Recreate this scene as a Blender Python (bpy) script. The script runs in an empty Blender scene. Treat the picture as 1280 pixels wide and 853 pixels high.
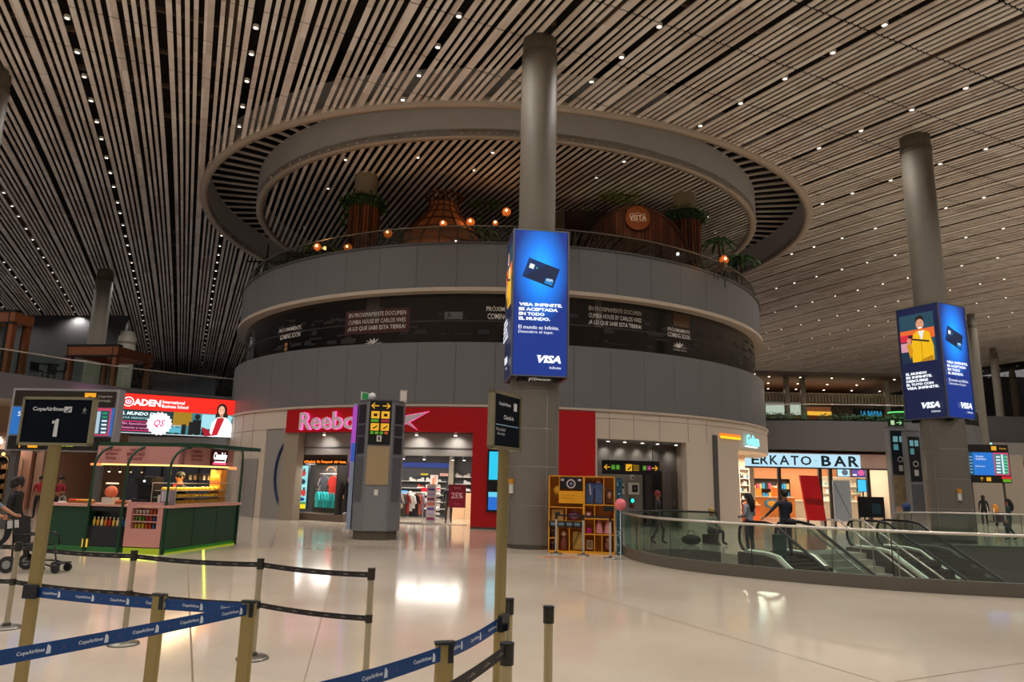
import bpy, bmesh, math, random
from math import sin, cos, pi, radians as R_
from mathutils import Vector, Matrix
sc = bpy.context.scene
col = sc.collection
rnd = random.Random(7)

# ------------------------------------------------------------ camera
H = 2.0
FPX = 880.0
PIT, ROL = R_(11.18), R_(1.27)
fwd = Vector((0, cos(PIT), sin(PIT))); up0 = Vector((0, -sin(PIT), cos(PIT))); rt0 = Vector((1, 0, 0))
rt = cos(ROL)*rt0 + sin(ROL)*up0
up = cos(ROL)*up0 - sin(ROL)*rt0
cam_d = bpy.data.cameras.new('camera'); cam = bpy.data.objects.new('camera', cam_d); col.objects.link(cam)
cam_d.sensor_width = 36; cam_d.lens = FPX/1280*36; cam_d.clip_start = .05; cam_d.clip_end = 500
m3 = Matrix((rt, up, -fwd)).transposed()
cam.matrix_world = Matrix.Translation((0, 0, H)) @ m3.to_4x4()
sc.camera = cam

# ------------------------------------------------------------ world, exposure
w = bpy.data.worlds.new('hall_air'); sc.world = w; w.use_nodes = True
w.node_tree.nodes['Background'].inputs[0].default_value = (.80, .76, .74, 1)
w.node_tree.nodes['Background'].inputs[1].default_value = .22
sc.view_settings.view_transform = 'Standard'; sc.view_settings.look = 'None'
sc.view_settings.exposure = 0.0; sc.view_settings.gamma = 1.0; sc.view_settings.use_curve_mapping = False
sc.cycles.use_light_tree = True
sc.cycles.max_bounces = 8; sc.cycles.diffuse_bounces = 4; sc.cycles.glossy_bounces = 3
sc.cycles.transmission_bounces = 4; sc.cycles.transparent_max_bounces = 16
sc.cycles.sample_clamp_indirect = 4; sc.cycles.blur_glossy = .5
sc.cycles.use_denoising = True
CEIL_LAMP_W = 790.0

# geometry of the hall
CX, CY = -.7, 46.5                      # middle of the round building
ANG = R_(24.4)                          # heading of the ceiling slats
SX, SY = -sin(ANG), cos(ANG)
def zc(x, y):
    s = x*SX + y*SY
    return 18.2 - (.0016 if s < 45 else .0006)*(s-45)**2
def st(s, t):                           # ceiling coordinates to plan
    return (SX*s + cos(ANG)*t, SY*s + sin(ANG)*t)

def ray(x, y): return fwd*FPX + rt*(x-640) - up*(y-426.5)
O0 = Vector((0, 0, H))
def PY(x, y, Y): d = ray(x, y); return O0 + d*(Y/d.y)
def PZ(x, y, z=0): d = ray(x, y); return O0 + d*((z-H)/d.z)
def PHI(x, y, R=16.4):
    d = ray(x, y); ox, oy = -CX, -CY
    A = d.x*d.x+d.y*d.y; B = 2*(ox*d.x+oy*d.y); C = ox*ox+oy*oy-R*R
    D = B*B-4*A*C
    t = (-B-math.sqrt(max(D, 0)))/2/A
    P = O0 + d*t
    return math.atan2(P.x-CX, CY-P.y), P.z
def proj(P):
    v = Vector(P)-O0; k = v.dot(fwd)
    if k < .1: return None
    return 640+FPX*v.dot(rt)/k, 426.5-FPX*v.dot(up)/k
def pol(R, a, z=0): return Vector((CX+R*sin(a), CY-R*cos(a), z))

# ------------------------------------------------------------ materials
def lin(c):
    if isinstance(c, str): c = tuple(int(c[i:i+2], 16)/255 for i in (0, 2, 4))
    return tuple((v/12.92 if v <= .04045 else ((v+.055)/1.055)**2.4) for v in c)+(1,)
_M = {}
def M(c, rough=.5, metal=0.0, emit=0.0, var=.06, scale=6.0, name=None, spec=.4):
    key = (str(c), rough, metal, emit, var, scale, spec)
    if key in _M: return _M[key]
    m = bpy.data.materials.new(name or 'surface'); m.use_nodes = True
    nt = m.node_tree; b = nt.nodes['Principled BSDF']
    L = lin(c)
    b.inputs['Roughness'].default_value = rough; b.inputs['Metallic'].default_value = metal
    b.inputs['Specular IOR Level'].default_value = spec
    if emit:
        b.inputs['Base Color'].default_value = (0.02, .02, .02, 1)
        b.inputs['Emission Color'].default_value = L; b.inputs['Emission Strength'].default_value = emit
    else:
        tc = nt.nodes.new('ShaderNodeTexCoord'); n = nt.nodes.new('ShaderNodeTexNoise')
        n.inputs['Scale'].default_value = scale; n.inputs['Detail'].default_value = 3
        mx = nt.nodes.new('ShaderNodeMix'); mx.data_type = 'RGBA'
        mx.inputs[6].default_value = tuple(v*(1-var) for v in L[:3])+(1,)
        mx.inputs[7].default_value = tuple(min(1, v*(1+var)) for v in L[:3])+(1,)
        nt.links.new(tc.outputs['Object'], n.inputs['Vector']); nt.links.new(n.outputs['Fac'], mx.inputs[0])
        nt.links.new(mx.outputs[2], b.inputs['Base Color'])
    _M[key] = m
    return m
def E(c, s=1.0): return M(c, emit=s)
def glass_mat(tint, gl=.06, rough=.02):
    key = ('g', tint, gl)
    if key in _M: return _M[key]
    m = bpy.data.materials.new('glass'); m.use_nodes = True; nt = m.node_tree
    for n in list(nt.nodes): nt.nodes.remove(n)
    o = nt.nodes.new('ShaderNodeOutputMaterial'); t = nt.nodes.new('ShaderNodeBsdfTransparent'); g = nt.nodes.new('ShaderNodeBsdfGlossy')
    f = nt.nodes.new('ShaderNodeLayerWeight'); f.inputs[0].default_value = .25
    mr = nt.nodes.new('ShaderNodeMapRange'); mr.inputs['To Min'].default_value = gl; mr.inputs['To Max'].default_value = .7
    mx = nt.nodes.new('ShaderNodeMixShader')
    t.inputs[0].default_value = lin(tint); g.inputs['Roughness'].default_value = rough
    nt.links.new(f.outputs['Fresnel'], mr.inputs[0]); nt.links.new(mr.outputs[0], mx.inputs[0])
    nt.links.new(t.outputs[0], mx.inputs[1]); nt.links.new(g.outputs[0], mx.inputs[2]); nt.links.new(mx.outputs[0], o.inputs[0])
    _M[key] = m
    return m
GLASS = glass_mat('cfe3da'); CLEAR = glass_mat('f2f6f4', .04); SMOKE = glass_mat('bccac6', .08)

# ------------------------------------------------------------ mesh builder
class MB:
    def __init__(s): s.v = []; s.f = []; s.m = []; s.sm = []; s.mats = []; s.T = Matrix.Identity(4)
    def mi(s, m):
        if m not in s.mats: s.mats.append(m)
        return s.mats.index(m)
    def add(s, vs, fs, m, smooth=False):
        b = len(s.v); i = s.mi(m); T = s.T
        s.v += [tuple(T @ Vector(p)) for p in vs]
        for f in fs: s.f.append(tuple(b+k for k in f)); s.m.append(i); s.sm.append(smooth)
        return s
    def bx(s, x0, x1, y0, y1, z0, z1, m):
        vs = [(x, y, z) for x in (x0, x1) for y in (y0, y1) for z in (z0, z1)]
        return s.add(vs, [(0, 1, 3, 2), (4, 6, 7, 5), (0, 4, 5, 1), (2, 3, 7, 6), (0, 2, 6, 4), (1, 5, 7, 3)], m)
    def box(s, c, d, m, rz=0, bev=0):
        T0 = s.T; s.T = T0 @ Matrix.Translation(c) @ Matrix.Rotation(rz, 4, 'Z')
        x, y, z = d[0]/2, d[1]/2, d[2]/2
        if bev:
            b = min(bev, x*.9, y*.9)
            pts = [(-x+b, -y), (x-b, -y), (x, -y+b), (x, y-b), (x-b, y), (-x+b, y), (-x, y-b), (-x, -y+b)]
            s.prism(pts, -z, z, m)
        else: s.bx(-x, x, -y, y, -z, z, m)
        s.T = T0; return s
    def prism(s, pts, z0, z1, m, smooth=False, caps=True):
        n = len(pts)
        vs = [(p[0], p[1], z0) for p in pts]+[(p[0], p[1], z1) for p in pts]
        s.add(vs, [(i, (i+1) % n, n+(i+1) % n, n+i) for i in range(n)], m, smooth)
        if caps: s.add(vs, [tuple(range(n))[::-1], tuple(range(n, 2*n))], m)
        return s
    def tube(s, pts, r, m, n=8, closed=False, cap=True):
        pts = [Vector(p) for p in pts]; N = len(pts); rs = r if isinstance(r, (list, tuple)) else [r]*N
        vs = []; fs = []; prev = None
        for i, p in enumerate(pts):
            if closed: d = pts[(i+1) % N]-pts[i-1]
            else: d = pts[min(i+1, N-1)]-pts[max(i-1, 0)]
            if d.length < 1e-9: d = Vector((0, 0, 1))
            d.normalize()
            if prev is None:
                a = Vector((0, 0, 1)) if abs(d.z) < .9 else Vector((1, 0, 0)); e1 = d.cross(a).normalized()
            else:
                e1 = prev-d*prev.dot(d)
                e1 = e1.normalized() if e1.length > 1e-6 else d.orthogonal().normalized()
            prev = e1; e2 = d.cross(e1)
            for k in range(n):
                t = 2*pi*k/n; vs.append(p+(e1*cos(t)+e2*sin(t))*rs[i])
        for i in range(N if closed else N-1):
            for k in range(n):
                a, b = i*n+k, i*n+(k+1) % n; j = (i+1) % N; c, d = j*n+(k+1) % n, j*n+k
                fs.append((a, b, c, d))
        s.add(vs, fs, m, True)
        if cap and not closed: s.add(vs[:n]+vs[-n:], [tuple(range(n))[::-1], tuple(range(n, 2*n))], m)
        return s
    def lathe(s, prof, c, m, n=24, a0=0, a1=2*pi, smooth=True):
        full = abs(a1-a0-2*pi) < 1e-6; K = n if full else n+1; vs = []; fs = []
        for r, z in prof:
            for k in range(K):
                t = a0+(a1-a0)*k/n; vs.append((c[0]+r*cos(t), c[1]+r*sin(t), c[2]+z))
        for i in range(len(prof)-1):
            for k in range(n):
                k2 = (k+1) % K; fs.append((i*K+k, i*K+k2, (i+1)*K+k2, (i+1)*K+k))
        return s.add(vs, fs, m, smooth)
    def cyl(s, c, r, z0, z1, m, n=24, cap=True):
        s.lathe([(r, z0), (r, z1)], c, m, n)
        if cap:
            for z, rev in ((z0, 1), (z1, 0)):
                p = [(c[0]+r*cos(2*pi*k/n), c[1]+r*sin(2*pi*k/n), c[2]+z) for k in range(n)]
                f = tuple(range(n)); s.add(p, [f[::-1] if rev else f], m)
        return s
    def ball(s, c, r, m, n=12, k=8):
        r = (r, r, r) if not isinstance(r, (tuple, list)) else r
        T0 = s.T; s.T = T0 @ Matrix.Translation(c) @ Matrix.Diagonal((r[0], r[1], r[2], 1))
        s.lathe([(sin(pi*i/k)+1e-4, -cos(pi*i/k)) for i in range(k+1)], (0, 0, 0), m, n); s.T = T0; return s
    def arc(s, R0, R1, a0, a1, z0, z1, m, n=None, smooth=True):      # curved wall about the drum's axis
        n = n or max(1, int(abs(a1-a0)/R_(2))+1); P = []
        for i in range(n+1):
            a = a0+(a1-a0)*i/n
            for R in (R0, R1):
                for z in (z0, z1): P.append(pol(R, a, z))
        F = []; G = []
        for i in range(n):
            b = i*4; c = b+4
            F += [(b+2, c+2, c+3, b+3), (b, b+1, c+1, c)]
            G += [(b+1, b+3, c+3, c+1), (b, c, c+2, b+2)]
        G += [(0, 2, 3, 1), (n*4, n*4+1, n*4+3, n*4+2)]
        s.add(P, F, m, smooth); return s.add(P, G, m, False)
    def leaves(s, c, rad, n, size, ms, rg=rnd):
        for _ in range(n):
            while 1:
                p = Vector((rg.uniform(-1, 1), rg.uniform(-1, 1), rg.uniform(-1, 1)))
                if p.length < 1: break
            p = Vector(c)+Vector((p.x*rad[0], p.y*rad[1], p.z*rad[2]))
            d = Vector((rg.uniform(-1, 1), rg.uniform(-1, 1), rg.uniform(-.8, .6))).normalized(); e = d.orthogonal().normalized()
            q = rg.uniform(.6, 1.2)*size
            s.add([p-e*q*.22, p+d*q*.5+Vector((0, 0, q*.1)), p+e*q*.22, p-d*q*.5], [(0, 1, 2, 3)], rg.choice(ms))
        return s
    def build(s, name, parent=None, loc=None):
        me = bpy.data.meshes.new(name); me.from_pydata(s.v, [], s.f); me.update()
        for m in s.mats: me.materials.append(m)
        me.polygons.foreach_set('material_index', s.m); me.polygons.foreach_set('use_smooth', s.sm)
        o = bpy.data.objects.new(name, me); col.objects.link(o)
        if parent: o.parent = parent
        if loc is not None: o.location = loc
        return o
def tag(o, label=None, cat=None, group=None, kind=None):
    if label: o['label'] = label
    if cat: o['category'] = cat
    if group: o['group'] = group
    if kind: o['kind'] = kind
    return o
def struct(mb, name): return tag(mb.build(name), kind='structure')
def thing(name, label, cat, loc=(0, 0, 0), rz=0, group=None):
    o = bpy.data.objects.new(name, None); col.objects.link(o); o.location = loc; o.rotation_euler = (0, 0, rz)
    o.empty_display_size = .1
    return tag(o, label, cat, group)
def copy_tree(o, parent=None):
    c = o.copy(); col.objects.link(c); c.parent = parent
    for ch in [k for k in KIDS(o)]: copy_tree(ch, c)
    return c
def KIDS(o): return list(o.children)

# ------------------------------------------------------------ lettering
_txt = {}
def text_mesh(t, bold=.0, shear=0.0):
    key = (t, bold, shear)
    if key in _txt: return _txt[key]
    cu = bpy.data.curves.new('txt', 'FONT'); cu.body = t; cu.offset = bold; cu.shear = shear; cu.resolution_u = 2
    cu.align_x = 'CENTER'; cu.align_y = 'CENTER'; cu.space_line = 1.0
    o = bpy.data.objects.new('txt', cu); col.objects.link(o)
    dg = bpy.context.evaluated_depsgraph_get(); me = bpy.data.meshes.new_from_object(o.evaluated_get(dg))
    vs = [tuple(v.co) for v in me.vertices]; fs = [tuple(p.vertices) for p in me.polygons]
    bpy.data.objects.remove(o); bpy.data.curves.remove(cu); bpy.data.meshes.remove(me)
    xs = [v[0] for v in vs]; ys = [v[1] for v in vs]
    cx, cy = (min(xs)+max(xs))/2, (min(ys)+max(ys))/2; ww, hh = max(xs)-min(xs), max(ys)-min(ys)
    _txt[key] = ([(v[0]-cx, v[1]-cy) for v in vs], fs, ww, hh)
    return _txt[key]
class Art:                              # flat graphics on a screen or a board; u right, v up, all in metres
    def __init__(s, T, step=.0025): s.mb = MB(); s.mb.T = T; s.n = 0; s.step = step
    def nx(s): s.n += 1; return s.n*s.step
    def poly(s, pts, m, k=None):
        z = s.nx() if k is None else k
        s.mb.add([(p[0], p[1], z) for p in pts], [tuple(range(len(pts)))], m); return s
    def rect(s, x0, y0, x1, y1, m): return s.poly([(x0, y0), (x1, y0), (x1, y1), (x0, y1)], m)
    def ell(s, x, y, a, b, m, n=24): return s.poly([(x+a*cos(2*pi*i/n), y+b*sin(2*pi*i/n)) for i in range(n)], m)
    def ring(s, x, y, r0, r1, m, n=32):
        z = s.nx(); vs = []
        for i in range(n):
            t = 2*pi*i/n; vs += [(x+r0*cos(t), y+r0*sin(t), z), (x+r1*cos(t), y+r1*sin(t), z)]
        s.mb.add(vs, [(2*i, 2*i+1, (2*i+3) % (2*n), (2*i+2) % (2*n)) for i in range(n)], m); return s
    def text(s, t, x, y, w, h, m, bold=0., shear=0., ext=0):
        vs, fs, ww, hh = text_mesh(t, bold, shear); z = s.nx()
        kx = w/ww if w else h/hh; ky = h/hh if h else w/ww
        P = [(x+v[0]*kx, y+v[1]*ky) for v in vs]
        s.mb.add([(p[0], p[1], z) for p in P], fs, m)
        return s
    def arrow(s, x, y, r, m, d=0):
        c, q = cos(d), sin(d)
        def t(a, b): return (x+(a*c-b*q)*r, y+(a*q+b*c)*r)
        s.poly([t(-1, -.13), t(.7, -.13), t(.7, .13), t(-1, .13)], m)
        s.poly([t(1, 0), t(.15, .8), t(.0, .62), t(.62, 0)], m); s.poly([t(1, 0), t(.62, 0), t(.0, -.62), t(.15, -.8)], m)
        return s
    def build(s, name, parent=None): return s.mb.build(name, parent)
def FR(o, ang=0):                       # frame for Art: u along +x turned by ang, v up, normal towards -y
    return Matrix.Translation(o) @ Matrix.Rotation(ang, 4, 'Z') @ Matrix(((1, 0, 0, 0), (0, 0, -1, 0), (0, 1, 0, 0), (0, 0, 0, 1)))
def arc_art(mb, t, R, a, z, w, h, m, bold=0, shear=0, back=None, depth=.06):
    vs, fs, ww, hh = text_mesh(t, bold, shear); kx = w/ww if w else h/hh; ky = h/hh if h else w/ww
    P = [pol(R, a+v[0]*kx/R, z+v[1]*ky) for v in vs]
    mb.add(P, fs, m)
    if back:                            # sides of solid letters
        Q = [pol(R-depth, a+v[0]*kx/R, z+v[1]*ky) for v in vs]; ed = {}
        for f in fs:
            for i in range(len(f)):
                e = (f[i], f[(i+1) % len(f)]); ed[e] = 1
        n = len(P)
        mb.add(P+Q, [(a_, b_, n+b_, n+a_) for (a_, b_) in ed if (b_, a_) not in ed], back)
        mb.add([pol(R-depth, a+v[0]*kx*1.015/R, z+v[1]*ky*1.05) for v in vs], fs, back)

# ------------------------------------------------------------ people
def person(name, label, loc, rz, h, cols, pose=None, hair='short', group=None, cat='person', mannequin=False):
    """cols: skin, top, legs, shoes, hair; body faces -y before rz"""
    k = h/1.75; J = dict(pel=(0, 0, .96), wa=(0, 0, 1.1), ch=(0, 0, 1.32), nk=(0, .01, 1.49), hd=(0, -.01, 1.58), hm=(0, -.015, 1.66), ht=(0, -.01, 1.72),
        sl=(.17, 0, 1.43), el=(.23, .02, 1.14), wl=(.25, -.06, .89), fl=(.25, -.09, .8),
        sr=(-.17, 0, 1.43), er=(-.23, .02, 1.14), wr=(-.25, -.06, .89), fr=(-.25, -.09, .8),
        hl=(.09, 0, .92), kl=(.11, -.03, .5), al=(.11, .02, .09), tl=(.13, -.17, .04),
        hr=(-.09, 0, .92), kr=(-.11, -.03, .5), ar=(-.11, .02, .09), tr=(-.13, -.17, .04))
    if pose: J.update(pose)
    RD = dict(pel=.15, wa=.13, ch=.15, nk=.06, hd=.075, hm=.1, ht=.06, s=.07, e=.045, w=.032, f=.03, h=.1, k=.062, a=.045, t=.038)
    names = list(J); idx = {n: i for i, n in enumerate(names)}
    edges = [('pel', 'wa'), ('wa', 'ch'), ('ch', 'nk'), ('nk', 'hd'), ('hd', 'hm'), ('hm', 'ht')]
    for s_ in 'lr': edges += [('ch', 's'+s_), ('s'+s_, 'e'+s_), ('e'+s_, 'w'+s_), ('w'+s_, 'f'+s_), ('pel', 'h'+s_), ('h'+s_, 'k'+s_), ('k'+s_, 'a'+s_), ('a'+s_, 't'+s_)]
    me = bpy.data.meshes.new('b'); me.from_pydata([tuple(Vector(J[n])*k) for n in names], [(idx[a], idx[b]) for a, b in edges], [])
    o = bpy.data.objects.new('b', me); col.objects.link(o)
    md = o.modifiers.new('s', 'SKIN'); md.use_smooth_shade = True
    for i, n in enumerate(names):
        r = RD.get(n) or RD[n[0]]
        sv = me.skin_vertices[0].data[i]
        ry = r*(.72 if n in ('ch', 'pel', 'wa') else 1)
        sv.radius = (r*k, ry*k); sv.use_root = (n == 'pel')
    sd = o.modifiers.new('d', 'SUBSURF'); sd.levels = 1; sd.render_levels = 1
    dg = bpy.context.evaluated_depsgraph_get(); bm = bpy.data.meshes.new_from_object(o.evaluated_get(dg))
    bpy.data.objects.remove(o); bpy.data.meshes.remove(me)
    segs = [(Vector(J[a])*k, Vector(J[b])*k, (a, b)) for a, b in edges]
    skin, top, legs, shoe, hc = [M(c, .6) if not isinstance(c, bpy.types.Material) else c for c in cols]
    def kind(p):
        best = None
        for a, b, nm in segs:
            d = b-a; t = max(0, min(1, (p-a).dot(d)/max(d.length_squared, 1e-9))); q = (p-(a+d*t)).length
            if best is None or q < best[0]: best = (q, nm)
        a, b = best[1]
        if b in ('hd', 'hm', 'ht'): return skin
        if b[0] == 'f' or (b[0] == 'w' and cols_short): return skin
        if b[0] == 't': return shoe
        if b[0] in 'ka' and b not in ('pel',): return legs
        if b in ('hl', 'hr'): return legs if p.z < J['wa'][2]*k-.08 else top
        if b == 'wa': return top if p.z > J['pel'][2]*k else legs
        return top
    cols_short = hair.endswith('+short'); hairk = hair.split('+')[0]
    mb = MB(); vs = [v.co.copy() for v in bm.vertices]
    for p in bm.polygons: pass
    b0 = len(mb.v); mb.v += [tuple(v) for v in vs]
    for p in bm.polygons:
        mb.f.append(tuple(p.vertices)); mb.m.append(mb.mi(kind(p.center))); mb.sm.append(True)
    bpy.data.meshes.remove(bm)
    for s_ in 'lr':                     # fingers
        wv, fv = Vector(J['w'+s_])*k, Vector(J['f'+s_])*k; d = (fv-wv).normalized()
        sd_ = d.cross(Vector((1, 0, 0))).normalized()
        for i in range(4):
            a = fv+sd_*(i-1.5)*.02*k; ln = (.075, .085, .08, .06)[i]*k
            mb.tube([a-d*.02, a+d*ln*.5, a+d*ln*.85+Vector((0, 0, -.012))], [.0105*k, .0095*k, .007*k], skin, 6)
        a = fv-d*.04*k; mb.tube([a, a+d*.03-sd_*.045*k, a+d*.07*k-sd_*.05*k], [.012*k, .011*k, .008*k], skin, 6)
    if not mannequin:
        hm = Vector(J['hm'])*k
        mb.ball(hm+Vector((0, -.095*k, -.03*k)), (.014*k, .02*k, .022*k), skin, 6, 4)
        for q in (-1, 1): mb.ball(hm+Vector((q*.095*k, .01, -.02*k)), (.012*k, .022*k, .032*k), skin, 6, 4)
    t = thing(name, label, cat, loc, rz, group)
    mb.build('body', t)
    if not mannequin:
        e = MB(); hm = Vector(J['hm'])*k
        for q in (-1, 1): e.ball(hm+Vector((q*.035*k, -.088*k, -.003)), .011*k, M('1a1412', .3), 6, 4)
        e.box(hm+Vector((0, -.092*k, -.065*k)), (.045*k, .012, .01), M('8a4a42', .5)); e.build('face_features', t)
        hb = MB()
        hb.ball(hm+Vector((0, .022*k, .028*k)), (.108*k, .112*k, .108*k), hc, 14, 10)
        if hairk == 'long':
            hb.tube([hm+Vector((0, .05, .02)), hm+Vector((0, .1, -.12))*k, hm+Vector((.01, .13, -.28))*k, hm+Vector((.02, .12, -.42))*k], [.09*k, .105*k, .09*k, .03*k], hc, 10)
        if hairk == 'bushy':
            for i in range(14):
                a = i*2.4; hb.ball(hm+Vector((cos(a)*.085, .05+sin(a)*.075, -.07+.011*i)), .07, hc, 8, 6)
        hb.build('hair', t)
    return t

# ------------------------------------------------------------ lamps of the hall (one real beam per cluster of downlights)
def spot(x, y, z, wt, size=150, blend=.8, c=(1, .86, .72), r=.25, tgt=None, nm='spot_beam'):
    d = bpy.data.lights.new(nm, 'SPOT'); d.energy = wt; d.spot_size = R_(size); d.spot_blend = blend; d.color = c; d.shadow_soft_size = r
    o = bpy.data.objects.new(nm, d); col.objects.link(o); o.location = (x, y, z)
    if tgt is not None:
        v = Vector(tgt)-Vector((x, y, z)); o.rotation_euler = v.to_track_quat('-Z', 'Y').to_euler()
    return o
def area(loc, sx, sy, wt, c=(1, .9, .8), tgt=None, nm='shop_light'):
    d = bpy.data.lights.new(nm, 'AREA'); d.shape = 'RECTANGLE'; d.size = sx; d.size_y = sy; d.energy = wt; d.color = c
    o = bpy.data.objects.new(nm, d); col.objects.link(o); o.location = loc
    if tgt is not None: o.rotation_euler = (Vector(tgt)-Vector(loc)).to_track_quat('-Z', 'Y').to_euler()
    return o
for i in range(-6, 13):
    for j in range(-1, 12):
        t = .75+6.094*i; s = 4+7.7*j; x, y = st(s, t)
        if (x-CX)**2+(y-CY)**2 < 19.6**2 or y < -14 or y > 85: continue
        spot(x, y, zc(x, y)-.03, CEIL_LAMP_W, c=(1, .955, .925), r=.1)
for a in range(5):
    p = pol(8, a*2*pi/5+.3, 17.6); spot(p.x, p.y, p.z, 90, r=.08)

# ------------------------------------------------------------ surfaces
def floor_material():
    m = bpy.data.materials.new('polished_stone'); m.use_nodes = True; nt = m.node_tree; b = nt.nodes['Principled BSDF']
    tc = nt.nodes.new('ShaderNodeTexCoord'); n1 = nt.nodes.new('ShaderNodeTexNoise'); n1.inputs['Scale'].default_value = .35; n1.inputs['Detail'].default_value = 5
    n2 = nt.nodes.new('ShaderNodeTexNoise'); n2.inputs['Scale'].default_value = 18; n2.inputs['Detail'].default_value = 4
    r = nt.nodes.new('ShaderNodeValToRGB'); r.color_ramp.elements[0].color = lin('c6b6a0'); r.color_ramp.elements[1].color = lin('d9cbb7')
    r.color_ramp.elements[0].position = .3; r.color_ramp.elements[1].position = .7
    mx = nt.nodes.new('ShaderNodeMix'); mx.data_type = 'RGBA'; mx.blend_type = 'MULTIPLY'; mx.inputs[0].default_value = .12
    mr = nt.nodes.new('ShaderNodeMapRange'); mr.inputs['To Min'].default_value = .07; mr.inputs['To Max'].default_value = .14
    L = nt.links.new
    L(tc.outputs['Object'], n1.inputs['Vector']); L(tc.outputs['Object'], n2.inputs['Vector']); L(n1.outputs['Fac'], r.inputs[0])
    L(r.outputs[0], mx.inputs[6]); L(n2.outputs['Fac'], mx.inputs[7]); L(mx.outputs[2], b.inputs['Base Color'])
    L(n1.outputs['Fac'], mr.inputs[0]); L(mr.outputs[0], b.inputs['Roughness']); b.inputs['IOR'].default_value = 1.7
    return m
FLOOR = floor_material()
def slat_material(name, c0, c1, c2):
    m = bpy.data.materials.new(name); m.use_nodes = True; nt = m.node_tree; b = nt.nodes['Principled BSDF']; L = nt.links.new
    tc = nt.nodes.new('ShaderNodeTexCoord'); vr = nt.nodes.new('ShaderNodeVectorRotate'); vr.rotation_type = 'Z_AXIS'; vr.inputs['Angle'].default_value = -ANG
    mp = nt.nodes.new('ShaderNodeMapping'); mp.inputs['Scale'].default_value = (1/.277, 1/3.0, .0)
    wn = nt.nodes.new('ShaderNodeTexWhiteNoise'); fl = nt.nodes.new('ShaderNodeVectorMath'); fl.operation = 'FLOOR'
    ns = nt.nodes.new('ShaderNodeTexNoise'); ns.inputs['Scale'].default_value = 1.3; ns.inputs['Detail'].default_value = 6
    ad = nt.nodes.new('ShaderNodeMath'); ad.operation = 'ADD'; ad2 = nt.nodes.new('ShaderNodeMath'); ad2.operation = 'MULTIPLY'; ad2.inputs[1].default_value = .5
    r = nt.nodes.new('ShaderNodeValToRGB'); e = r.color_ramp.elements
    e[0].position = .25; e[0].color = lin(c0); e[1].position = .8; e[1].color = lin(c2); k = e.new(.5); k.color = lin(c1)
    L(tc.outputs['Object'], vr.inputs['Vector']); L(vr.outputs[0], mp.inputs['Vector']); L(mp.outputs[0], fl.inputs[0]); L(fl.outputs[0], wn.inputs['Vector'])
    L(tc.outputs['Object'], ns.inputs['Vector']); L(wn.outputs['Value'], ad.inputs[0]); L(ns.outputs['Fac'], ad.inputs[1]); L(ad.outputs[0], ad2.inputs[0])
    L(ad2.outputs[0], r.inputs[0]); L(r.outputs[0], b.inputs['Base Color']); b.inputs['Roughness'].default_value = .5
    return m
SLAT = slat_material('wood_effect_slats', 'cdbfb3', 'e6dacf', 'f5eee6')
PLENUM = M('1c1612', .9, var=.3, scale=.5)
BEAM = M('5d4a3c', .8, var=.2)
WHITE = M('c2b4a2', .45, var=.03, scale=.6)
GREYP = M('6a6969', .38, var=.05, scale=.4)
GREYL = M('8b8680', .45, var=.05, scale=.5)
GREYD = M('4c4a4a', .5, var=.06, scale=.4)
CONC = M('736c5e', .6, var=.14, scale=1.6)
CLAD = M('6f6a62', .35, var=.05, scale=.6)
TRIM = M('b9aa98', .45, var=.03)
RED = M('a80810', .35, var=.03)
BLACK = M('121214', .4, var=.1)
STEEL = M('cfc8bc', .3, .75, var=.05)
DSTEEL = M('6b6760', .35, .9, var=.05)
GOLD = M('a39364', .36, .7, var=.06)
WOOD = M('7b4526', .55, var=.22, scale=9)
WOODD = M('4a2a1a', .6, var=.25, scale=9)
BROWN = M('3c2419', .6, var=.2)
LEAF = [M('3a6230', .6), M('52803e', .6), M('284a22', .6)]
LEAFY = [M('8a9a3a', .6), M('5d7a2c', .6)]

# ------------------------------------------------------------ floor with the opening for the escalators
NEAR = [(3.25, 20.6), (3.3, 19.4), (3.55, 18.4), (4.1, 17.3), (5.1, 16.3), (6.8, 15.15), (8.3, 14.45), (10, 14.05), (13, 13.5), (20, 12.8), (27, 12.5)]
FARR = [(27, 26.6), (20, 26.8), (16, 26.9), (14.2, 26.2), (13.3, 25.0)]
LAND = [(13.3, 25.0), (6.5, 21.97)]
FARL = [(6.5, 21.97), (6.1, 22.7), (5.2, 22.9), (4.2, 22.3), (3.5, 21.4), (3.25, 20.6)]
hole = NEAR+FARR+[LAND[1]]+FARL[1:-1]
def smooth(P, k=2):
    for _ in range(k):
        Q = [P[0]]
        for a, b in zip(P, P[1:]): Q += [(a[0]*.75+b[0]*.25, a[1]*.75+b[1]*.25), (a[0]*.25+b[0]*.75, a[1]*.25+b[1]*.75)]
        P = Q+[P[-1]]
    return P
NEARS, FARRS, FARLS = smooth(NEAR), smooth(FARR, 1), smooth(FARL, 1)
hole = NEARS+FARRS[1:]+FARLS[:-1]
from mathutils.geometry import tessellate_polygon
outer = [(-80, -25), (100, -25), (100, 112), (-80, 112)]
loops = [[Vector((x, y, 0)) for x, y in outer], [Vector((x, y, 0)) for x, y in hole[::-1]]]
tri = tessellate_polygon(loops); pts = loops[0]+loops[1]
fb = MB()
for t in tri:
    a, b, c = [pts[i] for i in t]
    if (b-a).cross(c-a).z < 0: t = t[::-1]
    fb.add([pts[i] for i in t], [(0, 1, 2)], FLOOR)
struct(fb, 'floor')
vb = MB()
VOIDW = M('5f5b55', .5, var=.06, scale=.5)
for a, b in zip(hole, hole[1:]+hole[:1]):
    vb.add([(a[0], a[1], -.002), (b[0], b[1], -.002), (b[0], b[1], -5), (a[0], a[1], -5)], [(0, 1, 2, 3)], VOIDW)
struct(vb, 'wall_escalator_well')
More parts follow.
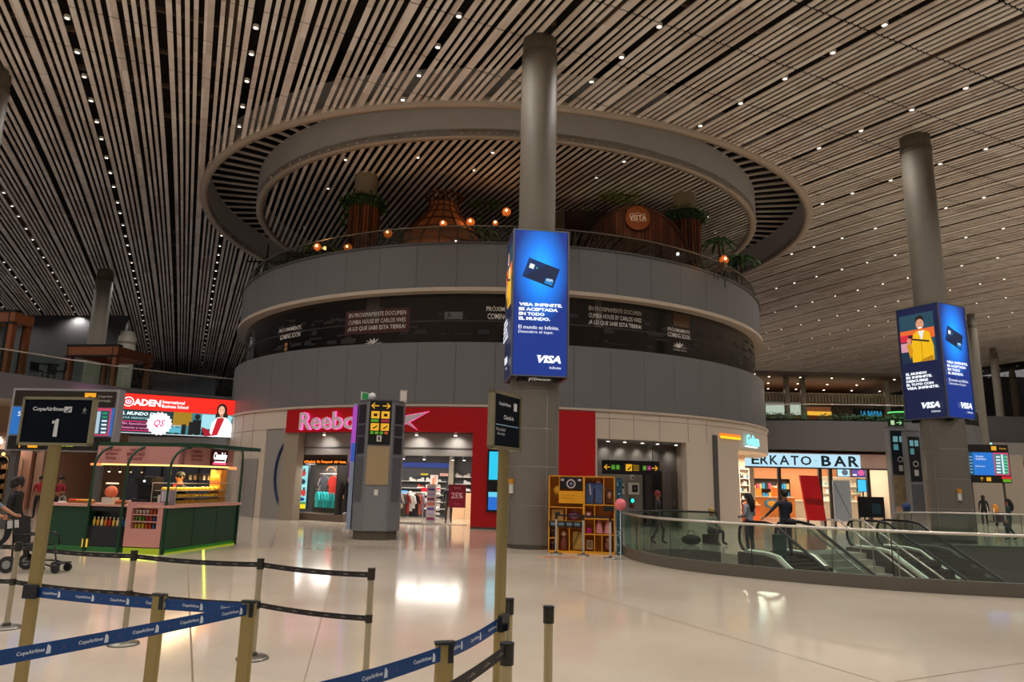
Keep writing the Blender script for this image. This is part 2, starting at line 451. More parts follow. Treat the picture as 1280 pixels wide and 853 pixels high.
lb = MB(); lb.bx(-2, 34, 4, 32, -5.1, -5, M('a8977e', .3, var=.05)); struct(lb, 'floor_lower_level')
jb = MB(); JM = M('7c6a55', .6)
def joint(p, q, wd=.012):
    a, b = PZ(*p), PZ(*q); d = (b-a); L = d.length; d.normalize(); n = Vector((-d.y, d.x, 0))*wd/2
    jb.add([a-n+Vector((0, 0, .002)), a+n+Vector((0, 0, .002)), b+n+Vector((0, 0, .002)), b-n+Vector((0, 0, .002))], [(0, 3, 2, 1)], JM)
joint((632, 713), (1100, 853)); joint((1120, 853), (1280, 829)); joint((234, 697), (241, 853), .02); joint((330, 757), (640, 742), .01)
joint((640, 742), (1060, 729), .008); joint((60, 770), (330, 757), .008); joint((380, 853), (425, 690), .008)
struct(jb, 'trim_1')

# ------------------------------------------------------------ slatted ceiling with the ring shaped light well
RO, RI = 19.1, 16.35
CMX, CMY = -.55, 46.5
cosA, sinA = cos(ANG), sin(ANG)
cs, ct = CMX*SX+CMY*SY, CMX*cosA+CMY*sinA
def slat_ceiling():
    P = .277; V = []; F = []
    # columns that pierce the ceiling are left to touch the slats
    def seg(t, s0, s1, wd):
        if s1-s0 < .05: return
        x0, y0 = st(s0, t); x1, y1 = st(s1, t)
        z0, z1 = zc(x0, y0), zc(x1, y1); h = .05; c, q = cosA*wd/2, sinA*wd/2
        b = len(V)
        for (x, y, z) in ((x0, y0, z0), (x1, y1, z1)):
            V.extend([(x-c, y-q, z), (x+c, y+q, z), (x+c, y+q, z+h), (x-c, y-q, z+h)])
        F.extend([(b, b+4, b+5, b+1), (b+1, b+5, b+6, b+2), (b+3, b+7, b+4, b), (b, b+1, b+2, b+3), (b+4, b+7, b+6, b+5)])
    i0 = int((-75-.75)/P); i1 = int((95)/P)
    for i in range(i0, i1):
        k = i % 11; t = .75+P*i
        if k == 0: continue                 # the dark gap that holds the lamps
        wd = .145
        if k == 5: wd = .31; t += P/2
        if k == 6: continue
        if k == 1: wd = .19; t -= .02
        if k == 10: wd = .19; t += .02
        s = -22.0+((i//11) % 2)*.0
        while s < 118:
            a, b = s+.035, s+3-.035; x, y = st((a+b)/2, t)
            if -76 < x < 96 and -22 < y < 112:
                dt = t-ct
                cuts = [(a, b)]
                if abs(dt) < RO:
                    ro = math.sqrt(RO*RO-dt*dt); ri = math.sqrt(RI*RI-dt*dt) if abs(dt) < RI else 0
                    cuts = [(a, min(b, cs-ro)), (max(a, cs+ro), b)]
                for c0, c1 in cuts:
                    if c1 > c0: seg(t, c0, c1, wd)
            s += 3
    for i in range(-44, 45):                # the even slats of the round middle field
        dt = .37*i
        if abs(dt) > RI-.3: continue
        ri = math.sqrt(RI*RI-dt*dt); s = cs-18
        while s < cs+18:
            a, b = max(s+.02, cs-ri), min(s+2.98, cs+ri)
            if b > a: seg(ct+dt, a, b, .165)
            s += 3
    me = bpy.data.meshes.new('ceiling'); me.from_pydata(V, [], F); me.update(); me.materials.append(SLAT)
    o = bpy.data.objects.new('ceiling', me); col.objects.link(o); tag(o, kind='structure')
slat_ceiling()
def polc(R, a, z=0): return Vector((CMX+R*sin(a), CMY-R*cos(a), z))
pb = MB()                                   # dark deck above the slats, with the frames that carry them
N = 30
for i in range(-8, 12):
    for j in range(-4, 13):
        q = [st(s, t) for s, t in ((j*10, i*10), (j*10+10, i*10), (j*10+10, i*10+10), (j*10, i*10+10))]
        cx_, cy_ = sum(p[0] for p in q)/4, sum(p[1] for p in q)/4
        pb.add([(x, y, zc(x, y)+3.2) for x, y in q], [(0, 1, 2, 3)], PLENUM)
for j in range(-3, 38):
    s = 3.0*j+1.5-.5; 
    for t0 in range(-70, 90, 10):
        if math.hypot(t0+5-ct, s-cs) < RO+6 and not math.hypot(t0+5-ct, s-cs) < RI-6: continue
        a, b = st(s, t0), st(s, t0+10); z = zc(*a)
        if not (-76 < a[0] < 96 and -22 < a[1] < 112): continue
        d = (SX*.04, SY*.04)
        pb.add([(a[0]-d[0], a[1]-d[1], z+.12), (b[0]-d[0], b[1]-d[1], zc(*b)+.12), (b[0]+d[0], b[1]+d[1], zc(*b)+.12), (a[0]+d[0], a[1]+d[1], z+.12),
                (a[0]-d[0], a[1]-d[1], z+.3), (b[0]-d[0], b[1]-d[1], zc(*b)+.3)], [(0, 1, 2, 3), (0, 4, 5, 1)], BEAM)
for t0 in range(-60, 90, 12):               # larger beams seen through the gaps
    for s0 in range(-20, 110, 10):
        if math.hypot(t0-ct, s0+5-cs) < RO+6: continue
        a, b = st(s0, t0), st(s0+10, t0)
        pb.add([(a[0]-.3, a[1], zc(*a)+1.2), (a[0]+.3, a[1], zc(*a)+1.2), (b[0]+.3, b[1], zc(*b)+1.2), (b[0]-.3, b[1], zc(*b)+1.2)], [(0, 1, 2, 3)], BEAM)
struct(pb, 'ceiling_deck')
wb = MB(); n = 120                          # the ring
WELLG = M('d2cfcc', .5, var=.05, scale=.8)
for i in range(n):
    a, b = 2*pi*i/n, 2*pi*(i+1)/n
    def Q(R, t, dz): p = polc(R, t); return Vector((p.x, p.y, zc(p.x, p.y)+dz))
    for (R0, R1, z0) in ((RO, RO+.42, -.12), (RI-.42, RI, -.12)):
        wb.add([Q(R0, a, z0), Q(R1, a, z0), Q(R1, b, z0), Q(R0, b, z0), Q(R0, a, .25), Q(R1, a, .25), Q(R1, b, .25), Q(R0, b, .25)],
               [(0, 1, 2, 3), (0, 3, 7, 4), (1, 5, 6, 2)], TRIM, True)
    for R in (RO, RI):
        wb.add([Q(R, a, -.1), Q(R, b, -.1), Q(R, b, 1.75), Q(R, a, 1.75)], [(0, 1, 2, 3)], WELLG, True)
        wb.add([Q(R, a, 1.75), Q(R, b, 1.75), Q(R, b, 3.8), Q(R, a, 3.8)], [(0, 1, 2, 3)], M('1c1e22', .4), True)  # upper well wall: shade above the fins put into its dark colour
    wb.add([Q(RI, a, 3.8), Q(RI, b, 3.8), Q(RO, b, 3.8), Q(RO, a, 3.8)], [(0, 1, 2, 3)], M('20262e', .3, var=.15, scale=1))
for i in range(112):
    a = 2*pi*i/112; da = .06/18
    P_ = [Q(RI, a-da, 1.65), Q(RO, a-da*.9, 1.65), Q(RO, a+da*.9, 1.65), Q(RI, a+da, 1.65)]
    P_ += [p+Vector((0, 0, .12)) for p in P_]
    wb.add(P_, [(0, 1, 2, 3), (0, 4, 5, 1), (2, 6, 7, 3)], M('cfc6bc', .5, var=.04))
struct(wb, 'ceiling_light_ring')
# the downlights: every lamp is a thing, only those the photo shows
dl_h = MB().lathe([(.075, 0), (.11, 0), (.11, .12)], (0, 0, 0), M('d8d2c8', .5), 12)
dl_l = MB().lathe([(.001, .02), (.075, .02)], (0, 0, 0), E('fff4e4', 9), 12)
first = None; cand = []
for i in range(-7, 36):
    t = .75+6.1*.5*i*1.0 if False else .75+6.094*i/2
    if i % 2 and i > -5: continue
    for j in range(60):
        s = 8.2+2.25*j+(.7 if i % 4 else 0)+rnd.uniform(-.25, .25)
        x, y = st(s, t); z = zc(x, y)
        if math.hypot(x-CMX, y-CMY) < RO+.6: continue
        q = proj((x, y, z))
        if not q or not (-5 < q[0] < 1285 and -5 < q[1] < 520): continue
        if 300 < q[0] < 952 and q[1] > 345: continue
        if q[0] < 165 and q[1] > 400: continue
        if abs(q[0]-672) < 26 or abs(math.hypot(x-.75, y-22.3)) < 1: continue
        cand.append((y, x, z))
for px, py in ((432, 200), (410, 236), (394, 262), (381, 285), (522, 197), (616, 191), (593, 213), (780, 202), (746, 222), (884, 271), (895, 291)):
    P = PY(px, py, 40)                       # sparse lamps in the middle field
    for _ in range(30): P = PY(px, py, P.y+(zc(P.x, P.y)-P.z)*1.2)
    cand.append((P.y, P.x, zc(P.x, P.y)))
cand.sort()
for y, x, z in cand[:290]:
    if first is None:
        first = thing('ceiling_downlight', 'small round white downlight glowing in a dark gap between the ceiling slats', 'ceiling light', (x, y, z), 0, 'downlights set in the slatted ceiling')
        hh_ = dl_h.build('housing', first); dl_l.build('lens', hh_); c = first
    else: c = copy_tree(first)
    c.location = (x, y, z-.02)

# ------------------------------------------------------------ the round building
def panels(mb, R0, R1, z0, z1, m, n, a0=-pi, a1=pi, gap=.014):
    for i in range(n):
        a = a0+(a1-a0)*i/n; b = a0+(a1-a0)*(i+1)/n
        mb.arc(R0, R1, a+gap/2/R1, b-gap/2/R1, z0, z1, m, 3)
g = MB(); panels(g, 16.15, 16.5, 5.12, 7.85, GREYP, 60); g.arc(16.1, 16.4, -pi, pi, 5.12, 7.85, GREYD, 120); struct(g, 'wall_round_building_middle')
g = MB(); g.arc(15.7, 16.05, -pi, pi, 7.85, 10.2, M('0e0d0e', .12, var=.3, scale=.7, spec=.6), 140)
struct(g, 'wall_round_building_band')
g = MB(); panels(g, 16.2, 16.45, 10.32, 12.35, GREYP, 56); g.arc(16.1, 16.3, -pi, pi, 10.2, 12.35, GREYD, 120); struct(g, 'wall_round_building_parapet')
g = MB(); g.arc(15.8, 16.58, -pi, pi, 10.15, 10.32, TRIM, 140); g.arc(15.9, 16.5, -pi, pi, 12.35, 12.45, GREYD, 120); struct(g, 'trim_2')
g = MB(); g.arc(.01, 16.1, -pi, pi, 11.7, 11.9, WOODD, 60); struct(g, 'floor_roof_terrace')
# things printed or reflected on the dark band
bb = MB(); RB = 16.07
BW = M('d2ccc4', .6)
for (px, py, t, wdt, hgt) in ((362, 411, 'PRÓXIMAMENTE', 1.9, .24), (362, 420, 'COMING SOON', 1.75, .24), (849, 413, 'PRÓXIMAMENTE', 1.5, .22), (849, 420, 'COMING SOON', 1.5, .22),
                              (632, 386, 'PRÓXIMAMENTE', 1.7, .26), (632, 396, 'COMING SOON', 1.6, .26)):
    a, z = PHI(px, py, RB); arc_art(bb, t, RB, a, z, wdt, hgt, BW, .01)
for px, py, kx in ((470, 400, 1.0), (770, 396, .9)):
    a, z = PHI(px, py, RB)
    if px == 470: bb.arc(16.05, 16.065, a-.105, a+.105, z-.62, z+.5, M('3c100d', .5), 6)
    for k, t in enumerate(('EN PROXIMAMENTE DOCUMEN', 'CUMBIA HOUSE BY CARLOS VIVES', '¡A LO QUE SABE ESTA TIERRA!')):
        arc_art(bb, t, RB+.005, a, z+.28-.33*k, 3.0*kx, .2+.04*(k == 2), BW, .01*(k == 2))
for px, py in ((467, 431), (850, 436)):
    a, z = PHI(px, py, RB)
    for k in range(7):
        q = -1.3+2.6*k/6; c, s_ = sin(q), cos(q)
        bb.add([pol(RB, a+(-.02*s_)/RB*1, z+.02), pol(RB, a+(c*.3-.07*s_)/RB, z+.17*s_), pol(RB, a+(c*.55)/RB, z+.32*s_), pol(RB, a+(c*.3+.07*s_)/RB, z+.17*s_+.03)], [(0, 1, 2, 3)], BW)
    arc_art(bb, 'CUMBIA HOUSE', RB, a, z-.08, .9, .09, BW)
a, z = PHI(567, 395, RB); bb.arc(RB, RB+.01, a-.026, a+.026, z-.16, z+.18, M('565150', .5), 3)
arc_art(bb, 'A', RB+.02, a-.012, z+.05, .18, .2, BLACK, .02)
rb = random.Random(3)
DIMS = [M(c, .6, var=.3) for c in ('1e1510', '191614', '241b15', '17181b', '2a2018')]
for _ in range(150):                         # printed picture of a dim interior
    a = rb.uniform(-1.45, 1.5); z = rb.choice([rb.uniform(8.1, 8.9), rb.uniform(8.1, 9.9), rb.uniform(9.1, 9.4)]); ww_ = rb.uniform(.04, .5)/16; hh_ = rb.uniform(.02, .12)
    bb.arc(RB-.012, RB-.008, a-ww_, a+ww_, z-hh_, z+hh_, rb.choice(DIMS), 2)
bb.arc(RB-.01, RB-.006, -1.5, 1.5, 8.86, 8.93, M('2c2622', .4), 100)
a, z = PHI(748, 395, RB); bb.arc(RB-.007, RB-.004, a-.01, a+.01, 8.9, 10.1, M('4a413a', .5), 2)
a, z = PHI(466, 395, RB); bb.arc(RB-.007, RB-.004, a-.022, a+.022, 8.9, 10.1, M('3b332e', .5), 2)
a, z = PHI(853, 388, RB); bb.arc(RB-.007, RB-.004, a-.04, a+.03, 9.4, 10.05, M('54391f', .6, var=.5), 4)
a, z = PHI(357, 438, RB)
for k in range(3): bb.arc(RB-.003, RB, a-.008, a+.008, z-.25+.22*k, z-.08+.22*k, M('a06a44', .6), 2)
tag(bb.build('mural_print'), 'long dim printed mural wrapping the black band of the round building', 'mural')

F_ = lambda px, py=640: PHI(px, py)[0]
PL, PO = F_(352), F_(370)
RL, RR = F_(362, 560), F_(741, 560)
O1, O2 = F_(372), F_(589)
AL, AR = F_(745), F_(857)
SH = F_(922)
g = MB()                                     # ground floor: pale wall with the openings
g.arc(16.2, 16.55, -pi, F_(328), 0, 5.1, WHITE); g.arc(16.2, 16.55, F_(328), F_(362), 4.15, 5.1, WHITE)
g.arc(16.2, 16.5, F_(328), PL, 0, 4.15, GREYL)
g.arc(16.2, 16.6, PL, PO, 0, 4.15, M('8f8270', .5, var=.08))
g.arc(16.2, 16.55, RL, RR, 4.98, 5.1, WHITE); g.arc(16.15, 16.2, RL, RR, 3.9, 5.0, GREYD)
g.arc(16.2, 16.55, F_(741), AL, 0, 5.1, WHITE)
g.arc(16.2, 16.55, AL, AR, 3.85, 5.1, WHITE); g.arc(16.2, 16.55, AR, F_(890), 0, 5.1, WHITE)
g.arc(16.2, 16.62, F_(890), F_(895), 0, 4.3, GREYD); g.arc(16.2, 16.55, F_(890), F_(895), 4.3, 5.1, WHITE)
g.arc(16.2, 16.55, F_(895), SH, 0, 5.1, WHITE)
g.arc(16.2, 16.55, SH, SH+.75, 3.75, 5.1, WHITE); g.arc(16.2, 16.55, SH+.75, pi, 0, 5.1, WHITE)
g.arc(12, 16.5, SH, SH+.75, 3.7, 3.75, M('ffe9d0', .5))
g.arc(16.5, 16.62, -pi, pi, 5.02, 5.12, TRIM, 120)
g.arc(16.1, 16.25, -pi, F_(328), 3.98, 4.0, GREYD, 60)
struct(g, 'wall_round_building_ground')
def groove(a, z0=0, z1=5.0, wd=.012): gr.arc(16.55, 16.558, a-wd/16.5, a+wd/16.5, z0, z1, M('8a7f70', .6), 1)
gr = MB()
for k in range(14): groove(F_(328)-.085*(k+1))
for px in (760, 790, 822, 857, 880): groove(F_(px, 535), 3.9)
gr.arc(16.55, 16.56, -1.6, F_(328), 4.1, 4.13, M('8a7f70', .6)); gr.arc(16.55, 16.56, F_(741), 1.5, 4.72, 4.74, M('8a7f70', .6))
struct(gr, 'trim_3')
g = MB(); g.arc(16.1, 16.7, RL, O2, 3.93, 4.97, RED); g.arc(16.1, 16.7, O2, RR, 0.08, 4.97, RED); g.arc(16.1, 16.66, O2, RR, 0, .08, DSTEEL)
tag(g.build('store_portal'), 'large red portal framing the clothing shop in the round building', 'shopfront')
# grey service door on the left and its blue arc decoration
d1 = MB(); d1.arc(16.56, 16.6, F_(300), F_(321), 0, 2.75, GREYL)
o = struct(d1, 'door_1'); h_ = MB(); a = F_(307); h_.tube([pol(16.68, a, .95), pol(16.68, a, 1.3)], .02, STEEL); h_.build('door_handle', o)
ab = MB(); a, z = PHI(367, 596, 16.52)
P = [pol(16.53, a+1.35/16.53*cos(q)*1.0, 2.05+1.75*sin(q)) for q in [pi-1.0+2.0*k/24 for k in range(25)]]
ab.tube(P, .07, M('1b2a4e', .4), 8); tag(ab.build('wall_arc_decoration'), 'dark blue curved stripe on the grey panel left of the clothing shop', 'wall decoration')
ex = MB(); ex.box((0, 0, 0), (.6, .05, .22), M('0f3a22', .5)); o = ex.build('exit_sign'); p = PY(303, 558, 39); o.location = p
tag(o, 'small dark green exit sign above the grey service door', 'sign')

# red fascia lettering
lt = MB(); a0, z0 = PHI(405, 531, 16.75); PK = M('c9b6bd', .4); PKE = E('ff5fb4', 1.6)
aL, aR = PHI(376, 531, 16.75)[0], PHI(464, 531, 16.75)[0]
arc_art(lt, 'Reebok', 16.86, (aL+aR)/2, 4.42, (aR-aL)*16.86, .78, M('d8c8cc', .4), .022, back=PKE, depth=.1)
tag(lt.build('shop_lettering'), 'grey shop name letters with pink glowing edges on red fascia', 'sign lettering')
vg = MB(); aV = PHI(500, 528, 16.75)[0]
for off, mm, R in ((.03, PKE, 16.74), (0, PK, 16.8)):
    def V_(px, py): a, z = PHI(px, py, 16.75); return a, z
    def tri_(pts):
        q = [V_(*p) for p in pts]; ca = sum(v[0] for v in q)/len(q); cz = sum(v[1] for v in q)/len(q)
        vg.add([pol(R, ca+(v[0]-ca)*(1+off*3), cz+(v[1]-cz)*(1+off*5)) for v in q]+[pol(R-.05, ca+(v[0]-ca)*(1+off*3), cz+(v[1]-cz)*(1+off*5)) for v in q],
               [tuple(range(len(q))), *[(i, (i+1) % len(q), len(q)+(i+1) % len(q), len(q)+i) for i in range(len(q))]], mm)
    tri_([(501, 521), (535, 515.5), (515, 526), (507, 530)]); tri_([(501, 523), (514, 530), (521, 537), (510, 531)])
tag(vg.build('vector_logo'), 'grey winged emblem with pink edge on the red fascia', 'logo')

# ------------------------------------------------------------ left wing: terrace with glass rail, walls, shops below
LF = [(-30, 18), (-25.6, 26), (-23.2, 31.5), (-20.6, 36.2), (-17.6, 39), (-14.9, 40.8)]
LFS = smooth(LF, 2)
def ribbon(mb, P, z0, z1, m, th=.3, side=1):
    n = []
    for i, p in enumerate(P):
        a, b = Vector(P[max(i-1, 0)]), Vector(P[min(i+1, len(P)-1)]); d = (b-a).normalized(); n.append(Vector((-d.y, d.x))*th*side)
    for i in range(len(P)-1):
        a, b = P[i], P[i+1]; a2, b2 = Vector(a)+n[i], Vector(b)+n[i+1]
        vs = [(a[0], a[1], z0), (b[0], b[1], z0), (b[0], b[1], z1), (a[0], a[1], z1), (a2[0], a2[1], z0), (b2[0], b2[1], z0), (b2[0], b2[1], z1), (a2[0], a2[1], z1)]
        mb.add(vs, [(0, 1, 2, 3), (5, 4, 7, 6), (3, 2, 6, 7), (1, 0, 4, 5)], m)
    for i in (0, len(P)-1):
        a = P[i]; a2 = Vector(a)+n[i]
        mb.add([(a[0], a[1], z0), (a2[0], a2[1], z0), (a2[0], a2[1], z1), (a[0], a[1], z1)], [(0, 1, 2, 3)], m)
g = MB(); ribbon(g, LFS, 5.15, 6.3, GREYP, .35); 
g.add([(x, y, 6.25) for x, y in LFS]+[(-14.9, 110, 6.25), (-70, 110, 6.25), (-70, 18, 6.25)], [tuple(range(len(LFS)+3))], GREYD)
g.add([(x, y, 5.2) for x, y in LFS]+[(-14.9, 110, 5.2), (-70, 110, 5.2), (-70, 18, 5.2)], [tuple(range(len(LFS)+3))[::-1]], WHITE)
struct(g, 'floor_left_terrace')
def balustrade(name, label, P, z0, z1, curb=None, curb_h=.26, step=4, handm=STEEL, glassm=GLASS, zbot=None, group=None):
    t = thing(name, label, 'balustrade', (P[0][0], P[0][1], z0), 0, group)
    Q = [(p[0]-P[0][0], p[1]-P[0][1]) for p in P]
    if curb: c = MB(); ribbon(c, Q, -.02, curb_h, curb, .16, 1); c.build('curb', t)
    b = curb_h if curb else (zbot if zbot is not None else .0)
    nrm = .07
    for i in range(0, len(Q)-1, step):
        seg_ = Q[i:i+step+1]; gb = MB()
        if len(seg_) > 1:
            d0 = Vector(seg_[1])-Vector(seg_[0]); dl = Vector(seg_[-1])-Vector(seg_[-2])
            s_ = [tuple(Vector(seg_[0])+d0.normalized()*.02)]+seg_[1:-1]+[tuple(Vector(seg_[-1])-dl.normalized()*.02)]
            off = []
            for k, p in enumerate(s_):
                a, c_ = Vector(s_[max(k-1, 0)]), Vector(s_[min(k+1, len(s_)-1)]); d = (c_-a).normalized(); off.append((p[0]-d.y*nrm, p[1]+d.x*nrm))
            gb.add([(x, y, b) for x, y in off]+[(x, y, z1-z0-.02) for x, y in off], [(k, k+1, len(off)+k+1, len(off)+k) for k in range(len(off)-1)], glassm)
            gb_o = gb.build('glass_panel', t)
            if i: e = MB(); gpo = gb_o; e.tube([(off[0][0], off[0][1], b), (off[0][0], off[0][1], z1-z0-.03)], .012, M('26302c', .3), 5); e.build('panel_joint', gpo)
    hb = MB(); hb.tube([(x-0, y+.07, z1-z0) for x, y in Q], .032, handm, 8); hb.build('handrail', t)
    return t
balustrade('glass_balustrade', 'glass balustrade with pale steel rail along the left upper terrace', LFS, 6.3, 7.35, step=5)
g = MB()
g.bx(-70, -39, 69.6, 70, 6.2, 18.5, GREYD); g.bx(-70, -39, 69.4, 69.6, 6.2, 10.4, WHITE); g.bx(-46, -38, 90, 90.3, 6.2, 14.6, M('6a6c7c', .5)); g.bx(-38, -14, 96, 96.3, 6.2, 9.2, M('4a5a56', .5))
struct(g, 'wall_left_terrace')
g = MB(); g.bx(-80, 100, 111.5, 112, -1, 20, GREYD); struct(g, 'wall_back')
g = MB(); g.bx(-80.3, -80, -25, 112, -1, 20, GREYD); struct(g, 'wall_left')
g = MB(); g.bx(100, 100.3, -25, 112, -1, 20, GREYD); struct(g, 'wall_right')
g = MB()                                     # ground storey wall under the terrace
PW = [(-34, 22), (-29, 29), (-27.2, 33.5)]
ribbon(g, PW, 0, 5.2, WHITE, .3)
g.bx(-27.4, -24.4, 37.2, 37.6, 2.9, 5.2, M('caa98f', .5)); g.bx(-27.4, -17, 42, 42.3, 0, 5.2, M('b5967c', .5)); g.bx(-17, -13, 44.3, 44.6, 0, 5.2, M('8d93a0', .4))
g.bx(-24.6, -24.2, 37.2, 42.2, 0, 5.2, M('c79b84', .5)); g.bx(-27.6, -27.2, 33.5, 42.2, 0, 5.2, M('6a5548', .6))
struct(g, 'wall_left_ground')
# glazing behind the kiosk
g = MB(); gm = M('6a7488', .25, var=.15, scale=.6)
for i in range(9):
    x = -22+i*1.06; g.bx(x, x+1.0, 41.2, 41.26, 0.1, 4.6, gm); g.bx(x+1.0, x+1.06, 41.1, 41.3, 0, 4.6, M('3a3d44', .4))
g.bx(-22, -13.4, 41.0, 41.3, 3.6, 4.0, M('c7ccd6', .4)); g.bx(-22, -13.4, 40.8, 41.3, 4.5, 5.2, M('9a9ba0', .4))
struct(g, 'window_1')
# far left boutique: lit sign, rounded arches and dark shelves
t = thing('boutique_front', 'small lit boutique front at the far left with pink beige frame and shelves', 'shopfront', (-26.2, 37.0, 0))
g = MB(); g.bx(-1.2, .9, 0, .1, 2.55, 3.0, M('1d1512', .5)); g.bx(-1.2, .9, .3, .5, 0, 2.5, M('2a211d', .6)); g.bx(-1.2, .9, 0, .08, 3.0, 3.9, M('d8b49c', .4)); g.bx(.9, 1.5, 0, .3, 0, 3.9, M('c48e78', .4)); g.build('facade', t)
ar = Art(FR((-.25, -.02, 3.45))); ar.text('Carlub & C', 0, 0, 1.7, .36, E('fff2dc', 2.2), .03); ar.build('lit_sign', t)
g = MB()
for k in range(3):
    x = -1.0+.75*k; g.tube([(x, -.1, .2), (x, -.1, 2.3)]+[(x+.33-.33*cos(q), -.1, 2.3+.35*sin(q)) for q in [pi*i/8 for i in range(9)]]+[(x+.66, -.1, .2)], .03, GOLD, 6)
    g.ball((x+.33, -.1, 2.75), .09, E('ffc070', 2), 8, 6)
g.build('arch_frames', t)
g = MB()
for z in (.5, 1.0, 1.5, 2.0):
    g.bx(-1.2, .9, -.1, .3, z-.03, z, M('6a3a22', .5))
    for k in range(16): g.bx(-1.15+.13*k, -1.07+.13*k, 0, .2, z, z+.2+.05*(k % 3), rnd.choice([M('d8c090', .5), M('b59060', .5), M('4a3a2a', .5), M('c0885a', .5)]))
g.build('stocked_shelves', t); area((-26, 36, 3.2), 2, .4, 25, tgt=(-26, 37.2, 1))

# the big red advertising screen over the shops
t = thing('advertising_screen', 'wide red lit advertising screen hanging under the left terrace', 'screen')
a, b = PY(147, 491, 35.5), PY(302, 499, 38.4); ang = math.atan2(b.y-a.y, b.x-a.x); Wd = (b-a).length; Hh = 2.0
t.location = (a.x, a.y, a.z-Hh); t.rotation_euler = (0, 0, ang)
g = MB(); g.bx(-.05, Wd+.05, .02, .25, -.05, Hh+.05, M('2a2a2e', .4)); g.build('casing', t)
A = Art(FR((0, 0, 0)), .004); W_ = Wd
A.rect(0, 0, W_, Hh, E('123a40', .9)); A.rect(W_*.45, 0, W_, Hh*.6, E('3f7f88', 1.0)); A.rect(W_*.45, Hh*.25, W_*.6, Hh*.6, E('b0861c', .9))
for k in range(7): A.rect(W_*(.47+.055*k), 0, W_*(.47+.055*k)+.2, Hh*(.22+.07*(k % 3)), E('141c22', .6))
A.ell(W_*.645, Hh*.5, .13, .15, E('2a2220', .5)); A.rect(W_*.61, Hh*.05, W_*.68, Hh*.42, E('10141c', .5)); A.rect(W_*.68, Hh*.2, W_*.98, Hh*.58, E('9fdbe6', 1.1)); A.rect(W_*.93, 0, W_*.99, Hh*.5, E('22343a', .5))
A.rect(0, Hh*.6, W_, Hh, E('fb2417', 1.2)); A.rect(0, 0, W_, Hh*.02, E('d8e0e4', 1))
A.ring(W_*.09, Hh*.79, .2, .25, E('ffffff', 1.3)); A.ell(W_*.09, Hh*.79, .14, .12, E('ffffff', 1.2)); A.ring(W_*.09, Hh*.8, .04, .09, E('f0508c', 1.2))
A.text('ADEN', W_*.235, Hh*.79, W_*.21, Hh*.17, E('ffffff', 1.4), .04)
A.text('International', W_*.44, Hh*.84, W_*.175, Hh*.085, E('ffffff', 1.3), .02); A.text('Business School', W_*.455, Hh*.73, W_*.21, Hh*.085, E('ffffff', 1.3), .02)
A.text('EL MUNDO ES', W_*.17, Hh*.50, W_*.27, Hh*.085, E('eaffff', 1.3), .03, .2); A.text('¡ESTÁ PERMITIDO', W_*.16, Hh*.385, W_*.25, Hh*.075, E('bfe8ee', 1.1), .0, .2)
A.rect(W_*.04, Hh*.06, W_*.33, Hh*.31, E('e02a6a', 1.1)); A.rect(W_*.045, Hh*.08, W_*.325, Hh*.29, E('5a1038', .9))
A.text('MBA, Especializaciones', W_*.17, Hh*.235, W_*.24, Hh*.07, E('f0a0c8', 1.2)); A.text('Maestrías y cursos', W_*.16, Hh*.135, W_*.22, Hh*.07, E('f0a0c8', 1.2))
A.rect(W_*.42, Hh*.06, W_*.52, Hh*.2, E('5fb8cc', 1)); A.text('Bogotá', W_*.47, Hh*.24, W_*.09, .12, E('ffffff', 1))
# woman with long hair, red top and white blazer
x = W_*.84
A.ell(x, Hh*.72, .26, .34, E('2c1a14', .6)); A.ell(x-.18, Hh*.55, .12, .2, E('38221a', .6)); A.ell(x+.2, Hh*.55, .12, .24, E('38221a', .6))
A.poly([(x-.55, 0), (x-.45, Hh*.36), (x-.2, Hh*.52), (x+.25, Hh*.52), (x+.55, Hh*.36), (x+.6, 0)], E('f4fbfb', 1.3))
A.poly([(x-.2, Hh*.5), (x+.16, Hh*.5), (x-.12, Hh*.05), (x-.42, Hh*.02)], E('d01a2c', 1)); A.ell(x-.02, Hh*.7, .16, .25, E('f0b494', 1.1)); A.poly([(x-.1, Hh*.6), (x+.08, Hh*.6), (x+.06, Hh*.5), (x-.06, Hh*.5)], E('d89878', 1))
A.ell(x-.08, Hh*.73, .02, .02, E('221818', .4)); A.ell(x+.05, Hh*.73, .02, .02, E('221818', .4)); A.ell(x-.02, Hh*.635, .05, .02, E('ffffff', 1))
A.poly([(x-.95, Hh*.25), (x-.6, Hh*.18), (x-.4, Hh*.02), (x-.75, 0)], E('b01028', .9))
# scalloped round seal
cx_, cy_ = W_*.345, Hh*.27
P = []
for k in range(72):
    q = 2*pi*k/72; r = .56+(.035 if k % 4 < 2 else -.02); P.append((cx_+r*cos(q), cy_+r*sin(q)))
A.poly(P, E('ffffff', 1.25)); A.ring(cx_, cy_, .42, .435, E('f08cb8', 1.1)); A.text('QS', cx_, cy_, .5, .42, E('e8328c', 1.1), .02, .3)
for k in range(24):
    q = 2*pi*k/24; A.ell(cx_+.48*cos(q), cy_+.48*sin(q), .022, .022, E('f08cb8', 1.1), 6)
A.build('picture', t)
# a pink glow lamp at the screen's ends (wall mounted neon dots)
for px, Y in ((114, 35.0), (298, 38.3)):
    p = PY(px, 494 if px < 200 else 512, Y)
    d = bpy.data.lights.new('screen_spill', 'POINT'); d.energy = 10; d.color = (1, .3, .8); d.shadow_soft_size = .05
    o = bpy.data.objects.new('screen_spill', d); col.objects.link(o); o.location = p+Vector((0, -.25, 0))

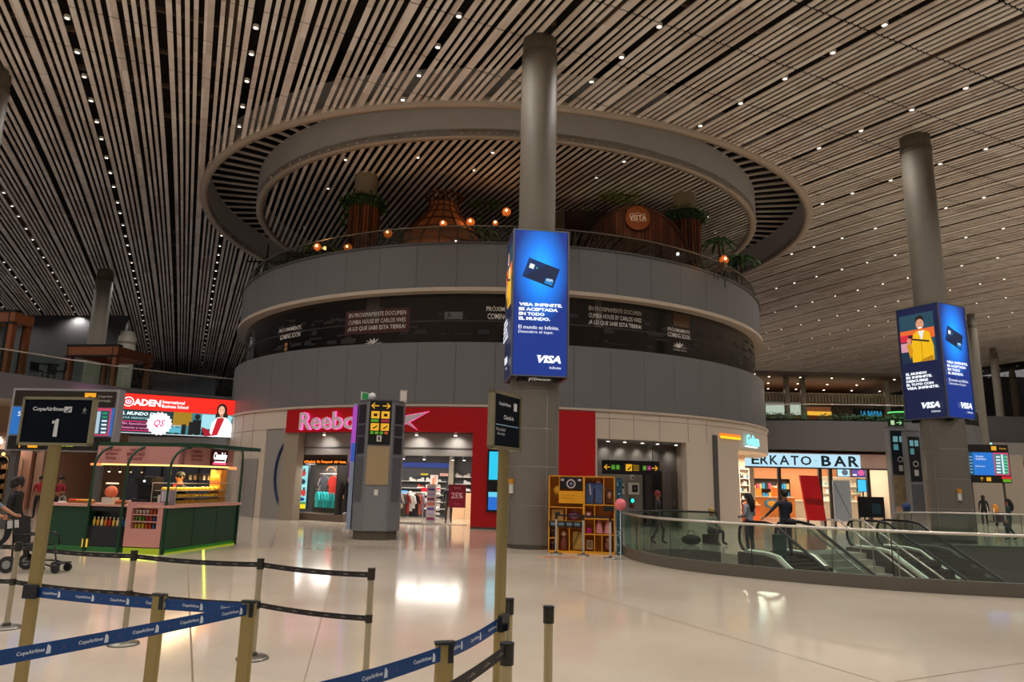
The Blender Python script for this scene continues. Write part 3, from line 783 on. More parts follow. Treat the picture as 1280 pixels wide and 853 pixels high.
# flight information board behind the numbered sign
t = thing('flight_information_board', 'large flight information board behind the number one sign, left hall', 'information board')
p = PY(8, 563, 24.5); q = PY(135, 574, 24.3); ang = math.atan2(q.y-p.y, q.x-p.x); t.location = (p.x, p.y, p.z); t.rotation_euler = (0, 0, ang)
Wb = (q-p).length; Hb = 2.15
g = MB(); g.bx(-.1, Wb+.1, .02, .35, 0, Hb, M('8f8e90', .4)); g.bx(.1, .3, .1, .3, -p.z, 0, GREYD); g.bx(Wb-.5, Wb-.3, .1, .3, -p.z, 0, GREYD); g.build('frame', t)
A = Art(FR((0, 0, 0)), .004); YEL = E('f2a516', 1.0)
A.rect(0, .04, Wb, .5, M('15130f', .5)); A.rect(0, Hb-.62, Wb, Hb-.08, M('241a10', .5)); A.rect(0, .55, Wb, Hb-.66, E('1877d0', .75))
A.arrow(.45, .27, .17, YEL, pi/2); A.rect(.75, .1, 1.1, .44, YEL); A.poly([(.8, .22), (1.05, .36), (1.05, .3), (.95, .2)], BLACK); A.text('Gates', 1.35, .27, .3, .1, E('a09880', .8))
for k in (0, 1): A.rect(1.75+.34*k, .16, 2.03+.34*k, .38, E('98b412', .8))
A.rect(Wb-1.1, Hb-.55, Wb-.7, Hb-.14, YEL); A.ell(Wb-.9, Hb-.34, .1, .08, BLACK); A.text('Llegadas', Wb-.36, Hb-.26, .5, .1, E('9a9080', .8)); A.text('Arrivals', Wb-.38, Hb-.4, .46, .1, E('9a9080', .8))
A.rect(Wb-.98, .55, Wb-.06, Hb-.66, E('d03a5c', .9)); A.rect(Wb-.92, .6, Wb-.12, Hb-.75, E('16506c', .7))
for k in range(6):
    z = .63+.13*k; A.rect(Wb-.9, z, Wb-.62, z+.06, E('e8eef2', 1)); A.rect(Wb-.34, z, Wb-.16, z+.06, E('e8eef2', 1) if k < 4 else E('22a85a', .8))
A.rect(Wb-.58, .62, Wb-.4, Hb-.78, E('b8d2de', .9)); A.text('Salidas', .7, 1.25, .8, .16, E('ffffff', 1)); A.build('display', t)

# far left terrace furniture: timber pergolas
def pergola(px, py, Y, wd, dp, ht, label, ang=0, bars=False):
    p = PY(px, py, Y); t = thing('timber_pergola', label, 'pergola', (p.x, p.y, 6.3), ang)
    for sx in (0, wd):
        for sy in (0, dp):
            g = MB(); g.bx(sx-.14, sx+.14, sy-.14, sy+.14, 0, ht, WOOD); g.bx(sx-.16, sx-.1, sy-.16, sy+.16, 0, ht, BLACK); g.build('post', t)
    g = MB(); g.bx(-.2, wd+.2, -.15, .15, ht-.55, ht, WOOD); g.bx(-.2, wd+.2, dp-.15, dp+.15, ht-.55, ht, WOOD); g.bx(-.15, .15, 0, dp, ht-.55, ht, WOOD); g.bx(wd-.15, wd+.15, 0, dp, ht-.55, ht, WOOD)
    g.bx(-.22, wd+.22, -.18, .18, ht, ht+.1, BLACK); g.bx(-.22, wd+.22, -.17, -.15, ht-.62, ht-.52, BLACK); g.build('beam_frame', t)
    g = MB()
    for k in range(int(dp/.35)): g.bx(0, wd, .2+.35*k, .34+.35*k, ht-.15, ht-.05, WOODD)
    g.build('roof_slats', t)
    if bars:
        g = MB()
        for k in range(6): g.bx(.1+k*wd/6, .18+k*wd/6, -.05, .05, 0, ht-.5, BLACK)
        for z in (.9, 1.8): g.bx(0, wd, -.05, .05, z, z+.08, BLACK)
        g.build('screen_bars', t)
pergola(84, 478, 40, 2.85, 2.8, 2.7, 'brown timber pergola standing on the left terrace near the glass rail', -.15)
pergola(-52, 450, 36, 2.7, 1.0, 3.7, 'tall brown pergola with barred front at the picture left edge', -.1, True)
def cafe_table(x, y, z, label, cat='table set'):
    t = thing('cafe_table_set', label, cat, (x, y, z))
    g = MB(); g.cyl((0, 0, 0), .4, .72, .76, BLACK, 16); g.build('table_top', t); g = MB(); g.cyl((0, 0, 0), .03, .02, .72, BLACK, 8); g.cyl((0, 0, 0), .25, 0, .02, BLACK, 12); g.build('pedestal', t)
p = PY(62, 470, 37)
def simple_chair(x, y, z, rz, label, m, group=None):
    t = thing('terrace_chair', label, 'chair', (x, y, z), rz, group)
    g = MB(); g.box((0, 0, .45), (.46, .46, .05), m, 0, .05); g.build('seat', t); g = MB(); g.box((0, .22, .7), (.44, .04, .4), m); g.build('backrest', t)
    for a in (-1, 1):
        for b in (-1, 1): g = MB(); g.tube([(a*.18, b*.18, .45), (a*.21, b*.21, 0)], .015, BLACK, 6); g.build('leg', t)
for k, (px, lab) in enumerate(((45, 'black terrace chair left of the round table'), (74, 'black terrace chair right of the round table'), (60, 'black terrace chair behind the round table'))):
    p = PY(px, 470, 34.3+(1 if k == 2 else 0)); simple_chair(p.x, p.y, 6.3, (1.2, -1.2, 0)[k], lab, BLACK, 'terrace chairs on the left')
p = PY(60, 470, 34.0); cafe_table(p.x, p.y, 6.3, 'small round black table with pedestal on the left terrace')

# ------------------------------------------------------------ columns of the hall
def column(name, label, x, y, r0, r1, zt, zs, pan=True, low=True):
    t = thing(name, label, 'column', (x, y, 0))
    g = MB(); g.lathe([(r0, zs if low else 6.25), (r0, zt-1.0), (r0*.97, zt-.95), (r0*.97, zt-.2), (r0*.8, zt-.18), (r0*.8, zt+.3)], (0, 0, 0), CONC, 40); g.build('shaft', t)
    g = MB(); g.lathe([(r0*.985, zt-.98), (r0*1.02, zt-.9), (r0*1.02, zt-.75), (r0*.985, zt-.7)], (0, 0, 0), M('5c5548', .6), 40); g.build('collar', t)
    if low:
        g = MB(); z = 0.0
        hs = [.12]+[1.15]*20; k = 0
        while z < zs-.01:
            h = min(hs[k], zs-z)
            if k == 0: g.lathe([(r1*1.01, z), (r1*1.01, z+h)], (0, 0, 0), DSTEEL, 48)
            else:
                for q in range(4): g.lathe([(r1, z+.012), (r1, z+h-.012)], (0, 0, 0), CLAD, 12, q*pi/2+.5+.012, (q+1)*pi/2+.5-.012)
            z += h; k += 1
        g.lathe([(r1*.985, 0), (r1*.985, zs), (r0*.9, zs)], (0, 0, 0), M('a39e94', .5), 48); g.build('cladding', t)
    return t
def ceil_z(x, y): return zc(x, y)
c1 = column('concrete_column', 'thick round concrete column in the centre in front of the round building', .75, 22.3, .61, .79, ceil_z(.75, 22.3)+.15, 6)
c2 = column('concrete_column', 'round concrete column on the right beyond the escalators', 17.4, 28.4, .61, .79, ceil_z(17.4, 28.4)+.15, 6)
column('concrete_column', 'pale round column rising behind the timber pergola on the left terrace', -33, 55, .63, .7, ceil_z(-33, 55), 6, low=False)
column('concrete_column', 'dark shorter column right of the pale one at far left', -37.8, 68, .8, .7, 15.2, 6, low=False)
pL = PY(-11, 110, 26)
column('concrete_column', 'column cut by the left edge of the picture near the ceiling', pL.x, 26.0, .61, .79, ceil_z(pL.x, 26), 6)
for px, Y, lab in ((1231, 60, 'slim round column left of the far right hall end'), (1255, 75, 'second slim round column at the far right hall end'), (1276, 88, 'thin distant column at the right picture edge')):
    p = PY(px, 560, Y); column('concrete_column', lab, p.x, p.y, .38, .4, ceil_z(p.x, p.y)*.93, 0.01, low=True)
# fixtures on the columns
for (x, y, r, a, lab) in ((.75, 22.3, .79, -.95, 'small white wall box with yellow top on the central column, left side'), (17.4, 28.4, .79, -.12, 'small white box with yellow top on the right column')):
    px_, py_ = x+r*sin(a), y-r*cos(a)
    t = thing('wall_fixture', lab, 'fixture', (px_, py_, 1.5), a); g = MB(); g.box((0, -.04, .25), (.12, .1, .28), M('d8d4ca', .4), 0, .02); g.build('box', t)
    g = MB(); g.box((0, -.05, .47), (.16, .12, .14), M('c98a22', .5), 0, .02); g.build('call_point', t)

# advertising towers on the columns
VB, VB2, VW = E('0a2f8e', .62), E('0848b8', .8), E('f4f8ff', 1.25)
def glow_mat():
    m = bpy.data.materials.new('blue_gradient_picture'); m.use_nodes = True; nt = m.node_tree; b = nt.nodes['Principled BSDF']; L = nt.links.new
    at = nt.nodes.new('ShaderNodeUVMap'); gr_ = nt.nodes.new('ShaderNodeTexGradient'); gr_.gradient_type = 'SPHERICAL'
    r = nt.nodes.new('ShaderNodeValToRGB'); e = r.color_ramp.elements
    e[0].position = 0; e[0].color = lin('082a78'); e[1].position = 1; e[1].color = lin('10b4ff'); k = e.new(.45); k.color = lin('0870dc')
    L(at.outputs[0], gr_.inputs[0]); L(gr_.outputs[0], r.inputs[0]); L(r.outputs[0], b.inputs['Emission Color']); b.inputs['Emission Strength'].default_value = 1.3
    b.inputs['Base Color'].default_value = (.02, .02, .02, 1); b.inputs['Roughness'].default_value = .3
    return m
GLOW = glow_mat()
def face_card(T, W, Hh, parent):
    A = Art(T, .004); m = .04
    bg = MB(); bg.T = T; bg.add([(m, m, 0), (W-m, m, 0), (W-m, Hh-m, 0), (m, Hh-m, 0)], [(0, 1, 2, 3)], GLOW); o = bg.build('lit_picture', parent)
    uv = o.data.uv_layers.new(name='UVMap')
    for i, c in enumerate([(-.95, -1.9), (.95, -1.9), (.95, .75), (-.95, .75)]): uv.data[i].uv = c
    c, s_ = cos(-.33), sin(-.33)
    def rp(a, b): return (W*.5+a*c-b*s_, Hh*.70+a*s_+b*c)
    A.poly([rp(-.52, -.33), rp(.52, -.33), rp(.52, .33), rp(-.52, .33)], E('0b3f8e', .5)); A.poly([rp(-.5, -.33), rp(.52, -.33), rp(.52, .33), rp(.1, .33)], E('0a2c5c', .5))
    A.poly([rp(-.42, .02), rp(-.27, .02), rp(-.27, .17), rp(-.42, .17)], E('e8f2e0', 1.2)); A.poly([rp(-.2, .06), rp(-.15, .06), rp(-.15, .12), rp(-.2, .12)], E('2ab89a', .8))
    A.poly([rp(.2, -.28), rp(.46, -.28), rp(.46, -.1), rp(.2, -.1)], E('1888d8', .9)); A.text('VISA', *rp(.33, -.13), .22, .09, E('e8f6ff', 1.1), .02)
    for k, (t, f) in enumerate((('VISA INFINITE.', .78), ('ES ACEPTADA', .7), ('EN TODO', .46), ('EL MUNDO.', .56))):
        A.text(t, W*.11+W*f*.5, Hh*(.478-.032*k), W*f, .105, VW, .05)
    A.text('El mundo es Infinite.', W*.11+W*.36, Hh*.325, W*.72, .115, VW); A.text('Descubre el tuyo.', W*.11+W*.31, Hh*.291, W*.62, .115, VW)
    A.text('VISA', W*.66, Hh*.115, W*.42, .24, VW, .05, .25); A.poly([(W*.43, Hh*.14), (W*.52, Hh*.14), (W*.505, Hh*.127)], VW); A.text('Infinite', W*.77, Hh*.06, W*.2, .08, VW)
    A.build('lit_graphics', parent)
def face_man(T, W, Hh, parent):
    A = Art(T, .004); m = .04
    A.rect(m, m, W-m, Hh-m, E('071e52', .55)); y0 = Hh*.5; 
    A.rect(m+.05, y0, W-.22, Hh*.93, E('2c5a70', .6)); A.rect(m+.05, y0, W*.5, Hh*.72, E('1c3a58', .6)); A.rect(m+.05, Hh*.7, W-.22, Hh*.79, E('e8682a', 1)); A.rect(m+.05, Hh*.69, W*.36, Hh*.75, E('d8243c', 1)); A.rect(m+.05, Hh*.6, W*.3, Hh*.68, E('e0a0b0', .9))
    x = W*.55
    A.poly([(x-.42, y0), (x-.44, Hh*.65), (x-.3, Hh*.755), (x-.1, Hh*.775), (x+.14, Hh*.775), (x+.36, Hh*.75), (x+.5, Hh*.62), (x+.48, y0)], E('f2b90c', 1.0))
    A.poly([(x-.1, Hh*.77), (x+.16, Hh*.77), (x+.03, Hh*.68)], E('e8ecf0', 1)); A.poly([(x-.5, y0+.15), (x-.62, Hh*.66), (x-.48, Hh*.69), (x-.36, Hh*.6)], E('e09a08', .9))
    A.rect(x+.0, y0, x+.02, Hh*.69, E('b87808', .8)); A.poly([(x-.38, Hh*.7), (x+.34, Hh*.66), (x+.34, Hh*.675), (x-.38, Hh*.715)], E('141820', .5))
    A.ell(x-.5, Hh*.695, .09, .13, E('d89070', 1)); A.ell(x-.42, Hh*.73, .1, .07, E('182438', .5))
    A.ell(x+.02, Hh*.865, .18, .2, E('2a1c16', .6)); A.ell(x+.02, Hh*.83, .165, .215, E('dc9a78', 1)); A.ell(x-.05, Hh*.845, .02, .015, E('201814', .4)); A.ell(x+.09, Hh*.845, .02, .015, E('201814', .4)); A.ell(x+.02, Hh*.797, .08, .03, E('ffffff', 1.1))
    A.poly([(x-.1, y0), (x+.48, y0), (x+.46, y0+.2), (x+.1, y0+.1)], E('c88a08', .8))
    for k, (t, f) in enumerate((('EL MUNDO', .5), ('ES INFINITE.', .62), ('DESCUBRE', .52), ('EL TUYO CON', .64), ('VISA INFINITE.', .76))):
        A.text(t, W*.13+W*f*.5, Hh*(.40-.032*k), W*f, .105, VW, .05)
    A.text('VISA', W*.66, Hh*.115, W*.42, .24, VW, .05, .25); A.poly([(W*.43, Hh*.14), (W*.52, Hh*.14), (W*.505, Hh*.127)], VW); A.text('Infinite', W*.77, Hh*.06, W*.2, .08, VW)
    A.build('lit_graphics', parent)
def ad_tower(label, x, y, z, rot, S, Hh, logo):
    t = thing('advertising_box', label, 'advertising box', (x, y, z), rot)
    g = MB(); h = S/2
    for a, b in ((-h, -h), (h, -h), (h, h), (-h, h)): g.bx(a-.025, a+.025, b-.025, b+.025, 0, Hh, M('8a9098', .3, .8))
    for z0 in (0, Hh-.04):
        g.bx(-h, h, -h-.02, -h+.02, z0, z0+.04, M('8a9098', .3, .8)); g.bx(-h-.02, -h+.02, -h, h, z0, z0+.04, M('8a9098', .3, .8)); g.bx(h-.02, h+.02, -h, h, z0, z0+.04, M('8a9098', .3, .8)); g.bx(-h, h, h-.02, h+.02, z0, z0+.04, M('8a9098', .3, .8))
    g.bx(-h+.03, h-.03, -h+.03, -h+.1, 0, Hh, BLACK); g.bx(-h+.03, h-.03, h-.1, h-.03, 0, Hh, BLACK); g.bx(-h+.03, -h+.1, -h+.03, h-.03, 0, Hh, BLACK); g.bx(h-.1, h-.03, -h+.03, h-.03, 0, Hh, BLACK)
    g.build('frame', t)
    face_card(Matrix.Translation((-h, -h, 0)) @ FR((0, 0, 0)), S, Hh, t)
    face_man(Matrix.Rotation(-pi/2, 4, 'Z') @ Matrix.Translation((-h, -h, 0)) @ FR((0, 0, 0)), S, Hh, t)
    g = MB()
    for k in (-1, 1): g.bx(k*.5-.15, k*.5+.15, -h+.1, h-.1, -.1, -.01, BLACK)
    g.build('mounting_bracket', t)
    if logo:
        A = Art(FR((0, -h-.0, -.09))); A.rect(-.42, -.07, .42, .07, BLACK); A.text('JCDecaux', 0, 0, .7, .1, M('e8e4d8', .4), .02); A.build('name_plate', t)
    return t
ad_tower('tall blue lit advertising box around the central column', .76, 22.2, 5.12, R_(7), 1.76, 4.72, True)
ad_tower('tall blue lit advertising box around the right column', 17.4, 28.5, 4.75, R_(27), 1.76, 4.65, False)

# ------------------------------------------------------------ clothing shop inside the round building
g = MB()
g.bx(-12.2, -1.2, 38.0, 38.2, 0, 3.3, M('4a4c50', .5)); g.arc(6, 16.15, RL, O2, 3.3, 3.36, M('8b867e', .6), 12); g.bx(-1.4, -1.2, 30.8, 38, 0, 3.3, M('c8b8a4', .5)); g.bx(-12.3, -12.1, 35, 38.1, 0, 3.3, M('8a8278', .5))
g.arc(15.9, 16.15, RL, O2, 2.95, 3.95, GREYL); g.arc(12.2, 16.2, RL, O2, 3.25, 3.3, GREYD)
g.bx(-6.6, -6.3, 37.2, 38, 0, 3.3, M('6a6660', .5)); g.bx(-3.15, -2.9, 37.4, 38, 0, 3.3, M('9a9184', .5)); g.bx(-2.9, -1.4, 36.9, 37, 0, 1.3, M('e0b890', .5))
struct(g, 'wall_clothing_shop')
area((-4.6, 34.0, 3.2), 5, 3.5, 420, c=(1, .93, .86)); area((-10.0, 35.2, 3.2), 3, 2, 70, c=(1, .93, .86))
g = MB(); g.bx(-6.2, -3.2, 37.9, 37.95, 2.55, 2.8, E('1c3f9a', .7)); tag(g.build('blue_light_strip'), 'glowing blue strip above the shoe wall inside the clothing shop', 'light strip')
def tl(px, py, Y, k):
    p = PY(px, py, Y); t = thing('track_spotlight', ('spotlight at the left of the shop ceiling track', 'spotlight in the middle of the shop ceiling track', 'spotlight at the right of the shop ceiling track', 'spotlight beside the shop right ceiling corner')[k], 'spotlight', (p.x, p.y, 3.0), 0, 'track spotlights in the clothing shop')
    m = MB(); m.cyl((0, 0, -.12), .07, 0, .22, BLACK, 12); m.build('lamp_body', t); m = MB(); m.cyl((0, 0, -.135), .06, 0, .01, E('ffffff', 7), 12); m.build('lens', t); m = MB(); m.tube([(0, 0, .1), (0, 0, .25)], .012, BLACK, 6); m.build('stem', t)
for k, px in enumerate((504, 530, 566, 580)): tl(px, 580, 34, k)
g = MB(); g.bx(-6.4, -1.6, 32.9, 33.0, 3.12, 3.18, E('fff6ea', 3.0)); g.bx(-6.4, -1.6, 34.2, 34.3, 3.12, 3.18, M('2a2a2a', .5)); tag(g.build('ceiling_light_bar'), 'long white light bar under the clothing shop ceiling', 'ceiling light')
for k, px in enumerate((404, 520, 569)):            # header spotlights
    a, z = PHI(px, 549, 16.5); p = pol(16.45, a, 3.82)
    t = thing('header_spotlight', ('spotlight over the display window', 'left spotlight over the shop entrance', 'right spotlight over the shop entrance')[k], 'spotlight', p, 0, 'spotlights under the red fascia')
    m = MB(); m.cyl((0, 0, 0), .07, -.02, .1, M('dcdcdc', .4), 12); m.build('lamp_body', t); m = MB(); m.cyl((0, 0, 0), .06, -.03, -.021, E('fff8ee', 12), 12); m.build('lens', t)
    spot(p.x, p.y-.3, p.z-.1, 55, 120, .9, (1, .95, .88), .04, tgt=pol(16.1, a, 2.9))
def shoe_mesh(m1, m2):
    g = MB(); g.T = Matrix.Scale(1, 4)
    g.prism([(-.14, -.035), (-.1, -.05), (.05, -.045), (.13, -.05), (.16, -.02), (.16, .02), (.13, .05), (.05, .045), (-.1, .05), (-.14, .035)], 0, .035, m2)
    g.ball((.05, 0, .045), (.11, .046, .045), m1, 10, 6); g.ball((-.07, 0, .08), (.075, .042, .075), m1, 10, 6); return g
shoes = []
for c in ('e8e4de', 'f0eeea', 'd8d0c8', '5a7a8a', 'b04a3a', 'c8c840'):
    g = shoe_mesh(M(c, .5), M('f4f2ee', .5)); me_o = g.build('tmp'); shoes.append(me_o.data); bpy.data.objects.remove(me_o)
def shelf(x0, x1, y, z, label, group='shoe shelves'):
    g = MB(); g.bx(x0, x1, y-.28, y, z-.03, z, M('d8d8d4', .3)); tag(g.build('wall_shelf'), label, 'shelf', group)
k = 0
sh_i = 0
rs = random.Random(5)
for (x0, x1, zs) in ((-6.1, -3.3, (1.85, 1.5, 1.15, .8, .45)), (-2.8, -1.5, (2.1, 1.75, 1.4))):
    for z in zs:
        shelf(x0, x1, 37.9 if x0 < -5 else 37.9, z, 'narrow white shoe shelf on the %s wall, %s from the top' % ('dark shop' if x0 < -5 else 'right shop', ('first', 'second', 'third', 'fourth', 'fifth')[zs.index(z)]))
        x = x0+.15
        while x < x1-.1:
            if rs.random() < .85:
                o = bpy.data.objects.new('display_shoe', rs.choice(shoes[:3] if rs.random() < .75 else shoes)); col.objects.link(o)
                o.location = (x, 37.76, z+.002); o.rotation_euler = (0, 0, rs.uniform(-.3, .3)+(pi if rs.random() < .3 else 0)); o.scale = (1.25, 1.25, 1.25)
                tag(o, 'small mostly white sports shoe displayed on the shelves of the clothing shop', 'shoe', 'shoes on the shop shelves')
            x += .44
def poster(name, label, cat, px0, py0, px1, py1, Y, cols, txt=None, emit=0, tcol='f0f0f0', th=.03):
    a, b = PY(px0, py0, Y), PY(px1, py1, Y); t = thing(name, label, cat, (a.x, Y, b.z)); Wd, Hh = b.x-a.x, a.z-b.z
    mm = (lambda c: E(c, emit)) if emit else (lambda c: M(c, .5))
    g = MB(); g.bx(0, Wd, 0, th, 0, Hh, mm(cols[0])); g.build('board', t)
    A = Art(FR((0, 0, 0)))
    for (x0, y0, x1, y1, c) in cols[1:]: A.rect(Wd*x0, Hh*y0, Wd*x1, Hh*y1, mm(c))
    for (tt, x, y, ww, hh) in (txt or []): A.text(tt, Wd*x, Hh*y, Wd*ww, Hh*hh, mm(tcol), .02)
    if len(cols) > 1 or txt: A.build('print', t)
    return t
poster('wall_poster', 'pale poster with orange figure between the shoe shelves', 'poster', 538, 594, 547, 607, 37.6, ['f0d8cc', (.3, .1, .6, .7, 'e8823a'), (.5, .3, .8, .9, 'd8a8a0')])
poster('wall_poster', 'small yellow label above the shoe shelves', 'poster', 526, 592, 535, 594.5, 37.6, ['c8c024'])
poster('wall_poster', 'small pink label right above the shoe shelves', 'poster', 550, 592, 560, 595.5, 37.6, ['e8b8b0', (.1, .4, .9, .6, 'a04a4a')])
poster('sale_banner', 'red and white sale banner above the clothes rack', 'banner', 527, 610, 550, 618, 34.2, ['f0ece8', (0, .35, 1, 1, 'd8122c')], [('SALE', .5, .68, .3, .3)])
poster('price_sign', 'small blue lit sign standing above the left clothes', 'sign', 499, 613, 509, 617.5, 33.6, ['2a9ad8'], emit=1.2)
# clothes rack with hanging garments
t = thing('clothes_rack', 'chrome clothes rack on low round base in the shop entrance', 'clothes rack', (-4.9, 32.6, 0))
g = MB(); g.tube([(-1.1, 0, 1.35), (1.1, 0, 1.35)], .02, STEEL, 8); g.build('rail', t)
for x in (-1.05, 1.05): g = MB(); g.tube([(x, 0, .04), (x, 0, 1.35)], .02, STEEL, 8); g.build('upright', t)
g = MB(); g.cyl((-.5, 0, 0), .65, 0, .05, M('a8a29a', .3, .6), 28); g.cyl((.6, 0, 0), .55, 0, .05, M('a8a29a', .3, .6), 28); g.build('base', t)
def garment(m, ln, wd=.42):
    g = MB(); g.T = Matrix.Rotation(0, 4, 'Z')
    pr = [(-wd/2, -ln), (-wd/2*.9, -.25), (-wd/2-.06, -.42), (-wd/2-.1, -.38), (-wd/2, -.08), (-.07, 0), (.07, 0), (wd/2, -.08), (wd/2+.1, -.38), (wd/2+.06, -.42), (wd/2*.9, -.25), (wd/2, -ln)]
    n = len(pr); P = [(0-.035, a, b) for a, b in pr]+[(.035, a, b) for a, b in pr]
    g.add(P, [tuple(range(n))[::-1], tuple(range(n, 2*n))]+[(i, (i+1) % n, n+(i+1) % n, n+i) for i in range(n)], m)
    g.tube([(0, 0, 0), (0, 0, .05), (0, .015, .07), (0, 0, .09), (0, -.015, .075)], .004, STEEL, 5); return g
gc = [('8b857c', 'grey'), ('2a2624', 'black'), ('e0602a', 'orange'), ('3a3634', 'charcoal'), ('a09a90', 'light grey'), ('8a8478', 'taupe'), ('c8342c', 'red'), ('24507a', 'blue'), ('d8c8b8', 'cream'), ('4a4a44', 'dark olive'), ('b83a34', 'brick red'), ('eae6e0', 'white'), ('f2f0ea', 'bright white'), ('2c2c30', 'near black'), ('d86a4a', 'coral'), ('9a8aa0', 'lilac')]
for k, (c, nm) in enumerate(gc):
    x = -6.0+.135*k; o = garment(M(c, .8), .62+.12*((k*7) % 4), .44).build('hanging_garment'); o.location = (x, 32.6, 1.27); o.rotation_euler = (0, 0, .9+.15*((k*5) % 3))
    tag(o, '%s garment hanging on the chrome rack in the shop entrance' % nm, 'garment', 'garments on the entrance rack')
# small-goods stand, mannequin and red discount sign
t = thing('display_tower', 'slim white display tower with small goods right of the clothes rack', 'display stand', (-3.45, 32.3, 0))
g = MB(); g.bx(-.2, .2, -.15, .15, 0, 1.75, M('cfc4c4', .5)); g.cyl((0, 0, 0), .5, 0, .04, M('a8a29a', .3, .6), 24); g.build('tower', t)
g = MB()
for k in range(7):
    g.bx(-.16, .16, -.2, -.15, .2+.21*k, .3+.21*k, M(('8a3a5a', 'b0a0c0', '5a4a8a', 'c05a4a')[k % 4], .5)); g.ball((.3, -.05, .25+.2*k), (.12, .1, .06), M('e8e4e0', .5), 8, 6)
g.build('small_goods', t)
a = MB()
person('mannequin', 'dark mannequin with bare legs behind the red discount sign', (-2.75, 33.4, 0), .2, 1.8, ('3a2c26', '1c1a1c', '3a2c26', '1a1614', '1c1a1c'), mannequin=True, cat='mannequin')
t = thing('discount_sign', 'dark red discount sign on thin stand at the shop entrance', 'sign', (-2.3, 32.0, 0))
g = MB(); g.bx(-.35, .4, -.02, .02, .75, 1.75, M('8a1030', .5)); g.build('panel', t)
A = Art(FR((0, -.022, 0))); A.text('25%', .02, 1.28, .52, .26, M('e8b8c4', .5), .03); A.text('OUTLET', .02, 1.6, .3, .06, M('e8c8c4', .5)); A.text('hasta', .02, .92, .2, .06, M('c88a94', .5)); A.build('lettering', t)
g = MB(); g.tube([(.36, 0, 0), (.36, 0, .8)], .012, STEEL, 6); g.tube([(-.3, 0, 0), (-.3, 0, .8)], .012, STEEL, 6); g.bx(-.45, .5, -.15, .15, 0, .02, STEEL); g.build('stand', t)
# display window
cw = [PHI(px, 600, 15.6) for px in (372, 436)]
wA, wB = pol(15.5, cw[0][0]), pol(15.5, cw[1][0]); wd_ = (wB-wA).length; wang = math.atan2(wB.y-wA.y, wB.x-wA.x)
WT = Matrix.Translation((wA.x, wA.y, 0)) @ Matrix.Rotation(wang, 4, 'Z')
t = thing('display_window', 'shop display window with dark surround left of the shop entrance', 'shop window', wA, wang)
g = MB(); g.bx(0, .25, -.3, -.2, 0, 2.95, M('7a6e60', .5, var=.1)); g.bx(0, wd_, -.3, 1.2, 0, .3, M('5a4c40', .5)); g.bx(.2, wd_, .75, .8, .3, 2.95, M('3a342f', .6)); g.bx(0, wd_, -.25, -.1, 2.62, 2.95, M('4a3a34', .5)); g.bx(wd_-.55, wd_-.5, -.3, .8, .3, 2.62, M('2a2624', .5)); g.build('surround', t)
A = Art(FR((0, -.27, 0))); A.rect(.45, 2.5, wd_-.05, 2.75, M('140a06', .5)); A.text('al Reebok  Fin Temporal  dele hasta', (wd_+.45)/2, 2.625, wd_-.6, .15, E('ff7a1e', 2.5), .02); A.build('led_ticker', t)
g = MB(); g.add([(.25, -.22, .3), (wd_-.55, -.22, .3), (wd_-.55, -.22, 2.6), (.25, -.22, 2.6)], [(0, 1, 2, 3)], CLEAR); g.build('pane', t)
t2 = thing('poster_screen', 'tall lit poster screen of players at left of display window', 'screen', (wA.x, wA.y, 0), wang)
A = Art(FR((.3, -.32, .5)), .003); A.rect(0, 0, .58, 1.95, E('8ad8dc', 1.1)); A.rect(0, 1.0, .58, 1.03, E('f0fafa', 1)); A.ell(.3, 1.6, .15, .13, E('d03a44', 1)); A.ell(.28, 1.22, .18, .12, E('2a3a5a', .7)); A.ell(.34, 1.75, .07, .08, E('5a4030', .7))
A.rect(0, 0, .58, .2, E('f0d81a', 1.1)); A.rect(0, .2, .58, .3, E('5a9a4a', .9)); A.ell(.18, .72, .13, .17, E('d83a44', 1)); A.ell(.42, .72, .13, .17, E('d83a44', 1)); A.ell(.3, .42, .2, .08, E('1a4a8a', .8)); A.ell(.18, .9, .06, .07, E('4a3020', .7)); A.ell(.42, .9, .06, .07, E('4a3020', .7)); A.build('picture', t2)
g = MB(); g.bx(.26, .92, -.3, -.25, .46, 2.49, BLACK); g.build('casing', t2)
def wloc(x, y, z): return WT @ Vector((x, y, z))
def hang(x, y, z, c, ln, nm, n=1, rz=1.57, grp='garments in the display window'):
    o = garment(M(c, .8), ln, .46).build('hanging_garment'); o.location = wloc(x, y, z); o.rotation_euler = (0, 0, wang+rz); tag(o, nm, 'garment', grp)
hang(1.35, .3, 2.0, '3a3a40', .85, 'dark striped shirt on hanger in the display window')
hang(1.2, .35, 1.95, '8a7a80', .8, 'grey shirt behind the dark striped one in the window')
hang(1.95, .25, 2.0, 'e0301c', .85, 'bright red shirt hanging in the display window')
for k in range(8):
    hang(.95+.19*k, .3, 1.28, ('2ac4c0', '24b0b4', '3ad0cc')[k % 3], .72, 'teal garment, one of a row hanging low in the display window', rz=1.1)
g = MB(); g.T = WT; g.tube([(1.0, .3, 2.1), (2.5, .3, 2.1)], .012, STEEL, 6); g.tube([(.85, .3, 1.38), (2.5, .3, 1.38)], .012, STEEL, 6); tag(g.build('garment_rail'), 'pair of thin steel rails in the display window', 'rail')
g = MB(); g.T = WT @ FR((1.75, .25, 2.32)); 
g.add([(.3*cos(q)*s, .2*sin(q)*s-.08, 0) for s in (1, .8) for q in [pi*k/10 for k in range(11)]], [(k, k+1, 12+k, 11+k) for k in range(10)], E('ff8a1e', 1.6)); tag(g.build('neon_arch'), 'small orange neon arch in the display window', 'neon sign')
person('mannequin', 'mannequin in dark clothes at the right of the display window', wloc(wd_-.22, .2, .3), wang, 1.7, ('d0a080', '1c1c22', '1c1a20', 'e0e0e0', '2a2020'), mannequin=True, cat='mannequin')
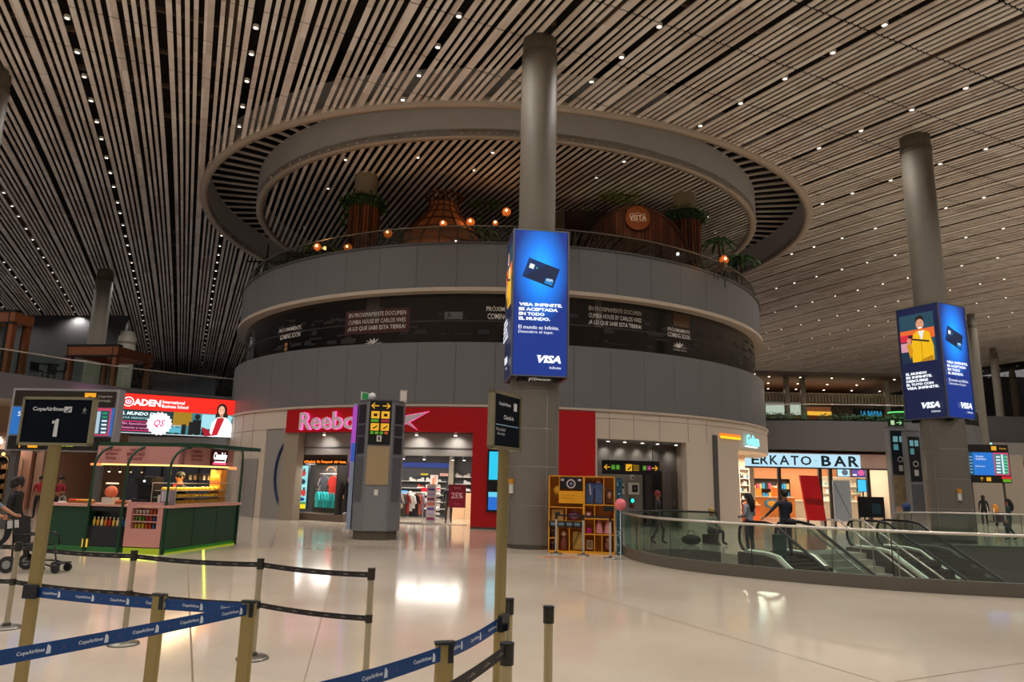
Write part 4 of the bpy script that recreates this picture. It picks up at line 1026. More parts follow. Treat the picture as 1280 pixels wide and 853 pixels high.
area(wloc(1.4, .1, 2.55), 1.8, .5, 120, c=(1, .95, .9))

# tall screen on the red wall
a, z1_ = PHI(610, 563, 16.75); a2, z0_ = PHI(626, 642, 16.75)
t = thing('wall_screen', 'tall narrow wall screen glowing cyan and blue on the red wall', 'screen')
g = MB(); g.arc(16.72, 16.8, a, a2, .7, 3.25, BLACK, 3); g.build('casing', t)
g = MB(); g.arc(16.8, 16.81, a+.004, a2-.004, 2.0, 3.15, E('1fc4e8', 1.1), 3); g.arc(16.8, 16.81, a+.004, a2-.004, .78, 1.45, E('1a70d8', .9), 3); g.arc(16.81, 16.815, a+.004, a2-.004, 1.3, 1.5, E('6ad8f8', .9), 3); g.build('picture', t)

# ------------------------------------------------------------ service recess with the hanging sign
aM = (AL+AR)/2; c0 = pol(16.3, AL); c1_ = pol(16.3, AR)
g = MB(); g.arc(13.8, 14.0, AL-.02, AR+.16, 0, 3.9, GREYL, 10); g.arc(13.9, 16.2, AL-.012, AL, 0, 3.9, GREYL, 1); g.arc(13.9, 16.2, AR+.15, AR+.162, 0, 3.9, WHITE, 1); g.arc(13.9, 16.2, AL, AR+.15, 3.86, 3.92, GREYL, 8)
struct(g, 'wall_service_recess')
def rec(px, py): a, z = PHI(px, py, 14.02); return a, z
aD0, aD1 = rec(804, 640)[0], rec(828, 640)[0]
g = MB(); g.arc(14.0, 14.04, aD0, aD1, 0, 2.6, M('2e2c2c', .5), 3); g.arc(14.04, 14.07, aD0+.01, aD1-.05, .02, 2.5, M('4a4442', .5), 3); o = struct(g, 'door_2')
g = MB(); a = rec(840, 640)[0]; g.arc(14.0, 14.03, a, a+.09, 0, 2.6, M('7d7974', .45), 3); o = struct(g, 'door_3'); g = MB(); g.tube([pol(14.1, a+.01, .95), pol(14.1, a+.01, 1.2)], .02, STEEL, 6); g.build('door_handle', o)
for k, px in enumerate((760, 781, 803, 822, 845)):
    p0 = pol(14.9, PHI(px, 552, 14.9)[0], 3.83)
    t = thing('recess_downlight', 'small round downlight in the soffit of the grey service recess', 'ceiling light', p0, 0, 'downlights in the service recess')
    m = MB(); m.cyl((0, 0, 0), .09, 0, .04, M('e0dcd4', .4), 12); m.build('housing', t); m = MB(); m.cyl((0, 0, 0), .07, -.01, -.002, E('fff4e6', 8), 12); m.build('lens', t)
    spot(p0.x, p0.y+.6, 3.7, 16, 110, .9, (1, .93, .85), .05, tgt=(p0.x, p0.y+1.6, 1.5))
def wall_box(px, py, wdt, hgt, m, label, cat, extra=None):
    a, z = rec(px, py); p = pol(14.04, a, z); t = thing(cat.replace(' ', '_'), label, cat, p, a)
    g = MB(); g.bx(-wdt/2, wdt/2, -.08, 0, -hgt/2, hgt/2, m); g.build('box', t)
    if extra: A = Art(FR((0, -.082, 0))); extra(A); A.build('front_detail', t)
wall_box(791, 611, .62, .55, M('e6e2da', .4), 'white framed cabinet with dark window on the grey recess wall', 'wall cabinet', lambda A: (A.rect(-.12, -.17, .22, .17, M('1e1e20', .4)), A.text('A', .05, .02, .14, .16, M('9a9a98', .4))))
wall_box(777, 611, .2, .5, M('d4d0c8', .4), 'small white box left of the framed cabinet', 'wall box', lambda A: A.ell(0, .05, .06, .06, BLACK))
wall_box(789, 596, .16, .32, M('d4d0c8', .4), 'little white sensor above the framed cabinet', 'wall sensor', lambda A: A.rect(-.05, -.1, .05, -.02, BLACK))
wall_box(789, 626, .22, .24, M('2a6a60', .4), 'green lit button panel under the framed cabinet', 'button panel', lambda A: A.ell(0, .0, .09, .09, E('2af0c0', 2.2)))
wall_box(789, 633, .18, .14, M('7a2a24', .4), 'small dark red call button under the green light', 'call button')
YE = M('e8a81c', .5); YEL2 = E('f0b020', .9)
a1 = PY(753, 573, 32.0); a2_ = PY(824, 575, 32.6); wdt = (a2_-a1).length; ang = math.atan2(a2_.y-a1.y, a2_.x-a1.x)
t = thing('hanging_sign', 'black overhead direction sign with yellow arrows in the grey recess', 'sign', (a1.x, a1.y, 2.36), ang)
g = MB(); g.bx(0, wdt, 0, .12, 0, .62, BLACK); g.build('panel', t)
for x in (.3, wdt-.3): g = MB(); g.tube([(x, .06, .6), (x, .06, 1.48)], .012, DSTEEL, 6); g.build('hanger', t)
A = Art(FR((0, 0, 0))); A.arrow(.22, .31, .15, YEL2, pi); A.arrow(wdt-.22, .31, .15, YEL2)
for x, c in ((.42, '4a9a1c'), (.64, '4a9a1c'), (wdt-.82, '4a9a1c'), (wdt-.6, 'a01c6a')): A.rect(x, .21, x+.17, .41, E(c, .8)); A.text('A', x+.085, .31, .07, .1, M('e0e0d8', .5))
A.rect(wdt*.4, .16, wdt*.4+.3, .46, YEL2); A.poly([(wdt*.4+.05, .2), (wdt*.4+.25, .38), (wdt*.4+.25, .32), (wdt*.4+.15, .2)], BLACK)
for k, s_ in enumerate(('Puertas', 'Gates', 'Salas')): A.text(s_, wdt*.4+.5, .41-.1*k, .28, .07, YEL2)
A.build('symbols', t)
# neon lines on the right fascia
g = MB(); g.arc(16.56, 16.6, F_(896, 545), F_(921, 545), 4.28, 4.42, E('ff7a10', 1.4), 5); g.arc(16.6, 16.61, F_(896, 545), F_(921, 545), 4.2, 4.3, E('ffc81e', 1.4), 5)
tag(g.build('light_bar'), 'orange and yellow light bar on the pale fascia at right of the round building', 'light')
g = MB(); a, z = PHI(940, 551, 16.6)
arc_art(g, 'Gelizza', 16.68, a, z, 1.9, .55, E('7ff0ff', 1.8), .03); g.arc(16.58, 16.6, a-.055, a+.055, z-.36, z-.3, E('e8ffff', 1.5), 4); tag(g.build('neon_lettering'), 'cyan glowing lettering on the right fascia of the round building', 'neon sign')
# bright shop at the right foot of the round building
csx = PY(924, 600, 40).x
area((csx+.6, 38.6, 3.5), 1.6, 2, 260, c=(1, .85, .68))
g = MB(); g.bx(csx-1.5, csx+.52, 40.5, 40.7, 0, 3.7, M('e8c8a8', .5)); struct(g, 'wall_corner_shop')
def shelf_unit(name, label, x, y, rz, wd, ht, rows, body, goods, depth=.35, seed=1, per=10):
    t = thing(name, label, 'shelf unit', (x, y, 0), rz); g = MB()
    g.bx(0, wd, 0, .04, 0, ht, body); g.bx(-.03, 0, -depth, .04, 0, ht, body); g.bx(wd, wd+.03, -depth, .04, 0, ht, body); g.bx(0, wd, -depth, .04, ht-.03, ht, body); g.build('carcass', t)
    rr = random.Random(seed)
    for k in range(rows):
        z = .15+(ht-.3)*k/rows; g = MB(); g.bx(0, wd, -depth, 0, z-.03, z, body); g.build('shelf_board', t)
        g = MB(); hh = (ht-.3)/rows*.7
        for i in range(per):
            x0 = wd*(i+.12)/per; g.bx(x0, x0+wd/per*.76, -depth*.8, -depth*.2, z, z+hh*rr.uniform(.5, 1), M(rr.choice(goods), .5))
        o = g.build('stocked_goods', t); o['kind'] = 'stuff'
    return t
p = Vector((csx, 40.2, 0))
shelf_unit('wall_shelving', 'bright stocked shelving at the right foot of the round building', p.x, p.y, 0, .5, 2.9, 7, M('f0e0cc', .5), ['5a4a4a', '2a2a30', 'e8e0d8', 'c0a890', '3a6a6a'], per=5, seed=4)
t = thing('orange_counter', 'orange glowing low counter below the bright shelving', 'counter', (p.x-.1, p.y-1.3, 0), 0); g = MB(); g.bx(0, .8, 0, .5, 0, .95, M('d8642a', .5)); g.bx(-.05, .85, -.05, .55, .95, 1.0, M('f0c090', .4)); g.build('cabinet', t)
g = MB()
for k in range(6): g.ball((.08+.125*k, .2, 1.06), .06, M(('e8823a', 'c83a2a', 'f0b040')[k % 3], .5), 8, 6)
g.build('goods_on_top', t)

# ------------------------------------------------------------ wayfinding pillar left of the centre
PL_ = PZ(463, 676); ROTP = -.06
t = thing('wayfinding_pillar', 'tall grey wayfinding pillar with black arrow panel before the clothing shop', 'information pillar', (PL_.x, PL_.y+.75, 0), .12)
def hexa(r, z0, z1, m, g, k=1.0):
    P = [(-.78*k, -.25), (-.42*k, -.72), (.42*k, -.72), (.78*k, -.25), (.78*k, .45), (-.78*k, .45)]; g.prism([(a*r, b*r) for a, b in P], z0, z1, m)
g = MB(); hexa(.9, 0, .28, M('5a544a', .5, .3), g); g.build('plinth', t)
g = MB(); hexa(1, .28, 4.45, M('6f7073', .4), g); hexa(.93, 4.45, 4.55, M('55565a', .4), g); g.build('body', t)
g = MB(); g.T = FR((-.36, -.725, 0)); g.add([(0, 3.05, .01), (.72, 3.05, .01), (.72, 4.5, .01), (0, 4.5, .01)], [(0, 1, 2, 3)], BLACK)
g.add([(.0, 1.75, .01), (.72, 1.75, .01), (.72, 3.0, .01), (0, 3.0, .01)], [(0, 1, 2, 3)], M('a08a68', .5)); g.add([(0, .3, .01), (.72, .3, .01), (.72, 1.7, .01), (0, 1.7, .01)], [(0, 1, 2, 3)], M('77787a', .4)); g.build('front_panels', t)
A = Art(FR((-.36, -.737, 3.05)))
A.arrow(.17, 1.28, .13, YEL2, pi); A.arrow(.55, 1.28, .13, YEL2)
for x in (.06, .39):
    for y in (.86, .46): A.rect(x, y, x+.27, y+.24, YEL2)
    A.rect(x+.08, .93, x+.2, 1.02, BLACK); A.poly([(x+.04, .52), (x+.22, .64), (x+.22, .6), (x+.12, .52)], BLACK)
A.rect(.06, .74, .31, .83, E('4a9a1c', .8)); A.rect(.39, .74, .66, .83, E('a01c3a', .8))
for k in range(4): A.rect(.06+.155*k, .34, .17+.155*k, .43, E(('4a9a1c', '6aa01c', '4a9a1c', 'c0501c')[k], .8))
A.rect(.28, .1, .44, .3, M('c8c4bc', .5)); A.ell(.36, .2, .03, .07, BLACK); A.build('symbols', t)
g = MB(); g.T = FR((-.02, -.738, 0)); g.add([(-.04, 1.42, .004), (.08, 1.42, .004), (.08, 1.6, .004), (-.04, 1.6, .004)], [(0, 1, 2, 3)], M('d8d4cc', .5)); g.build('notice', t)
def side_panels(x0, y0, x1, y1, t, sgn):
    g = MB(); ang = math.atan2(y1-y0, x1-x0); L = math.hypot(x1-x0, y1-y0); g.T = FR((x0, y0, 0), ang)
    for z0, z1, c in ((3.75, 4.38, '1d1d20'), (3.35, 3.7, '2a2a2e'), (2.75, 3.3, '242428'), (1.2, 2.65, '55565a')):
        g.add([(L*.15, z0, .012), (L*.85, z0, .012), (L*.85, z1, .012), (L*.15, z1, .012)], [(0, 1, 2, 3)], M(c, .4))
    g.build('side_panels', t)
side_panels(-.78, -.25, -.42, -.72, t, -1); side_panels(.42, -.72, .78, -.25, t, 1)
t2 = thing('side_screen', 'blue and pink lit side screen on the left flank of the wayfinding pillar', 'screen', (PL_.x, PL_.y+.75, 0), .12)
g = MB(); g.bx(-.93, -.8, -.3, .42, .3, 4.42, M('8a9ab0', .4)); g.build('casing', t2)
g = MB(); g.bx(-.955, -.935, -.22, .36, 1.9, 4.3, E('b03ab8', .9)); g.bx(-.96, -.956, -.2, .3, 2.4, 3.4, E('2a6ad0', .9)); g.bx(-.93, -.8, -.306, -.302, 3.1, 4.35, E('b04ac0', .8)); g.bx(-.93, -.8, -.308, -.307, 2.5, 3.1, E('2a58b8', .8)); g.build('picture', t2)
t3 = thing('exit_sign', 'small upright green exit sign on top of the wayfinding pillar', 'sign', (PL_.x-.62, PL_.y+.75, 4.56))
g = MB(); g.bx(-.2, .2, -.02, .02, .02, .3, M('b8c8b8', .4)); g.bx(-.03, .03, -.02, .02, 0, .02, STEEL); g.build('plate', t3); A = Art(FR((0, -.022, 0))); A.rect(-.15, .06, .15, .26, E('1a7a3a', .7)); A.build('symbol', t3); t3.rotation_euler = (0, 0, 1.1)
t3 = thing('notice_plate', 'pale upright plate on the right top of the wayfinding pillar', 'sign', (PL_.x+.7, PL_.y+.8, 4.56)); g = MB(); g.bx(-.12, .12, -.02, .02, 0, .4, M('c8bcb0', .4)); g.build('plate', t3); g = MB(); g.bx(-.09, .09, -.03, -.02, .05, .35, M('ddd4cc', .4)); g.build('face', t3)
t3 = thing('dome_camera', 'little white dome camera on the wayfinding pillar top', 'camera', (PL_.x-.3, PL_.y+.4, 4.56)); g = MB(); g.ball((0, 0, .12), .13, M('dcdcdc', .3), 12, 8); g.build('dome', t3); g = MB(); g.cyl((0, 0, 0), .09, 0, .05, M('c8c8c8', .4), 12); g.build('mount', t3)

# ------------------------------------------------------------ food kiosk, green and pink
KX, KY = -8.5, 18.15
KR = R_(-11)
KW, KD = 3.5, 3.1                           # front width (towards -x), depth
def kl(x, y, z=0): c, s_ = cos(KR), sin(KR); return Vector((KX+x*c-y*s_, KY+x*s_+y*c, z))
GR = M('163c27', .4, var=.08); PINK = M('bd837c', .5, var=.04); PINKL = M('cb9686', .4); KYL = E('b8c80a', .5)
t = thing('food_kiosk', 'green and pink food kiosk with curved green posts and lit pink fascia', 'kiosk', (KX, KY, 0), KR)
g = MB(); g.bx(-KW, -2.35, 0, .05, .12, 1.1, GR); g.bx(-KW, -KW+.05, 0, KD, .12, 1.1, GR); g.bx(-2.35, -2.3, 0, .8, .12, 1.1, GR); g.build('left_counter_panel', t)
g = MB()
for k in range(3): g.bx(-.05, 0, .02+k*KD/3, .0+(k+1)*KD/3, .13, 1.1, GR)
g.bx(-.9, 0, 0, .02, .13, 1.1, GR) if False else None
g.bx(-.12, 0, -.02, .02, .0, 1.15, GR); g.bx(-KW, 0, KD-.05, KD, .1, 1.1, GR); g.build('side_counter_panels', t)
g = MB(); g.bx(-KW-.05, -2.3, -.06, .7, 1.1, 1.17, PINKL); g.bx(-2.3, -1.15, -.02, .7, 1.12, 1.17, PINKL); g.bx(-.85, .06, -.06, KD+.06, 1.12, 1.19, PINKL); g.bx(-KW, 0, KD-.7, KD, 1.1, 1.16, PINKL); g.build('worktop', t)
g = MB(); g.bx(-1.15, -.12, -.04, .0, .16, .6, PINK); g.bx(-1.15, -1.0, -.04, .4, .6, 1.24, PINK); g.bx(-.27, -.12, -.04, .4, .6, 1.24, PINK); g.bx(-1.0, -.27, -.04, .4, 1.1, 1.24, PINK); g.bx(-1.0, -.27, .3, .34, .6, 1.1, PINK)
for z in (.58, .76, .93): g.bx(-1.0, -.27, -.02, .34, z, z+.02, PINKL)
g.build('shelf_unit', t)
g = MB(); g.bx(-2.3, -1.15, .3, .7, .1, 1.1, M('16181a', .4)); g.bx(-2.3, -1.15, .02, .3, .14, .62, M('232629', .35)); g.bx(-2.3, -1.15, .02, .3, .1, .14, BLACK); g.bx(-2.3, -1.15, .0, .3, 1.0, 1.1, M('1c1e20', .4)); g.build('drinks_fridge', t)
g = MB(); g.bx(-KW+.05, -.05, .06, KD-.06, .02, .13, GR); g.bx(-1.15, -.12, -.02, .02, .0, .13, KYL); g.bx(-.05, -.02, 0, KD, 0.02, .12, M('2f8a2a', .4)); g.bx(-.03, .005, 0, KD, .0, .035, KYL); g.bx(-KW, -1.2, 0, .02, .0, .12, M('2c6a34', .5)); g.bx(-2.35, -2.2, -.02, .0, .1, .3, E('e8b83a', 1)); g.build('lit_plinth', t)
for (x, y) in ((-2.25, -.05), (-1.28, -.05), (-.06, -.03), (.02, KD)):
    g = MB(); y0 = y; sg = 1 if y < 1 else -1
    P = [(x, y0, 0), (x, y0, 2.1)]+[(x+.0+.22*(1-cos(q)), y0+sg*.45*(1-cos(q)), 2.1+.55*sin(q)) for q in [pi/2*i/8 for i in range(1, 9)]]
    g.tube(P, .032, GR, 8); g.build('curved_post', t)
g = MB(); g.bx(-2.5, .5, .3, KD+.1, 2.66, 2.76, GR); g.build('roof', t)
g = MB(); g.bx(-2.5, .02, .28, .38, 2.2, 2.66, PINK); g.bx(-.06, .02, .28, KD-.5, 2.2, 2.66, PINK)
g.build('fascia', t)
g = MB(); g.bx(-2.45, -.05, .36, .42, 2.16, 2.2, E('ffc46a', 2.5)); g.bx(-.12, -.06, .4, KD-.5, 2.16, 2.2, E('ffc46a', 2.5)); g.bx(-2.6, -2.4, .2, .4, 2.14, 2.2, E('ff9a5a', 1.2)); g.bx(-.05, .12, KD-.6, KD-.45, 2.12, 2.2, E('ff9a5a', 1.2)); g.build('fascia_light', t)
DR = M('7c1626', .5)
A = Art(FR((-2.5, .28, 2.2)))
for x, ls in ((.42, ('ROLLS DE CANELA', 'SIN HUEVO', 'TODO DIA')), (1.15, ('CAFE Y TE', 'BEBIDAS FRIAS', 'PARA LLEVAR'))):
    for k, s_ in enumerate(ls): A.text(s_, x, .36-.11*k, .055*len(s_)/1.35, .07, DR, .02)
A.build('menu_lettering', t)
A = Art(FR((.022, .5, 2.2), pi/2))
for x, ls in ((.1, ('LA MEJOR', 'CANELA TODO', 'EL DIA')),):
    pass
for k, s_ in enumerate(('SE PREPARA', 'CADA HORA MUY', 'FRESCO AQUI')): A.text(s_, .38, .36-.11*k, .055*len(s_)/1.35, .07, DR, .02)
A.build('menu_lettering', t)
g = MB(); g.T = FR((.03, .5, 2.2), pi/2); g.add([(.98, .02, 0), (1.72, .02, 0), (1.72, .44, 0), (.98, .44, 0), (.98, .02, .05), (1.72, .02, .05), (1.72, .44, .05), (.98, .44, .05)], [(4, 5, 6, 7), (0, 4, 7, 3), (1, 2, 6, 5), (3, 7, 6, 2), (0, 1, 5, 4)], M('5a1020', .5)); sbx = g.build('sign_box', t)
A = Art(FR((.082, .5, 2.2), pi/2)); A.rect(1.02, .04, 1.66, .1, E('ff4a6a', 1.6)); A.text('CinnaBaby', 1.35, .25, .64, .26, E('ffffff', 1.9), .03, .25); A.rect(1.08, .1, 1.6, .13, E('ffffff', 1.4)); A.build('lit_sign', sbx)
area(kl(-1.4, 1.3, 2.6), 2, 1.6, 42, c=(1, .72, .42)); area(kl(-.35, 1.5, 2.1), .3, 2.2, 34, c=(1, .78, .4)); area(kl(-1.7, .15, 1.0), .8, .1, 2.5, c=(1, .9, .7))
area(kl(.15, 1.4, .05), .1, 2.6, 2, c=(.75, .9, .05), tgt=kl(.5, 1.4, 0)); area(kl(-.6, -.1, .08), 1, .1, 2, c=(.75, .9, .05), tgt=kl(-.6, -.6, 0))
# glass case with pastries
t = thing('pastry_display_case', 'glass display case full of golden pastries on the kiosk side counter', 'display case', kl(-.72, .25, 1.19), KR)
g = MB(); g.add([(.68, 0, .03), (.68, 2.5, .03), (.68, 2.5, .52), (.68, 0, .52)], [(0, 1, 2, 3)], CLEAR); g.add([(0, 0, .03), (.68, 0, .03), (.68, 0, .52), (0, 0, .52)], [(0, 1, 2, 3)], CLEAR); g.build('glass_panes', t)
g = MB()
for z in (.0, .17, .34): g.bx(0.03, .65, .03, 2.47, z, z+.015, M('d8d4cc', .3, .6)) if z else g.bx(0, .7, 0, 2.5, 0, .03, M('c8a080', .4))
g.build('shelves', t)
g = MB()
for y in (0, 2.5):
    for x in (0, .68): g.tube([(x, y, 0), (x, y, .54)], .012, STEEL, 6)
g.tube([(.68, 0, .54), (.68, 2.5, .54)], .012, STEEL, 6); g.tube([(0, 0, .54), (.68, 0, .54)], .012, STEEL, 6); g.build('frame', t)
PM = [M('f4bc22', .5, var=.2, scale=20), M('eab22a', .5, var=.2, scale=20), M('c87a1c', .5, var=.2, scale=20)]
pr_ = None
for lv in range(3):
    for i in range(13):
        for j in range(2):
            q = kl(-.72+.5-.26*j, .25+.16+.182*i, 1.19+(.033, .187, .357)[lv]+.0)
            if pr_ is None:
                pr_ = thing('pastry_roll', 'golden swirled pastry on a shelf of the glass case', 'pastry', q, 0, 'pastries in the kiosk case')
                m_ = MB(); m_.lathe([(.001, 0), (.075, .0), (.088, .03), (.08, .055), (.05, .07), (.001, .072)], (0, 0, 0), PM[0], 12); dgh = m_.build('dough', pr_)
                m_ = MB(); m_.tube([((.012+.009*k*.55)*cos(k*.6), (.012+.009*k*.55)*sin(k*.6), .075-.0012*k) for k in range(12)], .009, M('f4e0a0', .4), 5); m_.build('icing_swirl', dgh); c = pr_
            else: c = copy_tree(pr_)
            c.location = q; c.rotation_euler = (0, 0, rnd.uniform(0, 6)); s_ = rnd.uniform(.9, 1.1); c.scale = (s_, s_, s_)
            for ch in c.children:
                if ch.name.startswith('dough'):
                    pass
# goods on the pink shelves and in the fridge
def item(nm, label, cat, grp, prof, m, loc, n=12, capm=None):
    if (nm, str(m)) not in ITEMS:
        g = MB(); g.lathe(prof, (0, 0, 0), m, n)
        if capm: g.lathe([(prof[-1][0]+.002, prof[-1][1]), (prof[-1][0]+.002, prof[-1][1]+.02), (.001, prof[-1][1]+.022)], (0, 0, 0), capm, n)
        o = g.build(nm); ITEMS[(nm, str(m))] = o.data
    else: o = bpy.data.objects.new(nm, ITEMS[(nm, str(m))]); col.objects.link(o)
    o.location = loc; tag(o, label, cat, grp); return o
ITEMS = {}
CUP = [(.001, 0), (.03, 0), (.04, .1), (.042, .105)]; CAN = [(.001, 0), (.032, 0), (.034, .01), (.034, .11), (.028, .12), (.001, .121)]; BOT = [(.001, 0), (.033, 0), (.035, .02), (.035, .13), (.015, .18), (.015, .2)]
for r, (z, cs_) in enumerate(((.78+.17, ('e8e0d4',)*4+('c86a3a',)*3), (.78, ('5a8a3a', '6a9a4a', '5a8a3a', 'b03a3a', 'c04a4a', '3a5a8a', '4a6a9a')), (.60, ('c8b43a', 'd0c04a', 'c8b43a', 'd0602a', 'c8502a', '3a6a8a', '2a5a8a')))):
    names_ = {'e8e0d4': 'white paper cup', 'c86a3a': 'copper coloured jar', '5a8a3a': 'green can', '6a9a4a': 'pale green can', 'b03a3a': 'dark red can', 'c04a4a': 'red can', '3a5a8a': 'blue can', '4a6a9a': 'light blue can', 'c8b43a': 'yellow can', 'd0c04a': 'pale yellow can', 'd0602a': 'orange can', 'c8502a': 'dark orange can', '3a6a8a': 'teal can', '2a5a8a': 'dark teal can'}
    for i, c in enumerate(cs_):
        cupb = c == 'e8e0d4'
        item('paper_cup' if cupb else 'drink_can', '%s on the %s shelf of the pink kiosk unit' % (names_[c], ('top', 'middle', 'bottom')[r]), 'cup' if cupb else 'can', 'cans and cups on the pink shelves', CUP if cupb else CAN, M(c, .4), kl(-.95+.102*i, .1, z+.0), 10)
bc = ('e8c85a', 'e0a03a', 'f0e0a0', 'd8782a', 'c83a2a', 'e8b84a', 'f0d0a0', '5a8ac0', '3ab0c0', '9ad0e0')
bn = ('yellow', 'amber', 'cream', 'orange', 'red', 'gold', 'pale', 'blue', 'turquoise', 'light blue')
for i in range(10):
    item('drink_bottle', '%s drink bottle in the open fridge under the kiosk counter' % bn[i], 'bottle', 'bottles in the kiosk fridge', BOT, M(bc[i], .3), kl(-2.22+.115*i, .16, .62), 10, M('f0f0ea', .4))
# machines and boxes on the counter
t = thing('espresso_machine', 'black espresso machine on the kiosk counter left of the seller', 'coffee machine', kl(-1.02, .45, 1.17), KR)
g = MB(); g.box((0, .1, .36), (.5, .4, .7), BLACK, 0, .04); g.build('body', t); g = MB(); g.box((0, -.15, .08), (.46, .2, .14), M('26282a', .3)); g.build('drip_tray', t); g = MB(); g.box((0, -.14, .6), (.5, .12, .18), M('1a1a1c', .3)); g.ball((.05, -.21, .6), .03, E('e0ffff', 2), 8, 6); g.tube([(-.3, -.05, .62), (-.4, -.12, .62)], .015, BLACK, 6); g.build('brew_head', t)
t = thing('juice_dispenser', 'pinkish drink dispenser under a small lamp on the kiosk counter', 'dispenser', kl(-1.95, .3, 1.17), KR)
g = MB(); g.box((0, 0, .08), (.3, .26, .16), M('c8c0b0', .4)); g.build('base', t); g = MB(); g.ball((0, 0, .3), (.17, .13, .16), M('e0704a', .3), 12, 8); g.build('tank', t); g = MB(); g.box((0, 0, .52), (.3, .1, .03), E('ffe0b0', 2)); g.build('lamp', t)
t = thing('napkin_box', 'grey and white box pair beside the seller on the pink unit', 'box', kl(-.2, .2, 1.2), KR); g = MB(); g.box((0, 0, .18), (.3, .2, .36), M('8a7a86', .5)); g.build('carton', t); g = MB()
for k in range(3): g.box((-.08+.08*k, -.105, .2), (.05, .01, .25), M('c8c0c8', .5))
g.build('cup_stack', t)
t = thing('white_paper_bag', 'crumpled pale bag left of the grey box on the kiosk', 'bag', kl(-.42, .3, 1.17), KR); g = MB(); g.prism([(-.1, -.07), (.1, -.06), (.12, .07), (-.11, .08)], 0, .26, M('c8c4b0', .6)); g.build('sack', t); g = MB(); g.tube([(-.06, -.07, .25), (0, -.07, .34), (.06, -.07, .25)], .006, M('a09a88', .6), 5); g.build('handle', t)
for k, (x, c, lab) in enumerate(((-2.95, 'd83a1a', 'red snack basket at the left end of the kiosk counter'), (-2.72, 'e88a1a', 'orange snack basket beside the red one'), (-2.48, 'e0a83a', 'golden snack basket left of the first curved post'), (-1.55, 'd8601c', 'orange fruit basket left of the espresso machine'))):
    t = thing('snack_basket', lab, 'basket', kl(x, .2, 1.17), KR); g = MB(); g.box((0, 0, .03), (.2, .2, .06), M('8a5a30', .5)); g.build('tray', t); g = MB()
    for i in range(8): g.ball((-.07+.045*(i % 4), -.05+.09*(i//4), .07), .035, M(c, .5), 8, 5)
    g.build('snacks', t)
t = thing('clear_bowl', 'clear glass cover with white base at the left of the kiosk counter', 'bowl', kl(-3.25, .15, 1.17), KR); g = MB(); g.cyl((0, 0, 0), .09, 0, .04, M('e8e4dc', .4), 14); g.build('base', t); g = MB(); g.lathe([(.085, .04), (.085, .12), (.05, .17), (.001, .185)], (0, 0, 0), CLEAR, 14); g.build('cover', t)
t = thing('shelf_rack', 'yellow lit tall rack standing behind the seller in the kiosk', 'rack', kl(-.3, 2.3, 0), KR); g = MB(); g.bx(-.16, .16, 0, .3, .12, 2.1, M('e0922a', .4)); g.build('body', t); g = MB()
for k in range(5): g.bx(-.14, .14, -.02, 0, 1.2+.17*k, 1.3+.17*k, M(('f0c050', 'c85a2a')[k % 2], .4))
g.build('packets', t)
t = thing('back_shelf', 'dark back shelf with jars hanging behind the pastry case', 'shelf', kl(-1.6, 2.3, 1.95), KR); g = MB(); g.bx(0, 1.4, 0, .3, 0, .04, BLACK); g.bx(.02, .05, .1, .2, .04, .2, BLACK); g.bx(1.35, 1.38, .1, .2, .04, .2, BLACK); g.build('board', t); g = MB()
for k in range(9): g.cyl((.1+.15*k, .15, 0), .04, -.14, -.01, M(('c8a878', '3a2a20', 'd8d0c0')[k % 3], .4), 8)
g.build('hanging_cups', t)
for k in range(4):
    q = kl(-2.35+.33*k, .6, 2.1); t = thing('kiosk_lamp', 'small black lamp under the kiosk fascia, %s from the left' % ('first', 'second', 'third', 'fourth')[k], 'lamp', q, 0, 'lamps of the kiosk'); g = MB(); g.cyl((0, 0, 0), .035, -.1, .06, BLACK, 8); g.build('shade', t); g = MB(); g.ball((0, 0, -.1), .03, E('ffdca0', 6 if k < 2 else 1), 8, 5); g.build('bulb', t)
person('person', 'kiosk seller in black jacket, red scarf and dark cap behind the counter', kl(-.5, 1.0, .13), KR-.3, 1.86, ('c87a50', '1a1a20', '1a1a20', '111111', '14120f'),
       dict(fl=(.1, -.33, 1.05), wl=(.16, -.25, 1.06), el=(.24, -.03, 1.12), fr=(-.14, -.33, 1.05), wr=(-.2, -.25, 1.06), er=(-.25, -.03, 1.12)))
g = MB(); q = kl(-.5, 1.0, .13); g.T = Matrix.Translation(q) @ Matrix.Rotation(KR-.3, 4, 'Z')
g.tube([(-.03, -.1, 1.55), (-.02, -.16, 1.45), (.0, -.16, 1.3), (.01, -.15, 1.18)], [.05, .035, .03, .03], M('d8301c', .6), 6); g.tube([(.08*cos(k*pi/6), .08*sin(k*pi/6), 1.57) for k in range(12)], .025, M('d8301c', .6), 6, closed=True)
tag(g.build('scarf'), 'red scarf round the neck of the kiosk seller', 'scarf')

# ------------------------------------------------------------ orange souvenir shelf and things around it
sa, sb = PZ(685, 691), PZ(769, 694); SA = math.atan2(sb.y-sa.y, sb.x-sa.x); SWd = (sb-sa).length; SH_ = 2.16
SO = Vector((sa.x, sa.y, 0)); SR = Matrix.Translation(SO) @ Matrix.Rotation(SA, 4, 'Z')
t = thing('souvenir_shelf', 'tall orange yellow souvenir shelf beside the central column', 'shelf unit', SO, SA)
OR = M('dc951e', .5, var=.1); ORD = M('b87412', .5, var=.1); cz = SWd
g = MB(); g.bx(0, cz, .38, .42, 0, SH_, ORD); g.bx(0, .03, 0, .4, 0, SH_, OR); g.bx(cz-.03, cz, 0, .4, 0, SH_, OR); g.bx(0, cz, 0, .4, SH_-.03, SH_, OR); g.bx(0, cz, 0, .4, 0, .06, OR); g.bx(cz*.52, cz*.55, 0, .4, 0, SH_, OR); g.build('carcass', t)
g = MB(); H1 = cz*.52
